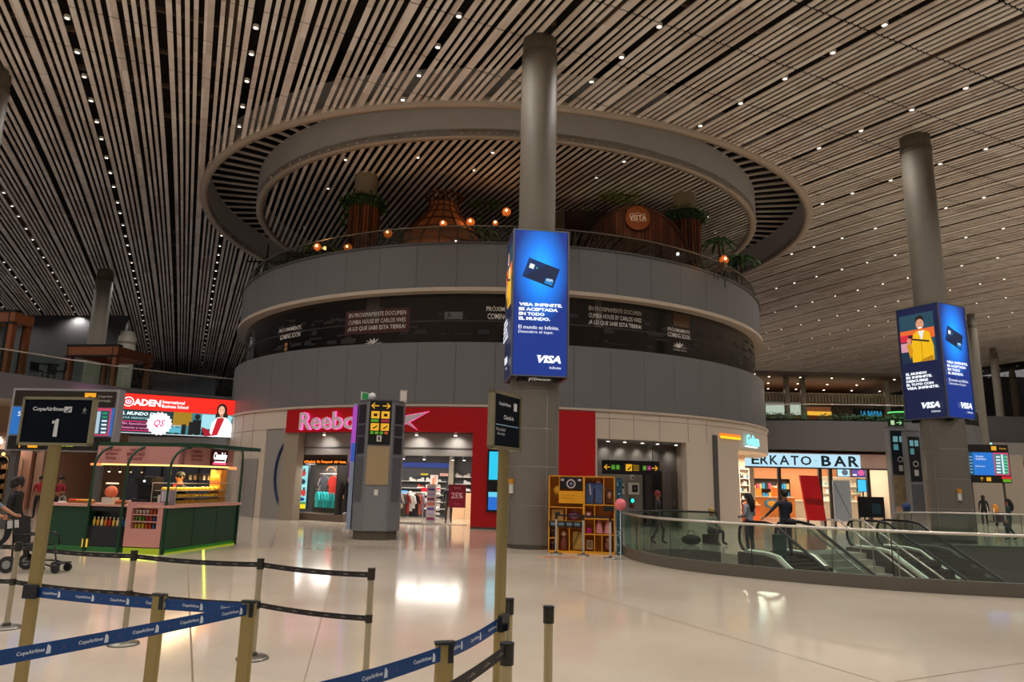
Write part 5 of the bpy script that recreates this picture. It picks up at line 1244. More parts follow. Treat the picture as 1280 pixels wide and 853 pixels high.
for (x0, x1, z) in ((0, H1, .58*2.16), (0, H1, .4*2.16), (0, H1, .33*2.16), (0, .27*H1, .18*2.16), (cz*.53, cz, .62*2.16), (cz*.53, cz, .44*2.16), (cz*.53, cz, .24*2.16)): g.bx(x0, x1, 0, .4, z, z+.025, OR)
g.build('shelf_boards', t)
g = MB()
for (x, z0, z1) in ((.3*H1, .72*2.16, 2.13), (.5*H1, .4*2.16, .58*2.16), (.27*H1, .06, .33*2.16), (.6*H1, .06, .33*2.16), (cz*.83, .62*2.16, 2.13), (cz*.69, .06, .62*2.16), (cz*.8, .06, .24*2.16)): g.bx(x, x+.022, 0, .4, z0, z1, OR)
g.build('dividers', t)
g = MB(); g.bx(0.02, H1, -.01, .02, .33*2.16, .4*2.16+.02, M('171310', .5)); g.bx(cz*.83, cz*.99, -.01, .02, .55*2.16, .62*2.16, M('171310', .5)); g.bx(.3*H1, H1, -.01, .02, .64*2.16, .80*2.16, M('e09a12', .5)); g.build('label_panels', t)
A = Art(FR((0, -.012, 0)))
for k in range(4): A.rect(.06+.24*k*H1*.96, .345*2.16, .06+.24*k*H1*.96+.17, .395*2.16, M('4a5a66', .5)); A.text('SOUVENIR', .145+.24*k*H1*.96, .37*2.16, .14, .04, M('b8c0c8', .5))
x0, x1 = .33*H1, .98*H1; A.rect(x0, .83*2.16, x1, .975*2.16, M('141016', .4)); A.rect(x0+.1, .965*2.16, x1-.1, .985*2.16, M('3a2a30', .4)); A.ell((x0+x1)/2, .895*2.16, .13, .13, M('c8b8b8', .4)); A.ell((x0+x1)/2, .895*2.16, .095, .095, M('24202a', .3)); A.ell((x0+x1)/2, .895*2.16, .04, .04, M('8a8a9a', .2))
A.rect(x0+.03, .93*2.16, x0+.12, .96*2.16, M('b8a8a8', .4)); A.rect(x1-.12, .93*2.16, x1-.03, .96*2.16, M('b8a8a8', .4)); A.text('Recuerdos de tu viaje', (x0+x1)/2-.08, .745*2.16, .4, .05, M('8a5a08', .5)); A.text('lleva uno a casa', (x0+x1)/2-.08, .71*2.16, .34, .05, M('8a5a08', .5))
A.build('camera_print', t)
def sh(x, y, z): return SR @ Vector((x, y, z))
def goods(nm, label, cat, x, z, build_):
    t = thing(nm, label, cat, sh(x, .2, z), SA); build_(t)
def two(a, na, b, nb):
    def f(t): g = MB(); a(g); g.build(na, t); g = MB(); b(g); g.build(nb, t)
    return f
goods('straw_hat', 'yellow straw hat at the top left of the orange shelf', 'hat', .13*cz*1.0, .725*2.16, two(lambda g: g.ball((0, 0, .16), (.13, .12, .15), M('c8921c', .6), 12, 8), 'crown', lambda g: g.cyl((0, 0, 0), .17, 0, .02, M('8a5a14', .6), 16), 'brim'))
def shirt(g, m, ln=.5, w=.3): 
    g.prism([(-w/2, 0), (w/2, 0), (w/2, .08), (-w/2, .08)], 0, ln-.08, m); g.tube([(-w/2-.04, .04, ln-.18), (-w/2+.04, .04, ln-.05), (0, .04, ln), (w/2-.04, .04, ln-.05), (w/2+.04, .04, ln-.18)], [.035, .05, .045, .05, .035], m, 8)
FLO = M('3a5480', .6, var=.6, scale=14); PKM = M('d08a8a', .6, var=.15)
goods('patterned_shirt', 'blue flowered shirt hanging in the upper right bay', 'shirt', .62*cz, .64*2.16, two(lambda g: shirt(g, FLO, .6, .22), 'cloth', lambda g: g.tube([(0, 0, .55), (.03, -.01, .25)], .02, M('d8ccc4', .6), 6), 'placket'))
goods('patterned_shirt', 'second flowered shirt right of the first in the upper bay', 'shirt', .76*cz, .64*2.16, two(lambda g: shirt(g, M('46608c', .6, var=.7, scale=12), .62, .22), 'cloth', lambda g: g.ball((0, .04, .62), (.08, .06, .04), M('c88a90', .6), 8, 6), 'collar'))
goods('carved_mask', 'brown carved figure in the top right corner bay', 'figurine', .92*cz, .65*2.16, two(lambda g: g.prism([(-.1, 0), (.1, 0), (.1, .1), (-.1, .1)], 0, .38, M('5a3a2e', .6)), 'block', lambda g: g.ball((0, -.02, .22), (.06, .04, .1), M('b88a78', .6), 8, 6), 'face'))
goods('printed_bag', 'cream printed bag on the second left shelf', 'bag', .13*cz, .415*2.16, two(lambda g: g.prism([(-.17, 0), (.17, 0), (.15, .08), (-.15, .08)], 0, .3, M('b89a5a', .6, var=.3, scale=12)), 'sack', lambda g: g.box((0, -.01, .17), (.14, .01, .1), M('2a4a50', .5)), 'print'))
goods('woven_bag', 'purple woven bag right of the cream bag', 'bag', .38*cz, .415*2.16, two(lambda g: g.ball((0, 0, .12), (.17, .1, .12), M('7a4a6a', .6, var=.5, scale=16), 12, 8), 'sack', lambda g: g.tube([(-.1, 0, .18), (0, 0, .3), (.1, 0, .18)], .012, M('a87a9a', .6), 6), 'strap'))
goods('small_radio', 'small pink box in the right middle bay', 'box', .6*cz, .455*2.16, two(lambda g: g.box((0, 0, .09), (.18, .12, .16), M('a86a6a', .5), 0, .02), 'body', lambda g: g.ball((0, -.06, .09), .05, M('d8c0b8', .4), 10, 6), 'front_disc'))
for k, (x, lab) in enumerate(((.76, 'pink dress doll left in the lower right bay'), (.9, 'pink dress doll right in the lower right bay'))):
    goods('pink_dress', lab, 'dress', x*cz, .26*2.16, two(lambda g: g.lathe([(.13, 0), (.1, .2), (.05, .38), (.001, .39)], (0, .02, 0), PKM, 12), 'skirt', lambda g: g.ball((0, .02, .42), (.07, .05, .05), M('e0a0a0', .6), 8, 6), 'bodice'))
goods('magenta_purse', 'bright magenta purse in the right lower bay', 'purse', .61*cz, .25*2.16, two(lambda g: g.prism([(-.07, 0), (.07, 0), (.07, .06), (-.07, .06)], 0, .16, M('c01a7a', .5)), 'pouch', lambda g: g.tube([(-.04, .03, .15), (0, .03, .24), (.04, .03, .15)], .01, M('901060', .5), 6), 'handle'))
goods('woven_poncho', 'yellowish hanging poncho in the lower left bay', 'poncho', .43*cz, .04*2.16, two(lambda g: g.prism([(-.12, 0), (.14, 0), (.1, .06), (-.05, .06)], 0, .5, M('b89c4a', .6, var=.35, scale=10)), 'cloth', lambda g: g.tube([(-.1, -.01, .1), (.06, -.01, .5)], .03, M('8a7438', .6), 6), 'fringe'))
goods('rag_doll', 'brown and red rag doll in the lower left bay', 'doll', .23*cz, .04*2.16, two(lambda g: g.lathe([(.12, 0), (.12, .2), (.06, .36), (.001, .37)], (0, .02, 0), M('7a3a28', .6, var=.3, scale=12), 12), 'body', lambda g: g.ball((0, .02, .43), .08, M('c8a488', .6), 10, 8), 'head'))
goods('small_jar', 'dark jar in the bottom left bay', 'jar', .06*cz, .04*2.16, two(lambda g: g.cyl((0, 0, 0), .07, 0, .16, M('2e2018', .4), 12), 'pot', lambda g: g.cyl((0, 0, 0), .05, .16, .2, M('c8b08a', .4), 12), 'lid'))
goods('small_jar', 'second dark jar above the bottom left one', 'jar', .06*cz, .2*2.16, two(lambda g: g.cyl((0, 0, 0), .06, 0, .15, M('3a2a20', .4), 12), 'pot', lambda g: g.cyl((0, 0, 0), .045, .15, .19, M('a89a8a', .4), 12), 'lid'))
goods('picture_card', 'pale picture card in the bottom right bay', 'card', .62*cz, .04*2.16, two(lambda g: g.box((0, 0, .15), (.18, .02, .26), M('c8a87a', .5)), 'sheet', lambda g: g.box((0, -.012, .15), (.12, .01, .18), M('8a7a5a', .5, var=.5)), 'picture'))
goods('sack_doll', 'brown seated doll in the bottom right corner bay', 'doll', .9*cz, .04*2.16, two(lambda g: g.ball((0, 0, .12), (.13, .1, .13), M('8a5a48', .6, var=.3, scale=14), 10, 8), 'body', lambda g: g.ball((0, 0, .3), .075, M('c08a7a', .6), 10, 8), 'head'))
pb_ = PZ(776, 694); t = thing('patterned_banner', 'narrow blue leaf patterned banner at the right side of the orange shelf', 'banner', sh(cz+.05, .05, 0), SA)
g = MB(); g.bx(0, .16, 0, .35, 0, 2.12, M('1c4a60', .5, var=.3, scale=5)); g.build('board', t)
A = Art(FR((0, 0, 0))); rr = random.Random(4)
for k in range(26): 
    x, y = rr.uniform(.02, .13), rr.uniform(.05, 2.05); d = rr.uniform(0, 6.3); A.poly([(max(.005, min(.155, x+.06*cos(d+q)*r)), y+.09*sin(d+q)*r) for q, r in ((0, 1), (.5, .4), (pi, .6), (-.5, .4))], M(rr.choice(('a8c8d0', '0e2a3c', '3a7a90')), .5))
A.build('leaf_print', t)
t = thing('pink_ball', 'shiny pink balloon on thin stick beside the blue banner', 'balloon', PZ(776, 700)); g = MB(); g.ball((0, 0, 1.42), .16, M('e0707a', .25), 16, 12); g.build('ball', t); g = MB(); g.tube([(0, 0, 0), (0, 0, 1.3)], .012, M('d8d0c8', .4), 6); g.cyl((0, 0, 0), .12, 0, .02, STEEL, 14); g.build('stick', t)
t = thing('floor_sticker', 'flat printed floor sticker in front of the orange shelf', 'floor sticker', PZ(703, 697.5)); g = MB(); g.prism([(-.7, -.12), (.62, -.2), (.68, .1), (-.62, .16)], .002, .006, M('c8a07a', .4, var=.2)); g.build('sheet', t); g = MB(); g.prism([(-.5, -.06), (.4, -.1), (.42, .02), (-.45, .08)], .006, .008, M('a83a2a', .4, var=.3)); g.build('print', t)

# ------------------------------------------------------------ belt barriers
def stanchion(x, y, label, h=1.06, r=.032, m=None, low=False, grp='chrome belt posts', base=True, slot=0):
    m = m or STEEL; t = thing('barrier_post', label, 'barrier post', (x, y, 0), slot, grp)
    g = MB(); g.tube([(0, 0, .03), (0, 0, h-.1)], r, m, 20); g.build('pole', t)
    g = MB(); g.cyl((0, 0, 0), r*1.25, h-.11, h, M('3a3832', .35, .5), 20); g.cyl((0, 0, 0), r*1.3, h-.005, h+.006, M('1a1a1a', .4), 20); g.build('belt_head', t)
    if low: g = MB(); g.cyl((0, 0, 0), r*1.2, .53, .61, M('3a3832', .35, .5), 20); g.build('lower_belt_head', t)
    if base: g = MB(); g.lathe([(.001, .04), (.05, .04), (.15, .03), (.175, .015), (.175, 0)], (0, 0, 0), M('8f8a80', .3, .8), 32); g.lathe([(.05, .04), (.045, .07), (.034, .075)], (0, 0, 0), M('3a3832', .4, .5), 20); g.build('base', t)
    return t
def belt(p, q, z0, z1, label, m, w=.05, txt=None, txm=None, sag=.015, grp=None, rep=.42, th=.0015):
    p, q = Vector((p[0], p[1], z0)), Vector((q[0], q[1], z1)); d = q-p; L = d.length; n = Vector((-d.y, d.x, 0)).normalized()*th
    N = 10; t = thing('barrier_belt', label, 'barrier belt', p, 0, grp)
    g = MB(); P = []
    def zz(f): return -sag*4*f*(1-f)
    for k in range(N+1):
        f = k/N; c = d*f+Vector((0, 0, zz(f))); P += [c+n+Vector((0, 0, w/2)), c-n+Vector((0, 0, w/2)), c-n-Vector((0, 0, w/2)), c+n-Vector((0, 0, w/2))]
    g.add(P, [(4*k+i, 4*k+(i+1) % 4, 4*k+4+(i+1) % 4, 4*k+4+i) for k in range(N) for i in range(4)], m); wbo = g.build('webbing', t)
    g = MB(); vs, fs, ww, hh = text_mesh(txt[0] if isinstance(txt, list) else txt, .02)
    side = -1 if n.y > 0 else 1                # printed side faces the camera
    u = d.normalized()
    if u.x < 0: u_, rev = -u, True
    else: u_, rev = u, False
    tw = w*.34/hh*ww if txt != '*' else w*.5
    cnt = int(L/rep)
    for k in range(cnt):
        f = (k+.5)/cnt; c = d*f+Vector((0, 0, zz(f)))+n*side*1.4
        kx = (tw/ww); ky = w*.34/hh
        g.add([c+u_*v[0]*kx+Vector((0, 0, v[1]*ky)) for v in vs], fs, txm)
        if txt != '*':
            e = c+u_*(tw/2+.02); sq = [(-.012, -.3), (.012, -.3), (.012, .1), (.0, .3), (-.008, .3)]
            if '<' not in txt: g.add([e+u_*a+Vector((0, 0, b*w)) for a, b in sq], [(0, 1, 2, 3, 4)], txm)
            if rep < .5: g.add([c+u_*(tw/2+.1+a)+Vector((0, 0, b)) for a, b in ((-.005, -.005), (.005, -.005), (0, .006))], [(0, 1, 2)], M('8a5a3a', .5))
    g.build('printing', wbo)
    return t
def square_post(x, y, label, h=1.13, rz=0, cap=True, grp='flat brass coloured belt posts', lean=0):
    t = thing('barrier_post', label, 'barrier post', (x, y, 0), rz, grp)
    g = MB(); g.box((0, 0, h/2), (.1, .045, h), GOLD, 0, .012); g.build('pole', t)
    g = MB(); g.box((0, 0, h+.004), (.112, .056, .014), M('2a3030', .35), 0, .012); g.box((.03, -.0, h-.05), (.03, .05, .09), M('20242a', .4)); g.build('belt_head', t)
    g = MB(); g.cyl((0, 0, 0), .18, 0, .015, M('8f8a80', .3, .8), 32); g.build('base', t)
    return t
BK = M('1b1a1c', .6); BKT = M('8a8478', .6); BLU = M('0d3f7a', .55); BLT = M('c8d4e0', .5)
S_ = [(-6.38, 9.56), (-4.5, 8.85), (-2.79, 8.32), (-1.41, 7.67)]
for k, (x, y) in enumerate(S_): stanchion(x, y, ('chrome belt post at the far left edge', 'chrome belt post in front of the kiosk', 'chrome belt post before the pillar, third from the left', 'chrome belt post at the right end of the twin black belts')[k], low=True, m=M('b5ae98', .3, .8), grp='chrome posts of the twin belts')
for k in range(3):
    for z, nm in ((1.0, 'upper'), (.57, 'lower')):
        belt(S_[k], S_[k+1], z, z, '%s black belt %s' % (nm, ('left of the kiosk front post', 'between the kiosk post and the next post', 'between the two right chrome posts')[k]), BK, .055, '~<>~', BKT, grp='twin black belts', rep=.2, sag=.02)
belt((-8.2, 10.1), S_[0], 1.0, 1.0, 'upper black belt running out at the left picture edge', BK, .055, '~<>~', BKT, grp='twin black belts', rep=.2)
belt((-8.2, 10.1), S_[0], .57, .57, 'lower black belt running out at the left picture edge', BK, .055, '~<>~', BKT, grp='twin black belts', rep=.2)
stanchion(-8.2, 10.1, 'chrome belt post beyond the left picture edge', low=True, grp='chrome posts of the twin belts')
SG1, SP2, SP3 = (-3.61, 5.66), (-1.78, 5.15), (-2.5, 5.37)
square_post(SP2[0], SP2[1], 'brass belt post where the two blue belts meet', rz=-.2)
square_post(SP3[0], SP3[1]-.02, 'brass belt post left of the belt corner', rz=-.2)
belt(SG1, SP2, 1.085, 1.085, 'blue airline belt from the number one sign post', BLU, .075, 'CopaAirlines', BLT, grp='blue belts', rep=.3)
belt((-2.83, 3.2), SP2, 1.085, 1.085, 'blue airline belt crossing the lower left corner', BLU, .075, 'CopaAirlines', BLT, grp='blue belts', rep=.3)
square_post(-2.83, 3.2, 'brass belt post beyond the lower left picture edge', rz=.5)
SG2, SP4, SP5 = (-.04, 4.85), (-.325, 4.03), (-.93, 3.15)
square_post(SP4[0], SP4[1], 'brass belt post left of the right sign post', rz=.3)
square_post(SP5[0], SP5[1], 'brass belt post below the bottom picture edge', rz=.3)
belt(SP4, SG2, 1.085, 1.085, 'short blue airline belt up to the right sign post', BLU, .075, 'CopaAirlines', BLT, grp='blue belts', rep=.22)
belt(SP5, SP4, 1.085, 1.085, 'blue airline belt at the bottom edge of the picture', BLU, .075, 'CopaAirlines', BLT, grp='blue belts', rep=.3)
R3 = [(.31, 5.4), (.02, 5.7), (.01, 4.2), (-.4, 3.05)]
for k, (x, y) in enumerate(R3): stanchion(x, y, ('chrome belt post standing alone at the right of the sign post', 'chrome belt post just behind the right sign post', 'chrome belt post in front of the right sign post', 'chrome belt post below the picture bottom')[k], h=1.1, m=M('b5ab88', .28, .8), grp='chrome posts by the right sign')
belt(R3[1], R3[2], 1.07, 1.07, 'black belt beside the right sign post', BK, .055, '~<>~', BKT, grp='single black belts', rep=.25)
belt(R3[3], R3[2], 1.07, 1.07, 'black belt falling to the bottom edge right of centre', BK, .06, '~<>~', BKT, grp='single black belts', rep=.2)
so = [PZ(695, 693), PZ(729, 695), PZ(763, 699)]
for k, p in enumerate(so): stanchion(p.x, p.y, ('silver belt post in front of the orange shelf, left', 'silver belt post in front of the orange shelf, middle', 'silver belt post in front of the orange shelf, right')[k], r=.03, m=M('c8c4bc', .35, .6), grp='silver posts at the orange shelf')
for k in range(2): belt((so[k].x, so[k].y), (so[k+1].x, so[k+1].y), 1.07, 1.07, ('left', 'right')[k]+' black belt in front of the orange shelf', BK, .05, '*', BKT, grp='belts at the orange shelf', rep=.5)
# sign posts
def sign_post(x, y, label, rz, wd, hh, z0, art, hpost):
    t = thing('sign_post', label, 'sign', (x, y, 0), rz)
    g = MB(); g.box((0, 0, hpost/2), (.1, .045, hpost), GOLD, 0, .012); g.build('post', t)
    g = MB(); g.cyl((0, 0, 0), .2, 0, .015, M('8f8a80', .3, .8), 32); g.build('base', t)
    g = MB(); fr = M('a39c80', .35, .7)
    g.bx(-wd/2, wd/2, -.03, .015, z0, z0+.022, fr); g.bx(-wd/2, wd/2, -.03, .015, z0+hh-.022, z0+hh, fr); g.bx(-wd/2, -wd/2+.022, -.03, .015, z0, z0+hh, fr); g.bx(wd/2-.022, wd/2, -.03, .015, z0, z0+hh, fr); g.build('frame', t)
    g = MB(); g.bx(-wd/2+.02, wd/2-.02, -.02, .01, z0+.02, z0+hh-.02, M('050d18', .35, spec=.15)); g.build('panel', t)
    A = Art(FR((0, -.0205, z0)), .001); art(A, wd, hh); A.build('lettering', t)
    if True: g = MB(); g.box((-.0, -.03, 1.09), (.11, .03, .1), M('20242a', .4)); g.build('belt_clip', t)
    return t
WL = M('c8ccd0', .5)
def art1(A, w_, h_):
    A.text('CopaAirlines', -.085, h_*.74, w_*.43, .04, WL, .03); A.rect(.053, h_*.68, .118, h_*.8, WL); A.poly([(.06, h_*.7), (.11, h_*.785), (.11, h_*.75), (.085, h_*.69)], M('5a6a7a', .5))
    A.text('☆', w_*.37, h_*.74, .035, .04, WL, .0); A.text('member', w_*.37, h_*.67, .045, .008, M('8a929a', .5)); y = h_*.36; A.poly([(-.012, y-.07), (.024, y-.07), (.024, y+.07), (.0, y+.07), (-.008, y+.055)], WL); A.poly([(-.03, y+.058), (-.03, y+.032), (-.011, y+.036), (-.007, y+.056)], WL)
def art2(A, w_, h_):
    A.text('CopaAirlines', -.04, h_*.78, w_*.4, .03, WL, .02); A.rect(w_*.22, h_*.7, w_*.34, h_*.84, WL); A.text('Check-in', .02, h_*.56, w_*.35, .03, WL, .02); A.rect(-w_*.4, h_*.41, w_*.4, h_*.425, M('8ab0d0', .5)); A.text('Prioridad', -.1, h_*.34, w_*.3, .022, WL); A.text('Abordaje', -.1, h_*.26, w_*.26, .022, WL)
sign_post(SG1[0], SG1[1], 'framed dark sign with number 1 on a tall brass post', -.1, .62, .385, 2.19, art1, 2.2)
sign_post(SG2[0]-.0, SG2[1], 'narrow looking framed dark sign seen edge on, in the middle', 1.12, .44, .39, 2.2, art2, 2.2)

# ------------------------------------------------------------ balustrades round the escalator opening
CURB = M('5e564c', .5, var=.08)
def ccw_in(P): return P
balustrade('glass_balustrade', 'curved glass balustrade with brown curb and steel rail, near side of the escalators', NEARS, 0, 1.15, curb=CURB, step=6)
balustrade('glass_balustrade', 'dark railed glass balustrade on the far left side of the opening', [FARLS[i] for i in range(len(FARLS)-1, 0, -1)], 0, 1.15, step=5, handm=M('3a3a38', .35, .6))
balustrade('glass_balustrade', 'straight glass balustrade with steel rail on the far right side of the opening', FARRS[:-1], 0, 1.15, step=3)

# ------------------------------------------------------------ escalators and the stair between them
EA = R_(204); EO = Vector((6.8, 21.3, 0)); EU = Vector((.914, .407, 0)); ED = Vector((.407, -.914, 0))
TAN = math.tan(R_(30))
def escalator(label, k, flat, W_=1.4, back=0.0):
    o = EO+EU*k-ED*back; t = thing('escalator', label, 'escalator', o, EA); flat += back
    zb = lambda y: 0 if y < flat else -(y-flat)*TAN
    YE_ = flat+5/TAN-.2
    ys = [0.1, flat-.3, flat, flat+.3]; prof = [(.25, zb(.25)), (flat-.25, 0), (flat+.15, -.06), (flat+.5, zb(flat+.5)+0.0), (YE_, zb(YE_))]
    for sx, nm in ((0, 'a'), (-W_, 'b')):
        out = .09 if sx == 0 else -.09
        g = MB(); P = []
        top = [(.02, .52), (.06, .75), (.2, .92)]+[(y, z+.93) for y, z in prof[1:]]
        bot = [(.02, .25), (.06, .2), (.2, .16)]+[(y, z+.16) for y, z in prof[1:]]
        n = len(top)
        g.add([(sx, y, z) for y, z in bot]+[(sx, y, z) for y, z in top], [(i, i+1, n+i+1, n+i) for i in range(n-1)], SMOKE); g.build('glass_side', t)
        g = MB(); hp = [(0.3, .12), (.08, .2), (-.02, .38), (-.03, .55), (.0, .75), (.1, .9), (.3, .97)]+[(y, z+.98) for y, z in prof[1:]]
        g.tube([(sx, y, z) for y, z in hp], .042, M('0d0d0f', .35), 8); g.build('handrail', t)
        g = MB()                                  # steel decking that carries the glass, and the skirt inside it
        for (x0, x1, z0, z1, mm) in ((sx-.1, sx+.1, .1, .17, M('d8d0c0', .35, .5)), (sx-.02 if sx == 0 else sx+.06, sx-.06 if sx == 0 else sx+.02, -.35, .1, M('3a3836', .3, .5))):
            for (ya, za), (yb, zb_) in zip(prof, prof[1:]):
                vs = [(x, y, z+dz) for (y, z) in ((ya, za), (yb, zb_)) for x in (x0, x1) for dz in (z0, z1)]
                g.add(vs, [(0, 1, 5, 4), (2, 6, 7, 3), (1, 3, 7, 5), (0, 4, 6, 2), (0, 2, 3, 1), (4, 5, 7, 6)], mm)
        dk = g.build('decking', t)
        g = MB(); xs_ = sx-.07 if sx == 0 else sx+.07
        for (ya, za), (yb, zb_) in zip(prof, prof[1:]): g.tube([(xs_, ya, za+.18), (xs_, yb, zb_+.18)], .018, E('fff0d8', 1.6), 5)
        g.build('light_strip', dk)
    for sx in (0.11, -W_-.11):
        g = MB(); pf = [(0, 0)]+[(y, z) for y, z in prof[1:]]
        n = len(pf); g.add([(sx, y, z+.1) for y, z in pf]+[(sx, y, z-1.1) for y, z in pf], [(i, i+1, n+i+1, n+i) for i in range(n-1)], M('56524a', .4, .2)); g.build('outer_cladding', t)
    g = MB(); g.add([(0.11, 0, .1), (-W_-.11, 0, .1), (-W_-.11, 0, -1.1), (.11, 0, -1.1)], [(0, 1, 2, 3)], M('56524a', .4, .2)); g.add([(.1, 0, -1.1), (-W_-.1, 0, -1.1), (-W_-.1, flat, -1.1), (.1, flat, -1.1)], [(0, 1, 2, 3)], M('56524a', .4, .2)); g.add([(.1, flat, -1.1), (-W_-.1, flat, -1.1), (-W_-.1, YE_, zb(YE_)-1.1), (.1, YE_, zb(YE_)-1.1)], [(0, 1, 2, 3)], M('56524a', .4, .2)); g.build('truss_underside', t)
    g = MB(); g.bx(-W_+.1, -.1, -.5, flat-.35, -.03, .005, M('8a867e', .3, .7)); g.build('floor_plate', t)
    n_ = 0; y = flat-.35; z = 0
    TR = M('2b2b2d', .4, .4); YL = M('8a7a2c', .5)
    while z > -4.8:
        g = MB(); g.bx(-W_+.14, -.14, y, y+.4, z-.18, z-.003, TR); g.bx(-W_+.14, -.14, y+.385, y+.403, z-.02, z, YL) if n_ < 3 else None
        for i in range(12): xx = -W_+.18+i*(W_-.36)/11; g.bx(xx-.012, xx+.012, y+.01, y+.39, z-.003, z+.004, M('46464a', .35, .5))
        g.build('step', t); y += .4; z -= .4*TAN if n_ > 1 else .06; n_ += 1
    g = MB(); g.T = Matrix.Identity(4); yy = flat+2.6; g.bx(-W_-.03, -W_-.015, yy, yy+.07, zb(yy)+.2, zb(yy)+.85, M('b0201c', .5)); g.build('red_marker', t)
    g = MB()
    for i in range(9): yy = flat+.4+.5*i; g.ball((-W_+.09, yy, zb(yy)+.04), .02, E('cfeaff', 5), 6, 4)
    g.build('step_lights', t)
    return t
escalator('escalator with the two people at its top, left of the stair', 0, 1.3)
escalator('escalator on the right beyond the stair', 4.95, .9, back=.5)
t = thing('stair_flight', 'pale stair with straight steel handrails between the two escalators', 'stair', EO+EU*1.75, EA)
SWW = 2.9; ST = M('b5ad9c', .4); nstep = 28
for k in range(nstep):
    g = MB(); g.bx(-SWW, 0, .4+.3*k, .72+.3*k, -.173*(k+1)-.3, -.173*(k+1), ST); g.bx(-SWW, 0, .4+.3*k+.27, .4+.3*k+.3, -.173*(k+1)-.0, -.173*(k+1)+.004, M('5a564e', .5)); g.build('step', t)
g = MB(); g.bx(-SWW, 0, -.7, .4, -.3, 0, ST); g.build('top_landing', t)
for sx in (-.12, -1.75, -SWW+.1):
    g = MB(); g.tube([(sx, .0, 1.0), (sx, .45, 1.0), (sx, 8.4, 1.0-7.95*TAN)], .03, STEEL, 8); g.build('handrail', t)
    g = MB()
    for i in range(7): yy = .3+1.3*i; g.tube([(sx, yy, -max(0, yy-.4)*TAN-.1), (sx, yy, 1.0-max(0, yy-.45)*TAN)], .018, STEEL, 6)
    g.build('balusters', t)
g = MB(); g.T = Matrix.Translation(EO) @ Matrix.Rotation(EA, 4, 'Z'); g.bx(-6.6, .1, -.74, .02, -.3, -.002, FLOOR); struct(g, 'floor_escalator_landing')
area((9, 17, -1.2), 6, 6, 40, c=(1, .95, .88), tgt=(9, 17, -5), nm='lower_level_light')

# people at the escalators and in the hall behind them
def ep(k, y, z=0): return EO+EU*k+ED*y+Vector((0, 0, z))
person('person', 'person in dark navy jacket leaning over with an arm on the escalator rail', ep(.95, .85, 0), -2.9+pi*0, 1.86, ('9a6a4c', '16202c', '20303c', '16181c', '17120f'),
       dict(sr=(-.19, -.02, 1.44), er=(-.38, -.12, 1.22), wr=(-.52, -.22, 1.05), fr=(-.58, -.26, 1.02), hm=(0, -.04, 1.65), ch=(0, -.03, 1.32)) if False else
       dict(sl=(.19, -.02, 1.44), el=(.36, -.05, 1.25), wl=(.56, -.08, 1.07), fl=(.63, -.1, 1.02), er=(-.25, -.1, 1.2), wr=(-.2, -.3, 1.08), fr=(-.17, -.36, 1.05)))
t = thing('waist_pack', 'black strapped bag at the waist of the navy jacketed person', 'bag', ep(.95, .85, .98), -2.9); g = MB(); g.ball((-.05, .17, .0), (.17, .08, .12), M('15151a', .6), 12, 8); g.build('pouch', t); g = MB(); g.tube([(.17*cos(q), .13*sin(q), .06) for q in [2*pi*i/16 for i in range(16)]], .018, M('202026', .6), 6, closed=True); g.build('belt', t)
person('person', 'person with long dark hair in pale grey top and jeans at the escalator', ep(.2, .2, 0), -2.5, 1.74, ('a87458', '8f959c', '2c4058', '1c1c20', '15100e'), dict(fl=(.1, -.3, 1.1), wl=(.15, -.24, 1.1), fr=(-.1, -.3, 1.1), wr=(-.15, -.24, 1.1)), hair='long')
t = thing('suitcase', 'green small suitcase between the two people at the escalator', 'suitcase', ep(.62, .9, 0), EA); g = MB(); g.box((0, 0, .36), (.4, .24, .58), M('0f5a4a', .4), 0, .05); g.build('shell', t); g = MB(); g.tube([(-.1, .1, .6), (-.1, .1, .95), (.1, .1, .95), (.1, .1, .6)], .01, BLACK, 6); g.build('handle', t)
for a in (-.14, .14): g = MB(); g.tube([(a-.02, 0, .035), (a+.02, 0, .035)], .035, BLACK, 10); g.build('wheel', t)
person('person', 'person in dark clothes and red cap walking past the service door', (5.05, 24.4, 0), 1.2, 1.72, ('8a5a40', '1b191c', '3c3a38', '101010', '7a2420'), dict(kl=(.11, -.18, .5), al=(.11, -.12, .09), tl=(.13, -.28, .04), kr=(-.11, 0, .5), ar=(-.11, .22, .14), tr=(-.13, .05, .04)))
t = thing('shoulder_bag', 'dark shoulder bag at the side of the person with the red cap', 'bag', (4.75, 24.4, .75)); g = MB(); g.ball((0, 0, .1), (.09, .2, .2), M('17171a', .6), 10, 8); g.build('sack', t); g = MB(); g.tube([(.02, -.12, .22), (.12, 0, .68), (.02, .12, .22)], .014, BLACK, 6); g.build('strap', t)
seat = dict(pel=(0, 0, .42), wa=(0, -.02, .56), ch=(0, -.06, .78), nk=(0, -.05, .95), hd=(0, -.07, 1.03), hm=(0, -.09, 1.1), ht=(0, -.09, 1.16), sl=(.17, -.05, .89), el=(.24, -.12, .64), wl=(.16, -.35, .56), fl=(.1, -.4, .56), sr=(-.17, -.05, .89), er=(-.24, -.12, .64), wr=(-.16, -.35, .56), fr=(-.1, -.4, .56),
     hl=(.1, -.05, .42), kl=(.14, -.45, .46), al=(.14, -.42, .09), tl=(.16, -.6, .04), hr=(-.1, -.05, .42), kr=(-.14, -.45, .46), ar=(-.14, -.42, .09), tr=(-.16, -.6, .04))
person('person', 'seated person in grey top with straw coloured hat behind the glass', (6.95, 24.9, 0), .5, 1.75, ('9a7050', '8a8a80', '2a2e34', '1a1a1a', 'a8904a'), seat)
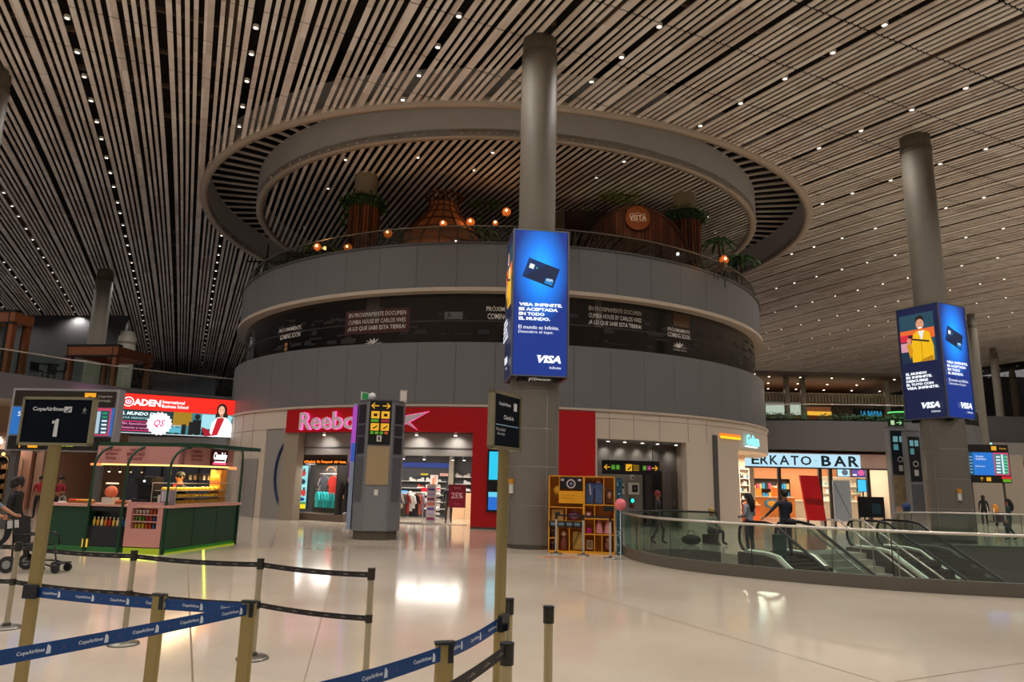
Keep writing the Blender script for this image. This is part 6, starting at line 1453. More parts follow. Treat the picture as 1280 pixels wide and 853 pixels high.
t = thing('low_suitcase_seat', 'low dark suitcase under the seated person behind the glass', 'suitcase', (6.95, 24.95, 0), .5); g = MB(); g.box((0, .0, .17), (.5, .34, .3), M('1e2022', .5), 0, .04); g.build('shell', t); g = MB(); g.tube([(-.1, -.17, .2), (-.06, -.2, .2), (.06, -.2, .2), (.1, -.17, .2)], .012, BLACK, 6); g.build('handle', t)
t = thing('travel_bag', 'black travel bag with loop handles on the floor behind the glass', 'bag', (6.15, 24.4, 0)); g = MB(); g.ball((0, 0, .17), (.34, .16, .17), M('17181a', .6), 14, 8); g.build('sack', t); g = MB(); g.tube([(-.13, 0, .28), (-.08, 0, .46), (.08, 0, .46), (.13, 0, .28)], .016, BLACK, 6); g.build('handles', t)
p = PZ(1228, 662); p = PZ(1232, 657); person('person', 'distant person in dark clothes near the right information board', (p.x, p.y, 0), 2.6, 1.7, ('6a4a3a', '15161a', '1c1e24', '101010', '15120f'), hair='long')
t = thing('orange_backpack', 'orange backpack beside the distant dark dressed person', 'backpack', (p.x+.55, p.y-.2, .75), .3); g = MB(); g.ball((0, 0, .2), (.18, .14, .3), M('d88a1a', .6), 12, 8); g.build('sack', t); g = MB(); g.tube([(0, .1, .42), (.1, .2, .3), (.08, .18, .05)], .02, M('b87010', .6), 6); g.build('strap', t)
t = thing('luggage_cart', 'small luggage cart carrying the orange backpack', 'luggage cart', (p.x+.6, p.y-.2, 0), .3); g = MB(); g.bx(-.4, .4, -.25, .25, .2, .25, DSTEEL); g.build('deck', t); g = MB(); g.tube([(-.4, -.2, .2), (-.45, -.2, 1.0), (-.45, .2, 1.0), (-.4, .2, .2)], .015, STEEL, 6); g.build('handle', t); g = MB(); g.box((.1, 0, .5), (.45, .4, .5), M('4a2a3a', .5), 0, .04); g.build('load', t)
for a in (-.3, .3): g = MB(); g.tube([(a, -.2, .1), (a, -.16, .1)], .1, BLACK, 12); g.build('wheel', t)
p = PZ(1265, 676); person('person', 'person with long hair in teal clothes walking at the far right', (p.x, p.y, 0), -2.2, 1.66, ('9a6a50', '1f3a40', '1c3a3a', '15181a', '15100e'), dict(kl=(.11, -.16, .5), al=(.11, -.1, .09), tl=(.13, -.26, .04), ar=(-.11, .2, .12), tr=(-.13, .04, .04)), hair='long')
t = thing('luggage_cart', 'dark wire trolley at the right picture edge beside the walking person', 'luggage cart', (p.x+.7, p.y-.6, 0), .5); g = MB(); g.bx(-.4, .5, -.25, .25, .2, .24, BLACK); g.build('deck', t); g = MB()
for k in range(6): g.tube([(-.4+.17*k, -.25, .22), (-.4+.17*k, -.25, .5)], .01, BLACK, 5)
g.tube([(-.4, -.25, .5), (.5, -.25, .5), (.5, .25, .5), (-.4, .25, .5)], .015, BLACK, 6, closed=True); g.tube([(-.4, -.2, .24), (-.5, -.2, 1.0), (-.5, .2, 1.0), (-.4, .2, .24)], .015, BLACK, 6); g.build('wire_frame', t)
for a in (-.3, .4): g = MB(); g.tube([(a, -.2, .1), (a, -.16, .1)], .1, BLACK, 12); g.build('wheel', t)

# left side people and the wheelchair
person('person', 'person in red shirt standing far left behind the sign post', (PY(52, 600, 30).x, 30, 0), .3, 1.72, ('8a5a40', '9a1a22', '1a1a1e', '101010', '14100e'), hair='short+short')
person('person', 'second person in red shirt with hands together right of the sign post', (PY(77, 600, 29).x, 29, 0), -.2, 1.74, ('8a5a40', '8a1a28', '1a1a1e', '101010', '14100e'), dict(fl=(.05, -.26, 1.12), wl=(.12, -.22, 1.1), fr=(-.05, -.26, 1.12), wr=(-.12, -.22, 1.1)), hair='short+short')
p = PZ(22, 704); person('person', 'person in black clothes with bushy dark hair walking at the left edge', (PY(18, 640, 16.2).x, 16.2, 0), 1.7, 1.8, ('8a5f48', '101013', '14161a', '101010', '120e0c'), dict(kl=(.11, -.25, .52), al=(.11, -.3, .1), tl=(.13, -.46, .05), kr=(-.11, .02, .5), ar=(-.11, .32, .16), tr=(-.13, .2, .04)), hair='bushy')
px_ = PY(-25, 640, 14.9).x; person('person', 'wheelchair pusher in grey blue short sleeves, mostly outside the left edge', (px_, 14.9, 0), pi/2+.0, 1.76, ('b07858', '6a7480', '1a1c22', '141414', '1a1410'),
       dict(el=(.24, -.28, 1.2), wl=(.22, -.56, 1.06), fl=(.2, -.66, 1.04), er=(-.24, -.28, 1.2), wr=(-.22, -.56, 1.06), fr=(-.2, -.66, 1.04), kl=(.11, -.2, .5), al=(.11, -.1, .09), tl=(.12, -.28, .04), ar=(-.11, .25, .13), tr=(-.12, .08, .04)), hair='short+short')
wx = PY(22, 700, 14.7).x
t = thing('wheelchair', 'black wheelchair with paper on its backrest pushed at the left', 'wheelchair', (wx, 14.7, 0), 0)
TB = M('141418', .35, .3)
g = MB(); g.box((.27, 0, .52), (.5, .44, .05), M('17171b', .6), 0, .04); g.build('seat', t)
g = MB(); g.T = Matrix.Translation((.02, 0, .53)) @ Matrix.Rotation(-.15, 4, 'Y'); g.box((0, 0, .28), (.04, .44, .5), M('17171b', .6)); g.build('backrest', t)
g = MB(); g.T = Matrix.Translation((.02, 0, .53)) @ Matrix.Rotation(-.15, 4, 'Y'); g.box((.0, -.235, .4), (.22, .012, .15), M('b8b8b4', .5)); g.box((0, -.235, .4), (.02, .008, .1), M('8a8a8a', .5)) if False else None; g.build('paper_notice', t)
for s_ in (-1, 1):
    g = MB(); g.tube([(-.16, .24*s_, 1.06), (-.04, .24*s_, 1.04), (.02, .24*s_, .6), (.05, .24*s_, .2)], .018, TB, 8); g.tube([(.05, .24*s_, .5), (.55, .24*s_, .5), (.62, .24*s_, .2), (.85, .24*s_, .14)], .018, TB, 8); g.tube([(.02, .24*s_, .72), (.5, .24*s_, .74), (.62, .24*s_, .7), (.64, .24*s_, .5)], .02, TB, 8); g.tube([(.0, .24*s_, .2), (.6, .24*s_, .2)], .016, TB, 8); g.build('side_frame', t)
    g = MB(); g.tube([(.0, .27*s_, .16), (.0, .31*s_, .16)], .16, M('26262a', .5), 20); g.tube([(.0, .26*s_, .16), (.0, .32*s_, .16)], .08, M('8a8a88', .4), 14); g.build('rear_wheel', t)
    g = MB(); g.tube([(.62, .24*s_-.02, .09), (.62, .24*s_+.02, .09)], .09, M('26262a', .5), 16); g.tube([(.62, .24*s_-.025, .09), (.62, .24*s_+.025, .09)], .04, M('8a8a88', .4), 12); g.build('front_wheel', t)
    g = MB(); g.tube([(.9, .2*s_-.02, .08), (.9, .2*s_+.02, .08)], .08, M('26262a', .5), 16); g.build('caster', t)
    g = MB(); g.box((.88, .1*s_, .18), (.2, .16, .02), TB); g.build('footplate', t)

# ------------------------------------------------------------ right wing: upper terrace and the bar below it
RF = [(15.4, 46.5), (18, 45.2), (22, 44.6), (27, 44.8), (30.9, 46), (33, 50), (33.5, 70)]
RFS = smooth(RF, 2)
g = MB(); ribbon(g, RFS, 4.3, 6.15, GREYP, .3)
g.add([(x, y, 6.1) for x, y in RFS]+[(8, 70, 6.1), (12, 55, 6.1)], [tuple(range(len(RFS)+2))], GREYD); g.add([(x, y, 4.3) for x, y in RFS]+[(8, 70, 4.3), (12, 55, 4.3)], [tuple(range(len(RFS)+2))[::-1]], WHITE)
struct(g, 'floor_right_terrace')
balustrade('glass_balustrade', 'glass balustrade with thin pale rail along the right upper terrace', RFS[:-6], 6.15, 7.2, step=6)
SY_ = 45.6
def bx_px(x0, x1, Y): return PY(x0, 600, Y).x, PY(x1, 600, Y).x
x0, x1 = bx_px(922, 1120, SY_)
g = MB(); g.bx(x0-2, x1+.3, 51, 51.3, 0, 4.3, M('b87a4e', .5, var=.1)); g.bx(x1, x1+.3, SY_, 51, 0, 4.3, WHITE); g.bx(x1, 33, SY_+.2, SY_+.4, 0, 4.3, M('9a8f80', .5)); g.bx(x0-2, x1, SY_, 51, 3.55, 3.6, M('c8b8a4', .5)); g.bx(14.2, x0+.1, 47, 47.2, 0, 4.3, WHITE); g.bx(30.5, 30.8, 46, 70, 0, 4.3, GREYL)
struct(g, 'wall_bar')
area(((x0+x1)/2, 48.2, 3.5), 9, 4, 720, c=(1, .86, .68))
t = thing('bar_sign', 'long backlit sign board with dark bar name letters above the bar', 'sign', (x0-.9, SY_-.3, 3.2))
WS = x1-x0+1.0; wl = PY(1074, 600, SY_).x-(x0-.9)
g = MB(); g.bx(0, WS, 0, .2, -.0, .9, M('c9a99c', .4)); g.build('board', t)
g = MB(); g.bx(0, wl, -.03, -.001, 0.0, .84, E('bce4f8', 1.0)); g.build('backlight', t)
A = Art(FR((0, -.04, 0)), .004); DB = M('0c2c3c', .5)
xm = lambda px: PY(px, 600, SY_).x-(x0-.9)
a_, b_ = xm(912), xm(1016); 
for tt, pa, pb_ in (('MERKATO', 902, 1016), ('BAR', 1023, 1072)):
    if tt == 'MERKATO':
        A.text('E', xm(943)+.0, .42, .5, .58, M('12303e', .5), .02)
        for ch, pc, pw in (('R', 954, .5), ('K', 966, .52), ('A', 979, .62), ('T', 992, .5), ('O', 1006, .7)): A.text(ch, xm(pc), .42, pw, .58, DB, .02)
    else:
        for ch, pc, pw in (('B', 1031, .62), ('A', 1048, .8), ('R', 1065, .66)): A.text(ch, xm(pc), .42, pw, .66, DB, .03)
A.ell(xm(1018), .42, .08, .08, E('8fe0d0', 1)); A.build('lettering', t)
g = MB(); g.bx(0, WS, -.1, .1, -.08, 0, BLACK); g.build('edge_strip', t)
for k, px in enumerate((974, 1025, 1038, 1085)):
    x = PY(px, 600, SY_+.2).x; g = MB(); g.bx(x-.1, x+.1, SY_+.1, SY_+.3, 0, 3.55, M('2a2624', .5)); tag(g.build('shopfront_mullion'), 'dark upright of the bar front, %s from the left' % ('first', 'second', 'third', 'fourth')[k], 'mullion', 'dark uprights of the bar front')
def at_(px, Y): return PY(px, 600, Y).x
shelf_unit('bar_shelving', 'lit white shelving with goods at the back right of the bar', at_(1026, 50.5), 50.6, 0, at_(1118, 50.5)-at_(1026, 50.5), 2.7, 5, M('f0e8da', .5), ['c8d0c8', 'e8d8b8', '8aa090', 'd8a080', 'b8c8d0'], per=26, seed=8)
shelf_unit('bar_shelving', 'dark shelving with bright goods at the back left of the bar', at_(940, 50.5), 50.6, 0, at_(985, 50.5)-at_(940, 50.5), 2.5, 4, M('3a2c24', .5), ['2a8ac0', 'c84a6a', 'e8e8e8', '2a2a2a', 'e0a060'], per=12, seed=9)
for (a, b, lab, cc) in ((1047, 1063, 'left menu screen over the bar shelving', ('8ad0f0', '2a3a5a')), (1065, 1085, 'middle menu screen over the bar shelving', ('3a2a8a', 'd04a8a')), (1088, 1104, 'right menu screen with orange drink over the bar shelving', ('5ac0e8', 'f09a3a')), (1104, 1119, 'blue white menu screen at the far right over the shelving', ('a0e0f8', '4ac0f0'))):
    xa, xb = at_(a, 49.5), at_(b, 49.5); t = thing('menu_screen', lab, 'screen', (xa, 49.5, 2.72), 0, 'menu screens of the bar'); g = MB(); g.bx(0, xb-xa, 0, .08, 0, .6, BLACK); g.build('casing', t); A = Art(FR((0, 0, 0))); A.rect(.03, .03, xb-xa-.03, .57, E(cc[0], 1.3)); A.ell((xb-xa)*.6, .3, .22, .2, E(cc[1], 1.2)); A.rect(.08, .1, .35, .2, E('ffffff', 1)); A.build('picture', t)
t = thing('bar_counter', 'pale bar counter with orange panels in front of the shelving', 'counter', (at_(940, 47.5), 47.4, 0)); g = MB(); L_ = at_(1112, 47.5)-at_(940, 47.5); g.bx(0, L_*.3, 0, .7, 0, 1.25, M('d8803a', .5)); g.bx(L_*.3, L_, 0, .7, 0, 1.05, M('d0c0a8', .5)); g.build('front', t); g = MB(); g.bx(-.05, L_*.3, -.05, .75, 1.25, 1.3, M('e8d0b0', .4)); g.bx(L_*.3, L_+.05, -.05, .75, 1.05, 1.1, M('e8e0d0', .4)); g.build('top', t)
g = MB(); g.ball((L_*.13, -.02, .85), (.5, .02, .3), M('4a8ab0', .5, var=.5), 14, 8); g.ball((L_*.13, -.04, .85), (.3, .02, .2), M('e8a83a', .5), 14, 8); g.build('emblem', t)
for (px, w2, h2, c, lab) in ((948, .35, .5, 'e8a040', 'orange paper bag on the left of the bar counter'), (968, .4, .6, 'e07830', 'dark orange tote bag on the bar counter')):
    t = thing('paper_bag', lab, 'bag', (at_(px, 47.6), 47.7, 1.3)); g = MB(); g.prism([(-w2/2, -.1), (w2/2, -.1), (w2/2, .1), (-w2/2, .1)], 0, h2, M(c, .5)); g.build('sack', t); g = MB(); g.tube([(-.1, 0, h2), (-.06, 0, h2+.2), (.06, 0, h2+.2), (.1, 0, h2)], .012, BLACK, 6); g.build('handle', t)
def slab(name, label, cat, px0, px1, z0, z1, Y, m, th=.1, lean=0, extra=None, leg=None):
    xa, xb = at_(px0, Y), at_(px1, Y); t = thing(name, label, cat, (xa, Y, 0)); wd = xb-xa; g = MB()
    g.add([(0, 0, z0), (wd, 0, z0), (wd-lean, 0, z1), (-lean, 0, z1), (0, th, z0), (wd, th, z0), (wd-lean, th, z1), (-lean, th, z1)], [(0, 1, 2, 3), (5, 4, 7, 6), (0, 3, 7, 4), (1, 5, 6, 2), (3, 2, 6, 7), (0, 4, 5, 1)], m); g.build('panel', t)
    g = MB(); g.bx(0, .06, 0, th, 0, z0, BLACK); g.bx(wd-.06, wd, 0, th, 0, z0, BLACK); g.build('feet', t)
    if extra: A = Art(FR((0, -.005, 0))); extra(A, wd); A.build('front_print', t)
slab('red_partition', 'slanted bright red screen standing in front of the bar', 'partition', 1007, 1030, .35, 2.55, 36, M('c01018', .4), .15, .28, lambda A, w_: A.poly([(-.05, 1.15), (w_-.12, 1.1), (w_-.16, 1.4), (-.1, 1.45)], M('8a0c12', .4)))
slab('grey_partition', 'light grey folding screen in front of the bar', 'partition', 1041, 1062, .3, 2.35, 36.5, M('9aa2a8', .4), .1, 0, lambda A, w_: A.poly([(.02, 2.2), (.06, 2.25), (w_-.03, .5), (w_-.08, .5)], M('6a7278', .4)))
slab('dark_display', 'wide black display board in front of the bar shelving', 'display board', 1071, 1103, .5, 1.55, 37.5, M('0c0f12', .25), .1, 0, lambda A, w_: A.rect(w_*.5, .7, w_*.85, 1.2, M('16343c', .3)))
t = thing('till_monitor', 'small bright blue monitor above the black display board', 'monitor', (at_(1078, 46.0), 46.0, 0)); g = MB(); g.bx(-.35, .35, 0, .08, 1.75, 2.55, BLACK); g.build('casing', t); g = MB(); g.bx(-.32, .32, -.01, 0, 1.78, 2.5, E('3ab8f8', 1.3)); g.build('picture', t); g = MB(); g.bx(-.04, .04, .02, .06, 0, 1.75, BLACK); g.build('stand', t)
# upper terrace restaurant
g = MB(); g.bx(12.5, 31.5, 49, 60, 9.75, 9.95, BROWN); g.bx(13.5, 31, 60, 60.3, 6.1, 9.8, M('6b5646', .5)); struct(g, 'ceiling_terrace_bar')
k = 0
for i in range(8):
    for j in range(3):
        x, y = 14.0+2.25*i+(j % 2)*1.1, 50+3.2*j; k += 1
        t = thing('canopy_downlight', 'small bright lamp in the brown canopy above the right terrace', 'ceiling light', (x, y, 9.74), 0, 'lamps in the brown canopy'); g = MB(); g.cyl((0, 0, 0), .09, -.06, .0, M('c8b8a8', .4), 10); g.build('housing', t); g = MB(); g.cyl((0, 0, 0), .07, -.075, -.061, E('ffe8c8', 8), 10); g.build('lens', t)
t = thing('striped_awning', 'pale slatted awning box wrapped round the terrace bar, right wing', 'awning', (15, 52, 8.5))
g = MB(); SL = M('b8a690', .5)
for k in range(64): g.bx(.0+.245*k, .16+.245*k, 0, .1, -.35, .35, SL)
g.bx(0, 15.7, .1, .2, -.35, .35, M('6a5a4a', .5)); g.build('slatted_front', t)
g = MB(); g.bx(0, 15.7, .2, 4, -.1, 0, M('9a8874', .5)); g.build('top_board', t)
for k, px in enumerate((990, 1011, 1118)):
    x = at_(px, 51); g = MB(); g.bx(x-.15, x+.15, 51, 51.3, 6.1, 9.75, M('8d7f70', .5)); tag(g.build('terrace_pillar'), 'pale square pillar of the right terrace bar, %s from the left' % ('first', 'second', 'third')[k], 'pillar', 'pillars of the terrace bar')
g = MB(); xa, xb = at_(1072, 55), at_(1112, 55); g.bx(xa, xb, 55, 55.2, 6.1, 8.1, M('0e0e10', .3)); tag(g.build('dark_wall_panel'), 'black wall panel behind the blue neon lettering on the terrace', 'wall panel')
A = Art(FR((0, 54.95, 0))); A.text('LA BARRA', (at_(1083, 55)+at_(1108, 55))/2, 7.72, 1.7, .4, E('3a9ad0', 1.1), .03); tag(A.build('neon_lettering'), 'blue neon lettering on the black panel of the right terrace', 'neon sign')
g = MB(); g.bx(at_(1015, 57), at_(1045, 57), 57, 57.15, 7.7, 8.0, E('ffb03a', 1.5)); tag(g.build('light_strip'), 'glowing amber strip on the wall of the terrace bar', 'light strip')
g = MB(); g.bx(at_(992, 57), at_(1046, 57), 57.2, 57.4, 6.1, 8.4, M('9a5634', .5)); tag(g.build('timber_wall_panel'), 'orange brown wall panel under the amber strip', 'wall panel')
g = MB(); g.bx(at_(962, 56), at_(1008, 56), 56, 56.1, 7.6, 8.5, E('e8e4d8', .9)); tag(g.build('lit_back_window'), 'bright white lit window at the left of the terrace bar', 'window')
area((22, 54, 9.0), 12, 4, 520, c=(1, .8, .58))
rp = random.Random(2)
labs = ('at the left end of the terrace', 'second from the left', 'third from the left', 'in front of the amber strip', 'left of the black panel', 'before the black panel', 'right of the black panel', 'beside the right column', 'at the right terrace end')
for k, px in enumerate((966, 984, 1008, 1040, 1062, 1084, 1105, 1128, 1215)):
    x = at_(px, 46.8); t = thing('terrace_plant', 'leafy green planter plant %s behind the right glass rail' % labs[k], 'plant', (x, 46.8 if px < 1200 else 48, 6.15), 0, 'plants on the right terrace')
    g = MB(); g.leaves((0, 0, .4), (.75, .35, .28), 60, .26, LEAF+([M('2a6a70', .6)] if k % 3 == 1 else []), rp); g.build('foliage', t); g = MB(); g.bx(-.8, .8, -.2, .2, 0, .25, M('2a2624', .6)); g.build('planter', t)
t = thing('green_lit_sign', 'green glowing round counter at the right of the terrace', 'counter', (at_(1133, 48), 48.2, 6.15)); g = MB(); g.cyl((0, 0, 0), .7, 0, .9, M('2a5a2a', .5), 20); g.build('base', t); g = MB(); g.cyl((0, 0, 0), .72, .9, 1.0, E('7af08a', 1.3), 20); g.build('lit_rim', t)
area(((22), 48.0, 9.6), 12, .5, 60, c=(1, .85, .65))

# wayfinding totems and information board at right
def totem(px, Y, wd, ht, label, parts, exit_=False, rz=0):
    x = at_(px, Y); t = thing('wayfinding_totem', label, 'information pillar', (x, Y, 0), rz); g = MB(); g.bx(-wd/2, wd/2, 0, .35, 0, ht, M('8a8a8c', .4)); g.bx(-wd/2+.02, wd/2-.02, .02, .33, ht, ht+.08, M('6a6a6c', .4)); g.build('body', t)
    g = MB()
    for z0, z1, m in parts: g.bx(-wd/2+.07, wd/2-.07, -.02, -.001, z0, z1, m)
    g.build('panels', t)
    A = Art(FR((0, -.022, 0)))
    A.rect(-wd*.3, ht-.6, -wd*.04, ht-.35, E('7ab0b8', .6)); A.rect(wd*.04, ht-.6, wd*.3, ht-.35, E('7ab0b8', .6)); A.rect(-wd*.3, ht-.95, -wd*.04, ht-.7, E('5a98a0', .6)); A.ring(0, ht-1.35, .09, .12, M('d8d8d4', .5)); A.rect(-.09, ht-1.85, .09, ht-1.6, M('c8c8c4', .5)); A.build('symbols', t)
    return t
totem(1127, 31, .82, 4.6, 'tall totem with photo panel and green exit sign, left of right column', [(3.3, 4.5, M('10222a', .4)), (2.6, 3.3, M('2a2a2e', .4)), (1.3, 2.55, M('8a7a58', .5, var=.6, scale=4)), (.1, 1.25, M('c8a078', .5))])
totem(1146, 30.4, .62, 4.4, 'narrower dark grey totem next to the right column', [(2.3, 4.2, M('232327', .4)), (.1, 2.2, M('5c5c5e', .4))])
x = at_(1127, 31); t = thing('exit_sign', 'green lit exit sign with arrow on top of the right totem', 'sign', (x+.0, 31.05, 4.68)); g = MB(); g.bx(-.33, .33, 0, .08, .02, .32, M('0f3a20', .5)); g.bx(-.05, .05, 0, .08, 0, .02, BLACK); g.build('plate', t); A = Art(FR((0, 0, .17))); A.rect(-.24, -.1, -.08, .1, E('c8e8b0', .8)); A.arrow(.13, 0, .12, E('a0e8a0', 1)); A.build('symbols', t)
t = thing('signpost_bollard', 'slim dark bollard with blue round top by the right totem', 'bollard', (at_(1130, 28), 28, 0)); g = MB(); g.tube([(0, 0, 0), (0, 0, 1.3)], .13, M('24303c', .4), 14); g.build('post', t); g = MB(); g.ball((0, 0, 1.32), .16, M('1e3a6a', .4), 14, 8); g.build('top', t)
t = thing('flight_information_board', 'flight information board with blue screens right of the right column', 'information board', (at_(1207, 33), 33, 2.35), -.1)
g = MB(); g.bx(0, 2.0, 0, .25, 0, 1.75, M('3a3a3e', .4)); g.build('frame', t); g = MB(); g.tube([(.3, .12, -2.35), (.3, .12, 0)], .05, DSTEEL, 8); g.tube([(1.7, .12, -2.35), (1.7, .12, 0)], .05, DSTEEL, 8); g.build('legs', t)
A = Art(FR((0, 0, 0)), .004); A.rect(.03, .02, 1.97, .32, M('171310', .5)); A.rect(.03, 1.42, 1.97, 1.73, M('171310', .5)); A.rect(.03, .35, 1.3, 1.38, E('1878d8', .9)); A.rect(.03, .35, .4, 1.38, E('15567a', .8)); A.rect(1.3, .35, 1.95, 1.38, E('d83a6a', 1)); A.rect(1.34, .4, 1.9, 1.32, E('3a8a8a', .8))
for k in range(6): A.rect(1.38, .45+.14*k, 1.56, .52+.14*k, E('e8f0f4', 1)); A.rect(1.72, .45+.14*k, 1.88, .52+.14*k, E('5ad08a', 1)); A.rect(.08, .45+.14*k, .34, .48+.14*k, E('9ad0f0', .9))
A.rect(1.6, .42, 1.68, 1.3, E('d8ecf4', 1)); A.text('Vuelos', .65, 1.2, .35, .09, E('ffffff', 1)); A.text('Salidas', .7, 1.08, .45, .08, E('ffffff', 1)); A.text('Puertas', .65, .75, .4, .06, E('ffffff', 1)); A.rect(1.2, 1.48, 1.42, 1.67, YEL2); A.rect(.85, .08, 1.05, .25, YEL2); A.arrow(.65, .17, .09, YEL2, pi/2); A.rect(1.55, .05, 1.9, .18, E('6ab01c', .8)); A.rect(1.5, .19, 1.95, .3, E('d8202c', .9)); A.text('Gates', 1.68, 1.57, .3, .08, YEL2); A.build('display', t)
# far right end of the hall
g = MB(); yb = 72; xs = lambda px: at_(px, yb)
g.bx(31, 62, yb, yb+.4, 5.2, 9.5, GREYD); g.bx(31, 62, yb-.5, yb, 5.2, 6.8, GREYL); g.bx(31, 62, yb+3, yb+3.3, 0, 5.2, M('b8a890', .5)); g.bx(31, 62, yb, yb+3, 5.0, 5.2, WHITE)
struct(g, 'wall_far_right')
area((xs(1255), yb+.5, 4.6), 12, 2, 320, c=(1, .93, .85))
for k, (a, b, z0, z1, c, lab) in enumerate(((1218, 1229, 3.0, 5.0, 'e8a828', 'yellow lit picture above the people at far right'), (1233, 1246, 1.5, 4.0, '9ae0e8', 'bright cyan shop window at the far right'), (1252, 1262, 2.4, 4.8, '2a2420', 'dark doorway beside the cyan window'), (1266, 1278, 2.0, 4.2, 'e8d8c8', 'pale lit shop window at the right picture edge'))):
    t = thing('shop_window', lab, 'shop window', (xs(a), yb+1.5, 0)); g = MB(); wd = xs(b)-xs(a); g.bx(-.1, wd+.1, .1, .3, 0, z1+.1, M('6a5e54', .5)); g.build('frame', t); g = MB(); g.bx(0, wd, .05, .1, z0, z1, E(c, 1.1) if k != 2 else M(c, .5)); g.build('display', t)
t = thing('hanging_screen', 'dark hanging screen under the far right ceiling edge', 'screen', (xs(1247), 62, 4.9)); g = MB(); g.bx(0, 3.4, 0, .2, 0, 1.1, M('1c1a1c', .4)); g.build('casing', t); g = MB(); g.bx(0, .1, .05, .15, 1.1, 1.6, DSTEEL); g.bx(3.2, 3.3, .05, .15, 1.1, 1.6, DSTEEL); g.build('brackets', t)
g = MB(); g.bx(xs(1230), xs(1240), yb-.6, yb-.5, 6.3, 6.75, E('a0e8e0', 1.2)); tag(g.build('lit_panel'), 'small cyan lit panel beside the slim far right column', 'light panel')

# ------------------------------------------------------------ roof terrace on the round building
RPH = []
n = 64; pts = [pol(16.25, -1.75+3.5*i/n) for i in range(n+1)]
balustrade('glass_balustrade', 'curved glass balustrade round the roof terrace of the round building', [(p.x, p.y) for p in pts], 12.42, 13.3, step=6, zbot=0, glassm=glass_mat('a8b0a4', .05), handm=M('8a8478', .4, .7))
def roofcol(px, Y, label, vine=True, wood=True):
    p = PY(px, 230, Y); x, y = p.x, p.y; zt = zc(x, y)
    t = thing('roof_terrace_column', label, 'column', (x, y, 11.9)); g = MB(); g.cyl((0, 0, 0), .62, 0, zt-11.9+.1, M('8a8068', .6, var=.1), 32); g.build('shaft', t)
    if wood:
        g = MB()
        for k in range(28): a = 2*pi*k/28; g.tube([(.78*cos(a), .78*sin(a), .0), (.78*cos(a), .78*sin(a), 4.4)], .07, WOOD if k % 3 else WOODD, 6)
        g.build('timber_cladding', t)
    if vine: g = MB(); g.lathe([(.9, 4.25), (1.1, 4.6), (.8, 4.9)], (0, 0, 0), M('1c3018', .8), 20); g.leaves((0, 0, 4.6), (1.35, 1.35, .6), 520, .28, LEAF, rp); g.leaves((-.9, -.3, 3.8), (.35, .4, .9), 90, .22, LEAF, rp); g.build('vine_collar', t)
    return x, y
roofcol(458, 36, 'left roof terrace column with timber cladding and hanging vines'); roofcol(702, 41, 'roof terrace column half hidden behind the central column'); roofcol(855, 37, 'right roof terrace column with dark vines')
# woven dome
p = PY(553, 300, 36); zt0 = 11.9
t = thing('woven_dome', 'large bell shaped woven pavilion with amber panels on the roof terrace', 'pavilion', (p.x, 36, zt0))
prof = [(2.6, 0), (2.55, 1.2), (2.4, 2.0), (2.05, 2.75), (1.5, 3.4), (1.05, 3.95), (.82, 4.35), (.75, 4.65)]
g = MB(); g.lathe([(r*.97, z) for r, z in prof], (0, 0, 0), M('a8683c', .6, var=.25, scale=3), 32); g.build('fabric', t)
g = MB()
for k in range(16):
    a = 2*pi*k/16; g.tube([(r*cos(a+.02*i), r*sin(a+.02*i), z) for i, (r, z) in enumerate(prof)]+[(1.0*cos(a+.2), 1.0*sin(a+.2), 5.15)], .045, WOODD, 6)
for r, z in prof[1:]: g.tube([(r*cos(2*pi*k/28), r*sin(2*pi*k/28), z) for k in range(28)], .04, WOODD, 6, closed=True)
g.build('ribs', t)
g = MB(); g.tube([(1.0*cos(2*pi*k/20), 1.0*sin(2*pi*k/20), 5.05) for k in range(20)], .05, WOODD, 6, closed=True); g.tube([(.62, 0, 4.7), (-.5, .2, 5.7)], .05, WOODD, 6); g.tube([(-.62, 0, 4.7), (.6, .1, 5.8)], .05, WOODD, 6); g.build('crown', t)
area((p.x, 33.2, 12.6), 2, .4, 60, c=(1, .55, .28), tgt=(p.x, 36, 13.5), nm='dome_fill')  # added lamp without a fixture, brightens the dome's amber panels
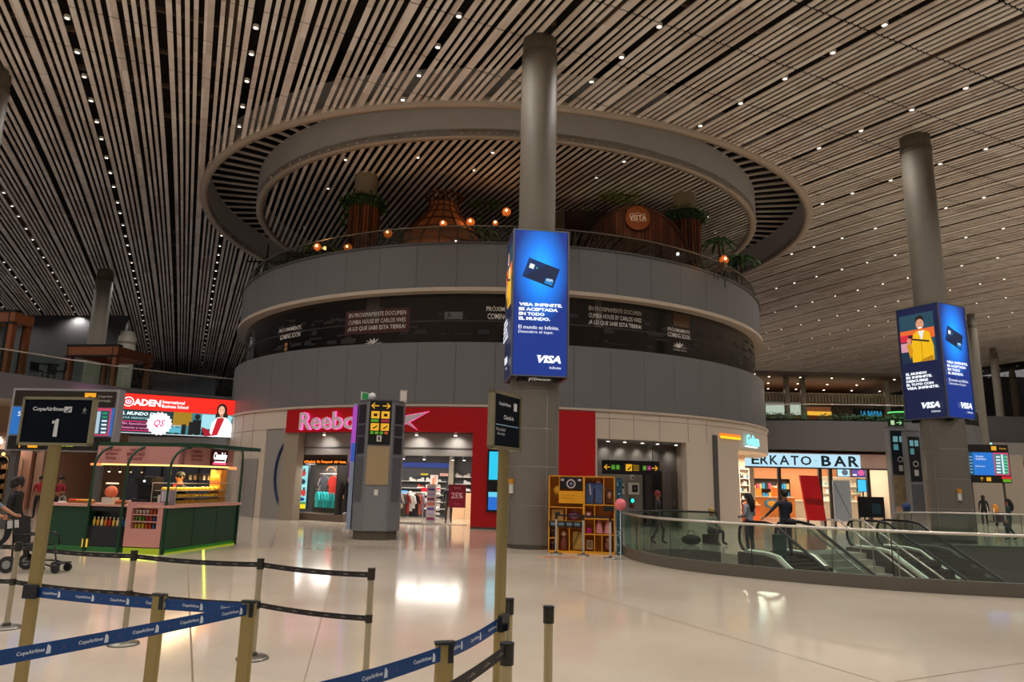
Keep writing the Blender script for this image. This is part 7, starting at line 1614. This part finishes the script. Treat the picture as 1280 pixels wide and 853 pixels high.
# round lanterns
for k, (px, py, Y, r, lab) in enumerate(((397, 309, 33, .2, 'orange lantern at the left end of the roof terrace'), (435, 310, 32.5, .22, 'orange lantern left of the clad column'), (485, 292, 34, .23, 'orange lantern right of the clad column'), (554, 280, 33.4, .2, 'orange square lantern in front of the woven dome'), (588, 278, 35, .24, 'drop shaped orange lantern right of the woven dome'), (619, 279, 35.5, .16, 'small dim lantern between dome and central column'), (633, 265, 35, .24, 'orange lantern just left of the central column'), (718, 272, 38, .25, 'deep red lantern just right of the central column'), (905, 325, 33.5, .23, 'orange lantern among plants at the right end'))):
    p = PY(px, py, Y); t = thing('hanging_lantern', lab, 'lantern', p, 0, 'orange lanterns on the roof terrace'); c = 'f0601c' if px != 718 else 'd02a14'
    g = MB(); g.lathe([(.05, r), (r*.75, r*.6), (r, 0), (r*.75, -r*.65), (.04, -r)], (0, 0, 0), E('e0661c' if px != 718 else 'b02a14', .9), 14); shd = g.build('shade', t)
    g = MB()
    for i in range(7): a = 2*pi*i/7; g.tube([(rr_*1.03*cos(a), rr_*1.03*sin(a), z) for rr_, z in ((.05, r), (r*.75, r*.6), (r, 0), (r*.75, -r*.65), (.04, -r))], .012, WOODD, 5)
    g.tube([(0, 0, r), (0, 0, r+.7)], .01, BLACK, 5); g.build('frame', t)
    g = MB(); g.ball((0, -r*.99, 0), .06, E('ffe0a0', 6), 8, 6); g.build('bulb', shd)
    d = bpy.data.lights.new('lantern_light', 'POINT'); d.energy = 14; d.color = (1, .45, .15); d.shadow_soft_size = .1; o = bpy.data.objects.new('lantern_light', d); col.objects.link(o); o.location = p+Vector((0, -.35, 0))
# arched timber front with the round sign
pc = PY(797, 300, 34); t = thing('timber_arch_front', 'half round dark timber plank front on the roof terrace', 'pavilion', (pc.x, 34, 11.9), .1)
g = MB(); RX, RZ = 2.85, 3.6; K = 30
for k in range(K):
    x0, x1 = -RX+2*RX*k/K, -RX+2*RX*(k+1)/K; xm_ = (x0+x1)/2; h_ = RZ*math.sqrt(max(.02, 1-(xm_/RX)**2)); g.bx(x0+.01, x1-.01, 0, .15, 0, .4+h_, M('5a3322' if k % 3 else '6e3e28', .6, var=.2, scale=8))
g.build('planks', t)
g = MB(); g.tube([(RX*cos(q), .0, .4+RZ*sin(q)) for q in [pi*i/24 for i in range(25)]], .1, WOODD, 8); g.build('rim', t)
ps = PY(797, 273, 33.7); t = thing('round_wooden_sign', 'round orange brown wooden sign with white name on the timber arch', 'sign', ps, .05)
g = MB(); g.T = Matrix.Rotation(pi/2, 4, 'X'); g.cyl((0, 0, 0), .64, -.06, .06, M('8a4a22', .5, var=.2, scale=10), 40); g.build('disc', t)
A = Art(FR((0, -.07, 0))); WT_ = M('f4ece0', .5); A.text('LA', 0, .26, .14, .08, WT_, .02); A.text('VISTA', 0, .01, .88, .27, WT_, .02); A.rect(-.4, .19, -.1, .215, WT_); A.rect(.1, .19, .4, .215, WT_); A.rect(-.4, -.16, -.08, -.135, WT_); A.rect(.08, -.16, .4, -.135, WT_); A.text('BAR', 0, -.2, .1, .05, WT_); A.build('lettering', t)
spot(ps.x-.5, ps.y-2.5, 14.6, 60, 60, .6, (1, .7, .4), .012, tgt=ps)  # unseen spot added to brighten the round sign
# dark canopy behind and hanging greenery
pa_, pb2 = PY(708, 250, 37.6), PY(850, 262, 37.6); g = MB(); g.bx(pa_.x, pb2.x, 37.7, 39.5, 15.4, 16.9, M('17100d', .8)); g.bx(pa_.x-.1, pb2.x+.1, 37.6, 37.7, 15.3, 17.0, M('21140f', .7)); g.bx(pa_.x, pa_.x+.2, 37.7, 37.9, 11.9, 15.4, M('21140f', .7)); g.bx(pb2.x-.2, pb2.x, 37.7, 37.9, 11.9, 15.4, M('21140f', .7)); tag(g.build('dark_canopy'), 'very dark canopy box behind the timber arch on the roof terrace', 'canopy')
def foliage(name, label, c, rad, nn, size, ms, grp=None, stem=None):
    t = thing(name, label, 'plant', c, 0, grp); g = MB(); g.leaves((0, 0, 0), rad, nn, size, ms, rp); g.build('leaves', t)
    g = MB()
    for st_ in (stem or [[(-rad[0]*.8, 0, 0), (0, 0, rad[2]*.3), (rad[0]*.8, 0, 0)]]): g.tube(st_, .03, WOODD, 5)
    g.build('stems', t)
p = PY(775, 246, 37.1); foliage('hanging_greenery', 'bright yellow green hanging plants above the timber arch', p, (1.3, .4, .45), 300, .25, LEAFY)
p = PY(735, 268, 38); foliage('hanging_greenery', 'dim hanging plants right of the central column', p, (.9, .4, .45), 160, .24, LEAF+LEAFY)
p = PY(607, 256, 37); foliage('hanging_greenery', 'green garland sloping right of the woven dome', p, (1.1, .4, .35), 260, .24, LEAF)
p = PY(598, 285, 36.6); foliage('hanging_greenery', 'green climbing plant below the garland by the woven dome', p, (.5, .4, 1.0), 160, .24, LEAF)
spot(PY(775, 246, 38.8).x, 35.2, 13.3, 70, 90, .7, (1, .95, .6), .012, tgt=PY(775, 240, 38.8))  # fill spot aimed up from below, added only to lift the greenery
def palm(px, py, Y, hgt, label, n_=9, L_=.9, ms=LEAF):
    p = PY(px, py, Y); t = thing('potted_palm', label, 'plant', (p.x, Y, 11.9), 0, 'palms on the roof terrace'); top = p.z-11.9
    g = MB(); g.tube([(0, 0, .2), (.05, 0, top*.5), (0, 0, top)], [.08, .06, .05], WOODD, 7); g.build('trunk', t)
    g = MB(); g.cyl((0, 0, 0), .3, 0, .4, M('2e2a28', .6), 14); g.build('pot', t)
    g = MB()
    for i in range(n_):
        a = 2*pi*i/n_+.3; u = Vector((cos(a), sin(a), 0)); prev = Vector((0, 0, top)); 
        for j in range(1, 8):
            f = j/7; q = Vector((0, 0, top))+u*L_*f+Vector((0, 0, .55*f-.95*f*f)); sd_ = Vector((-u.y, u.x, 0))*.22*(1-f*.7)
            for s_ in (-1, 1): g.add([prev, q, q+sd_*s_-Vector((0, 0, .12)), prev+sd_*s_*.8-Vector((0, 0, .1))], [(0, 1, 2, 3)], ms[(i+j) % len(ms)])
            prev = q
    g.build('fronds', t)
palm(402, 306, 34, 1, 'palm with pale yellow green fronds at the left of the terrace', ms=LEAFY+LEAF)
palm(418, 312, 35, 1, 'second smaller palm left of the clad column', L_=.7); palm(608, 290, 34.5, 1, 'palm just right of the woven dome', L_=.8); palm(898, 300, 35, 1, 'dark palm at the right of the roof terrace'); palm(925, 322, 38.5, 1, 'palm leaning over the right end of the roof terrace', L_=1.1)
for k, (a, lab) in enumerate(((-1.25, 'at the far left end'), (-1.1, 'second from the left end'), (-.95, 'third from the left'), (-.8, 'fourth from the left'), (-.66, 'fifth from the left'), (.68, 'right of the timber arch'), (.83, 'below the right lantern'), (.98, 'second from the right end'), (1.13, 'at the far right end'))):
    p = pol(15.4, a, 12.75); foliage('railing_plant', 'trailing planter plant %s of the roof rail' % lab, p, (.75, .5, .55), 230, .26, LEAF+[M('5a5a44', .6)], 'plants along the roof terrace rail')
g = MB(); p = pol(15.6, 1.03, 11.9); g.tube([p, p+Vector((0, 0, 2.6))], .05, BLACK, 6); g.tube([p+Vector((-.5, 0, 2.1)), p+Vector((0, 0, 1.7)), p+Vector((.5, 0, 2.2))], .03, BLACK, 5); g.leaves(p+Vector((0, 0, 2.7)), (1.0, .5, .35), 160, .28, LEAF, rp); tag(g.build('bare_tree'), 'dark thin branching tree at the right end of the roof terrace', 'tree')
g = MB(); p = pol(15.4, -1.1, 11.9); g.tube([p, p+Vector((0, 0, 3.4))], .05, BLACK, 6); g.tube([p+Vector((-1.2, 0, 2.3)), p+Vector((1.6, 0, 2.3))], .05, BLACK, 6); g.tube([p+Vector((1.6, 0, 0)), p+Vector((1.6, 0, 2.4))], .05, BLACK, 6); tag(g.build('metal_trellis'), 'dark metal frame with post at the left end of the roof terrace', 'frame')
g = MB(); g.bx(PY(358, 320, 36).x, PY(440, 320, 36).x, 36.0, 36.2, 11.9, 13.7, M('20150f', .7, var=.4, scale=3)); tag(g.build('low_timber_screen'), 'low dark timber screen behind the left roof plants', 'screen wall')
for k in range(5):
    p = PY(470+16*k if k < 3 else 860+12*k, 300, 33.5); simple_chair(p.x, 33.2, 11.9, rnd.uniform(-1, 1), ('light chair beside the clad roof column', 'second terrace chair right of the clad roof column', 'terrace chair before the woven dome', 'terrace chair below the right vines', 'last terrace chair at right of the roof')[k], M('5a4a3a', .6), 'chairs on the roof terrace')
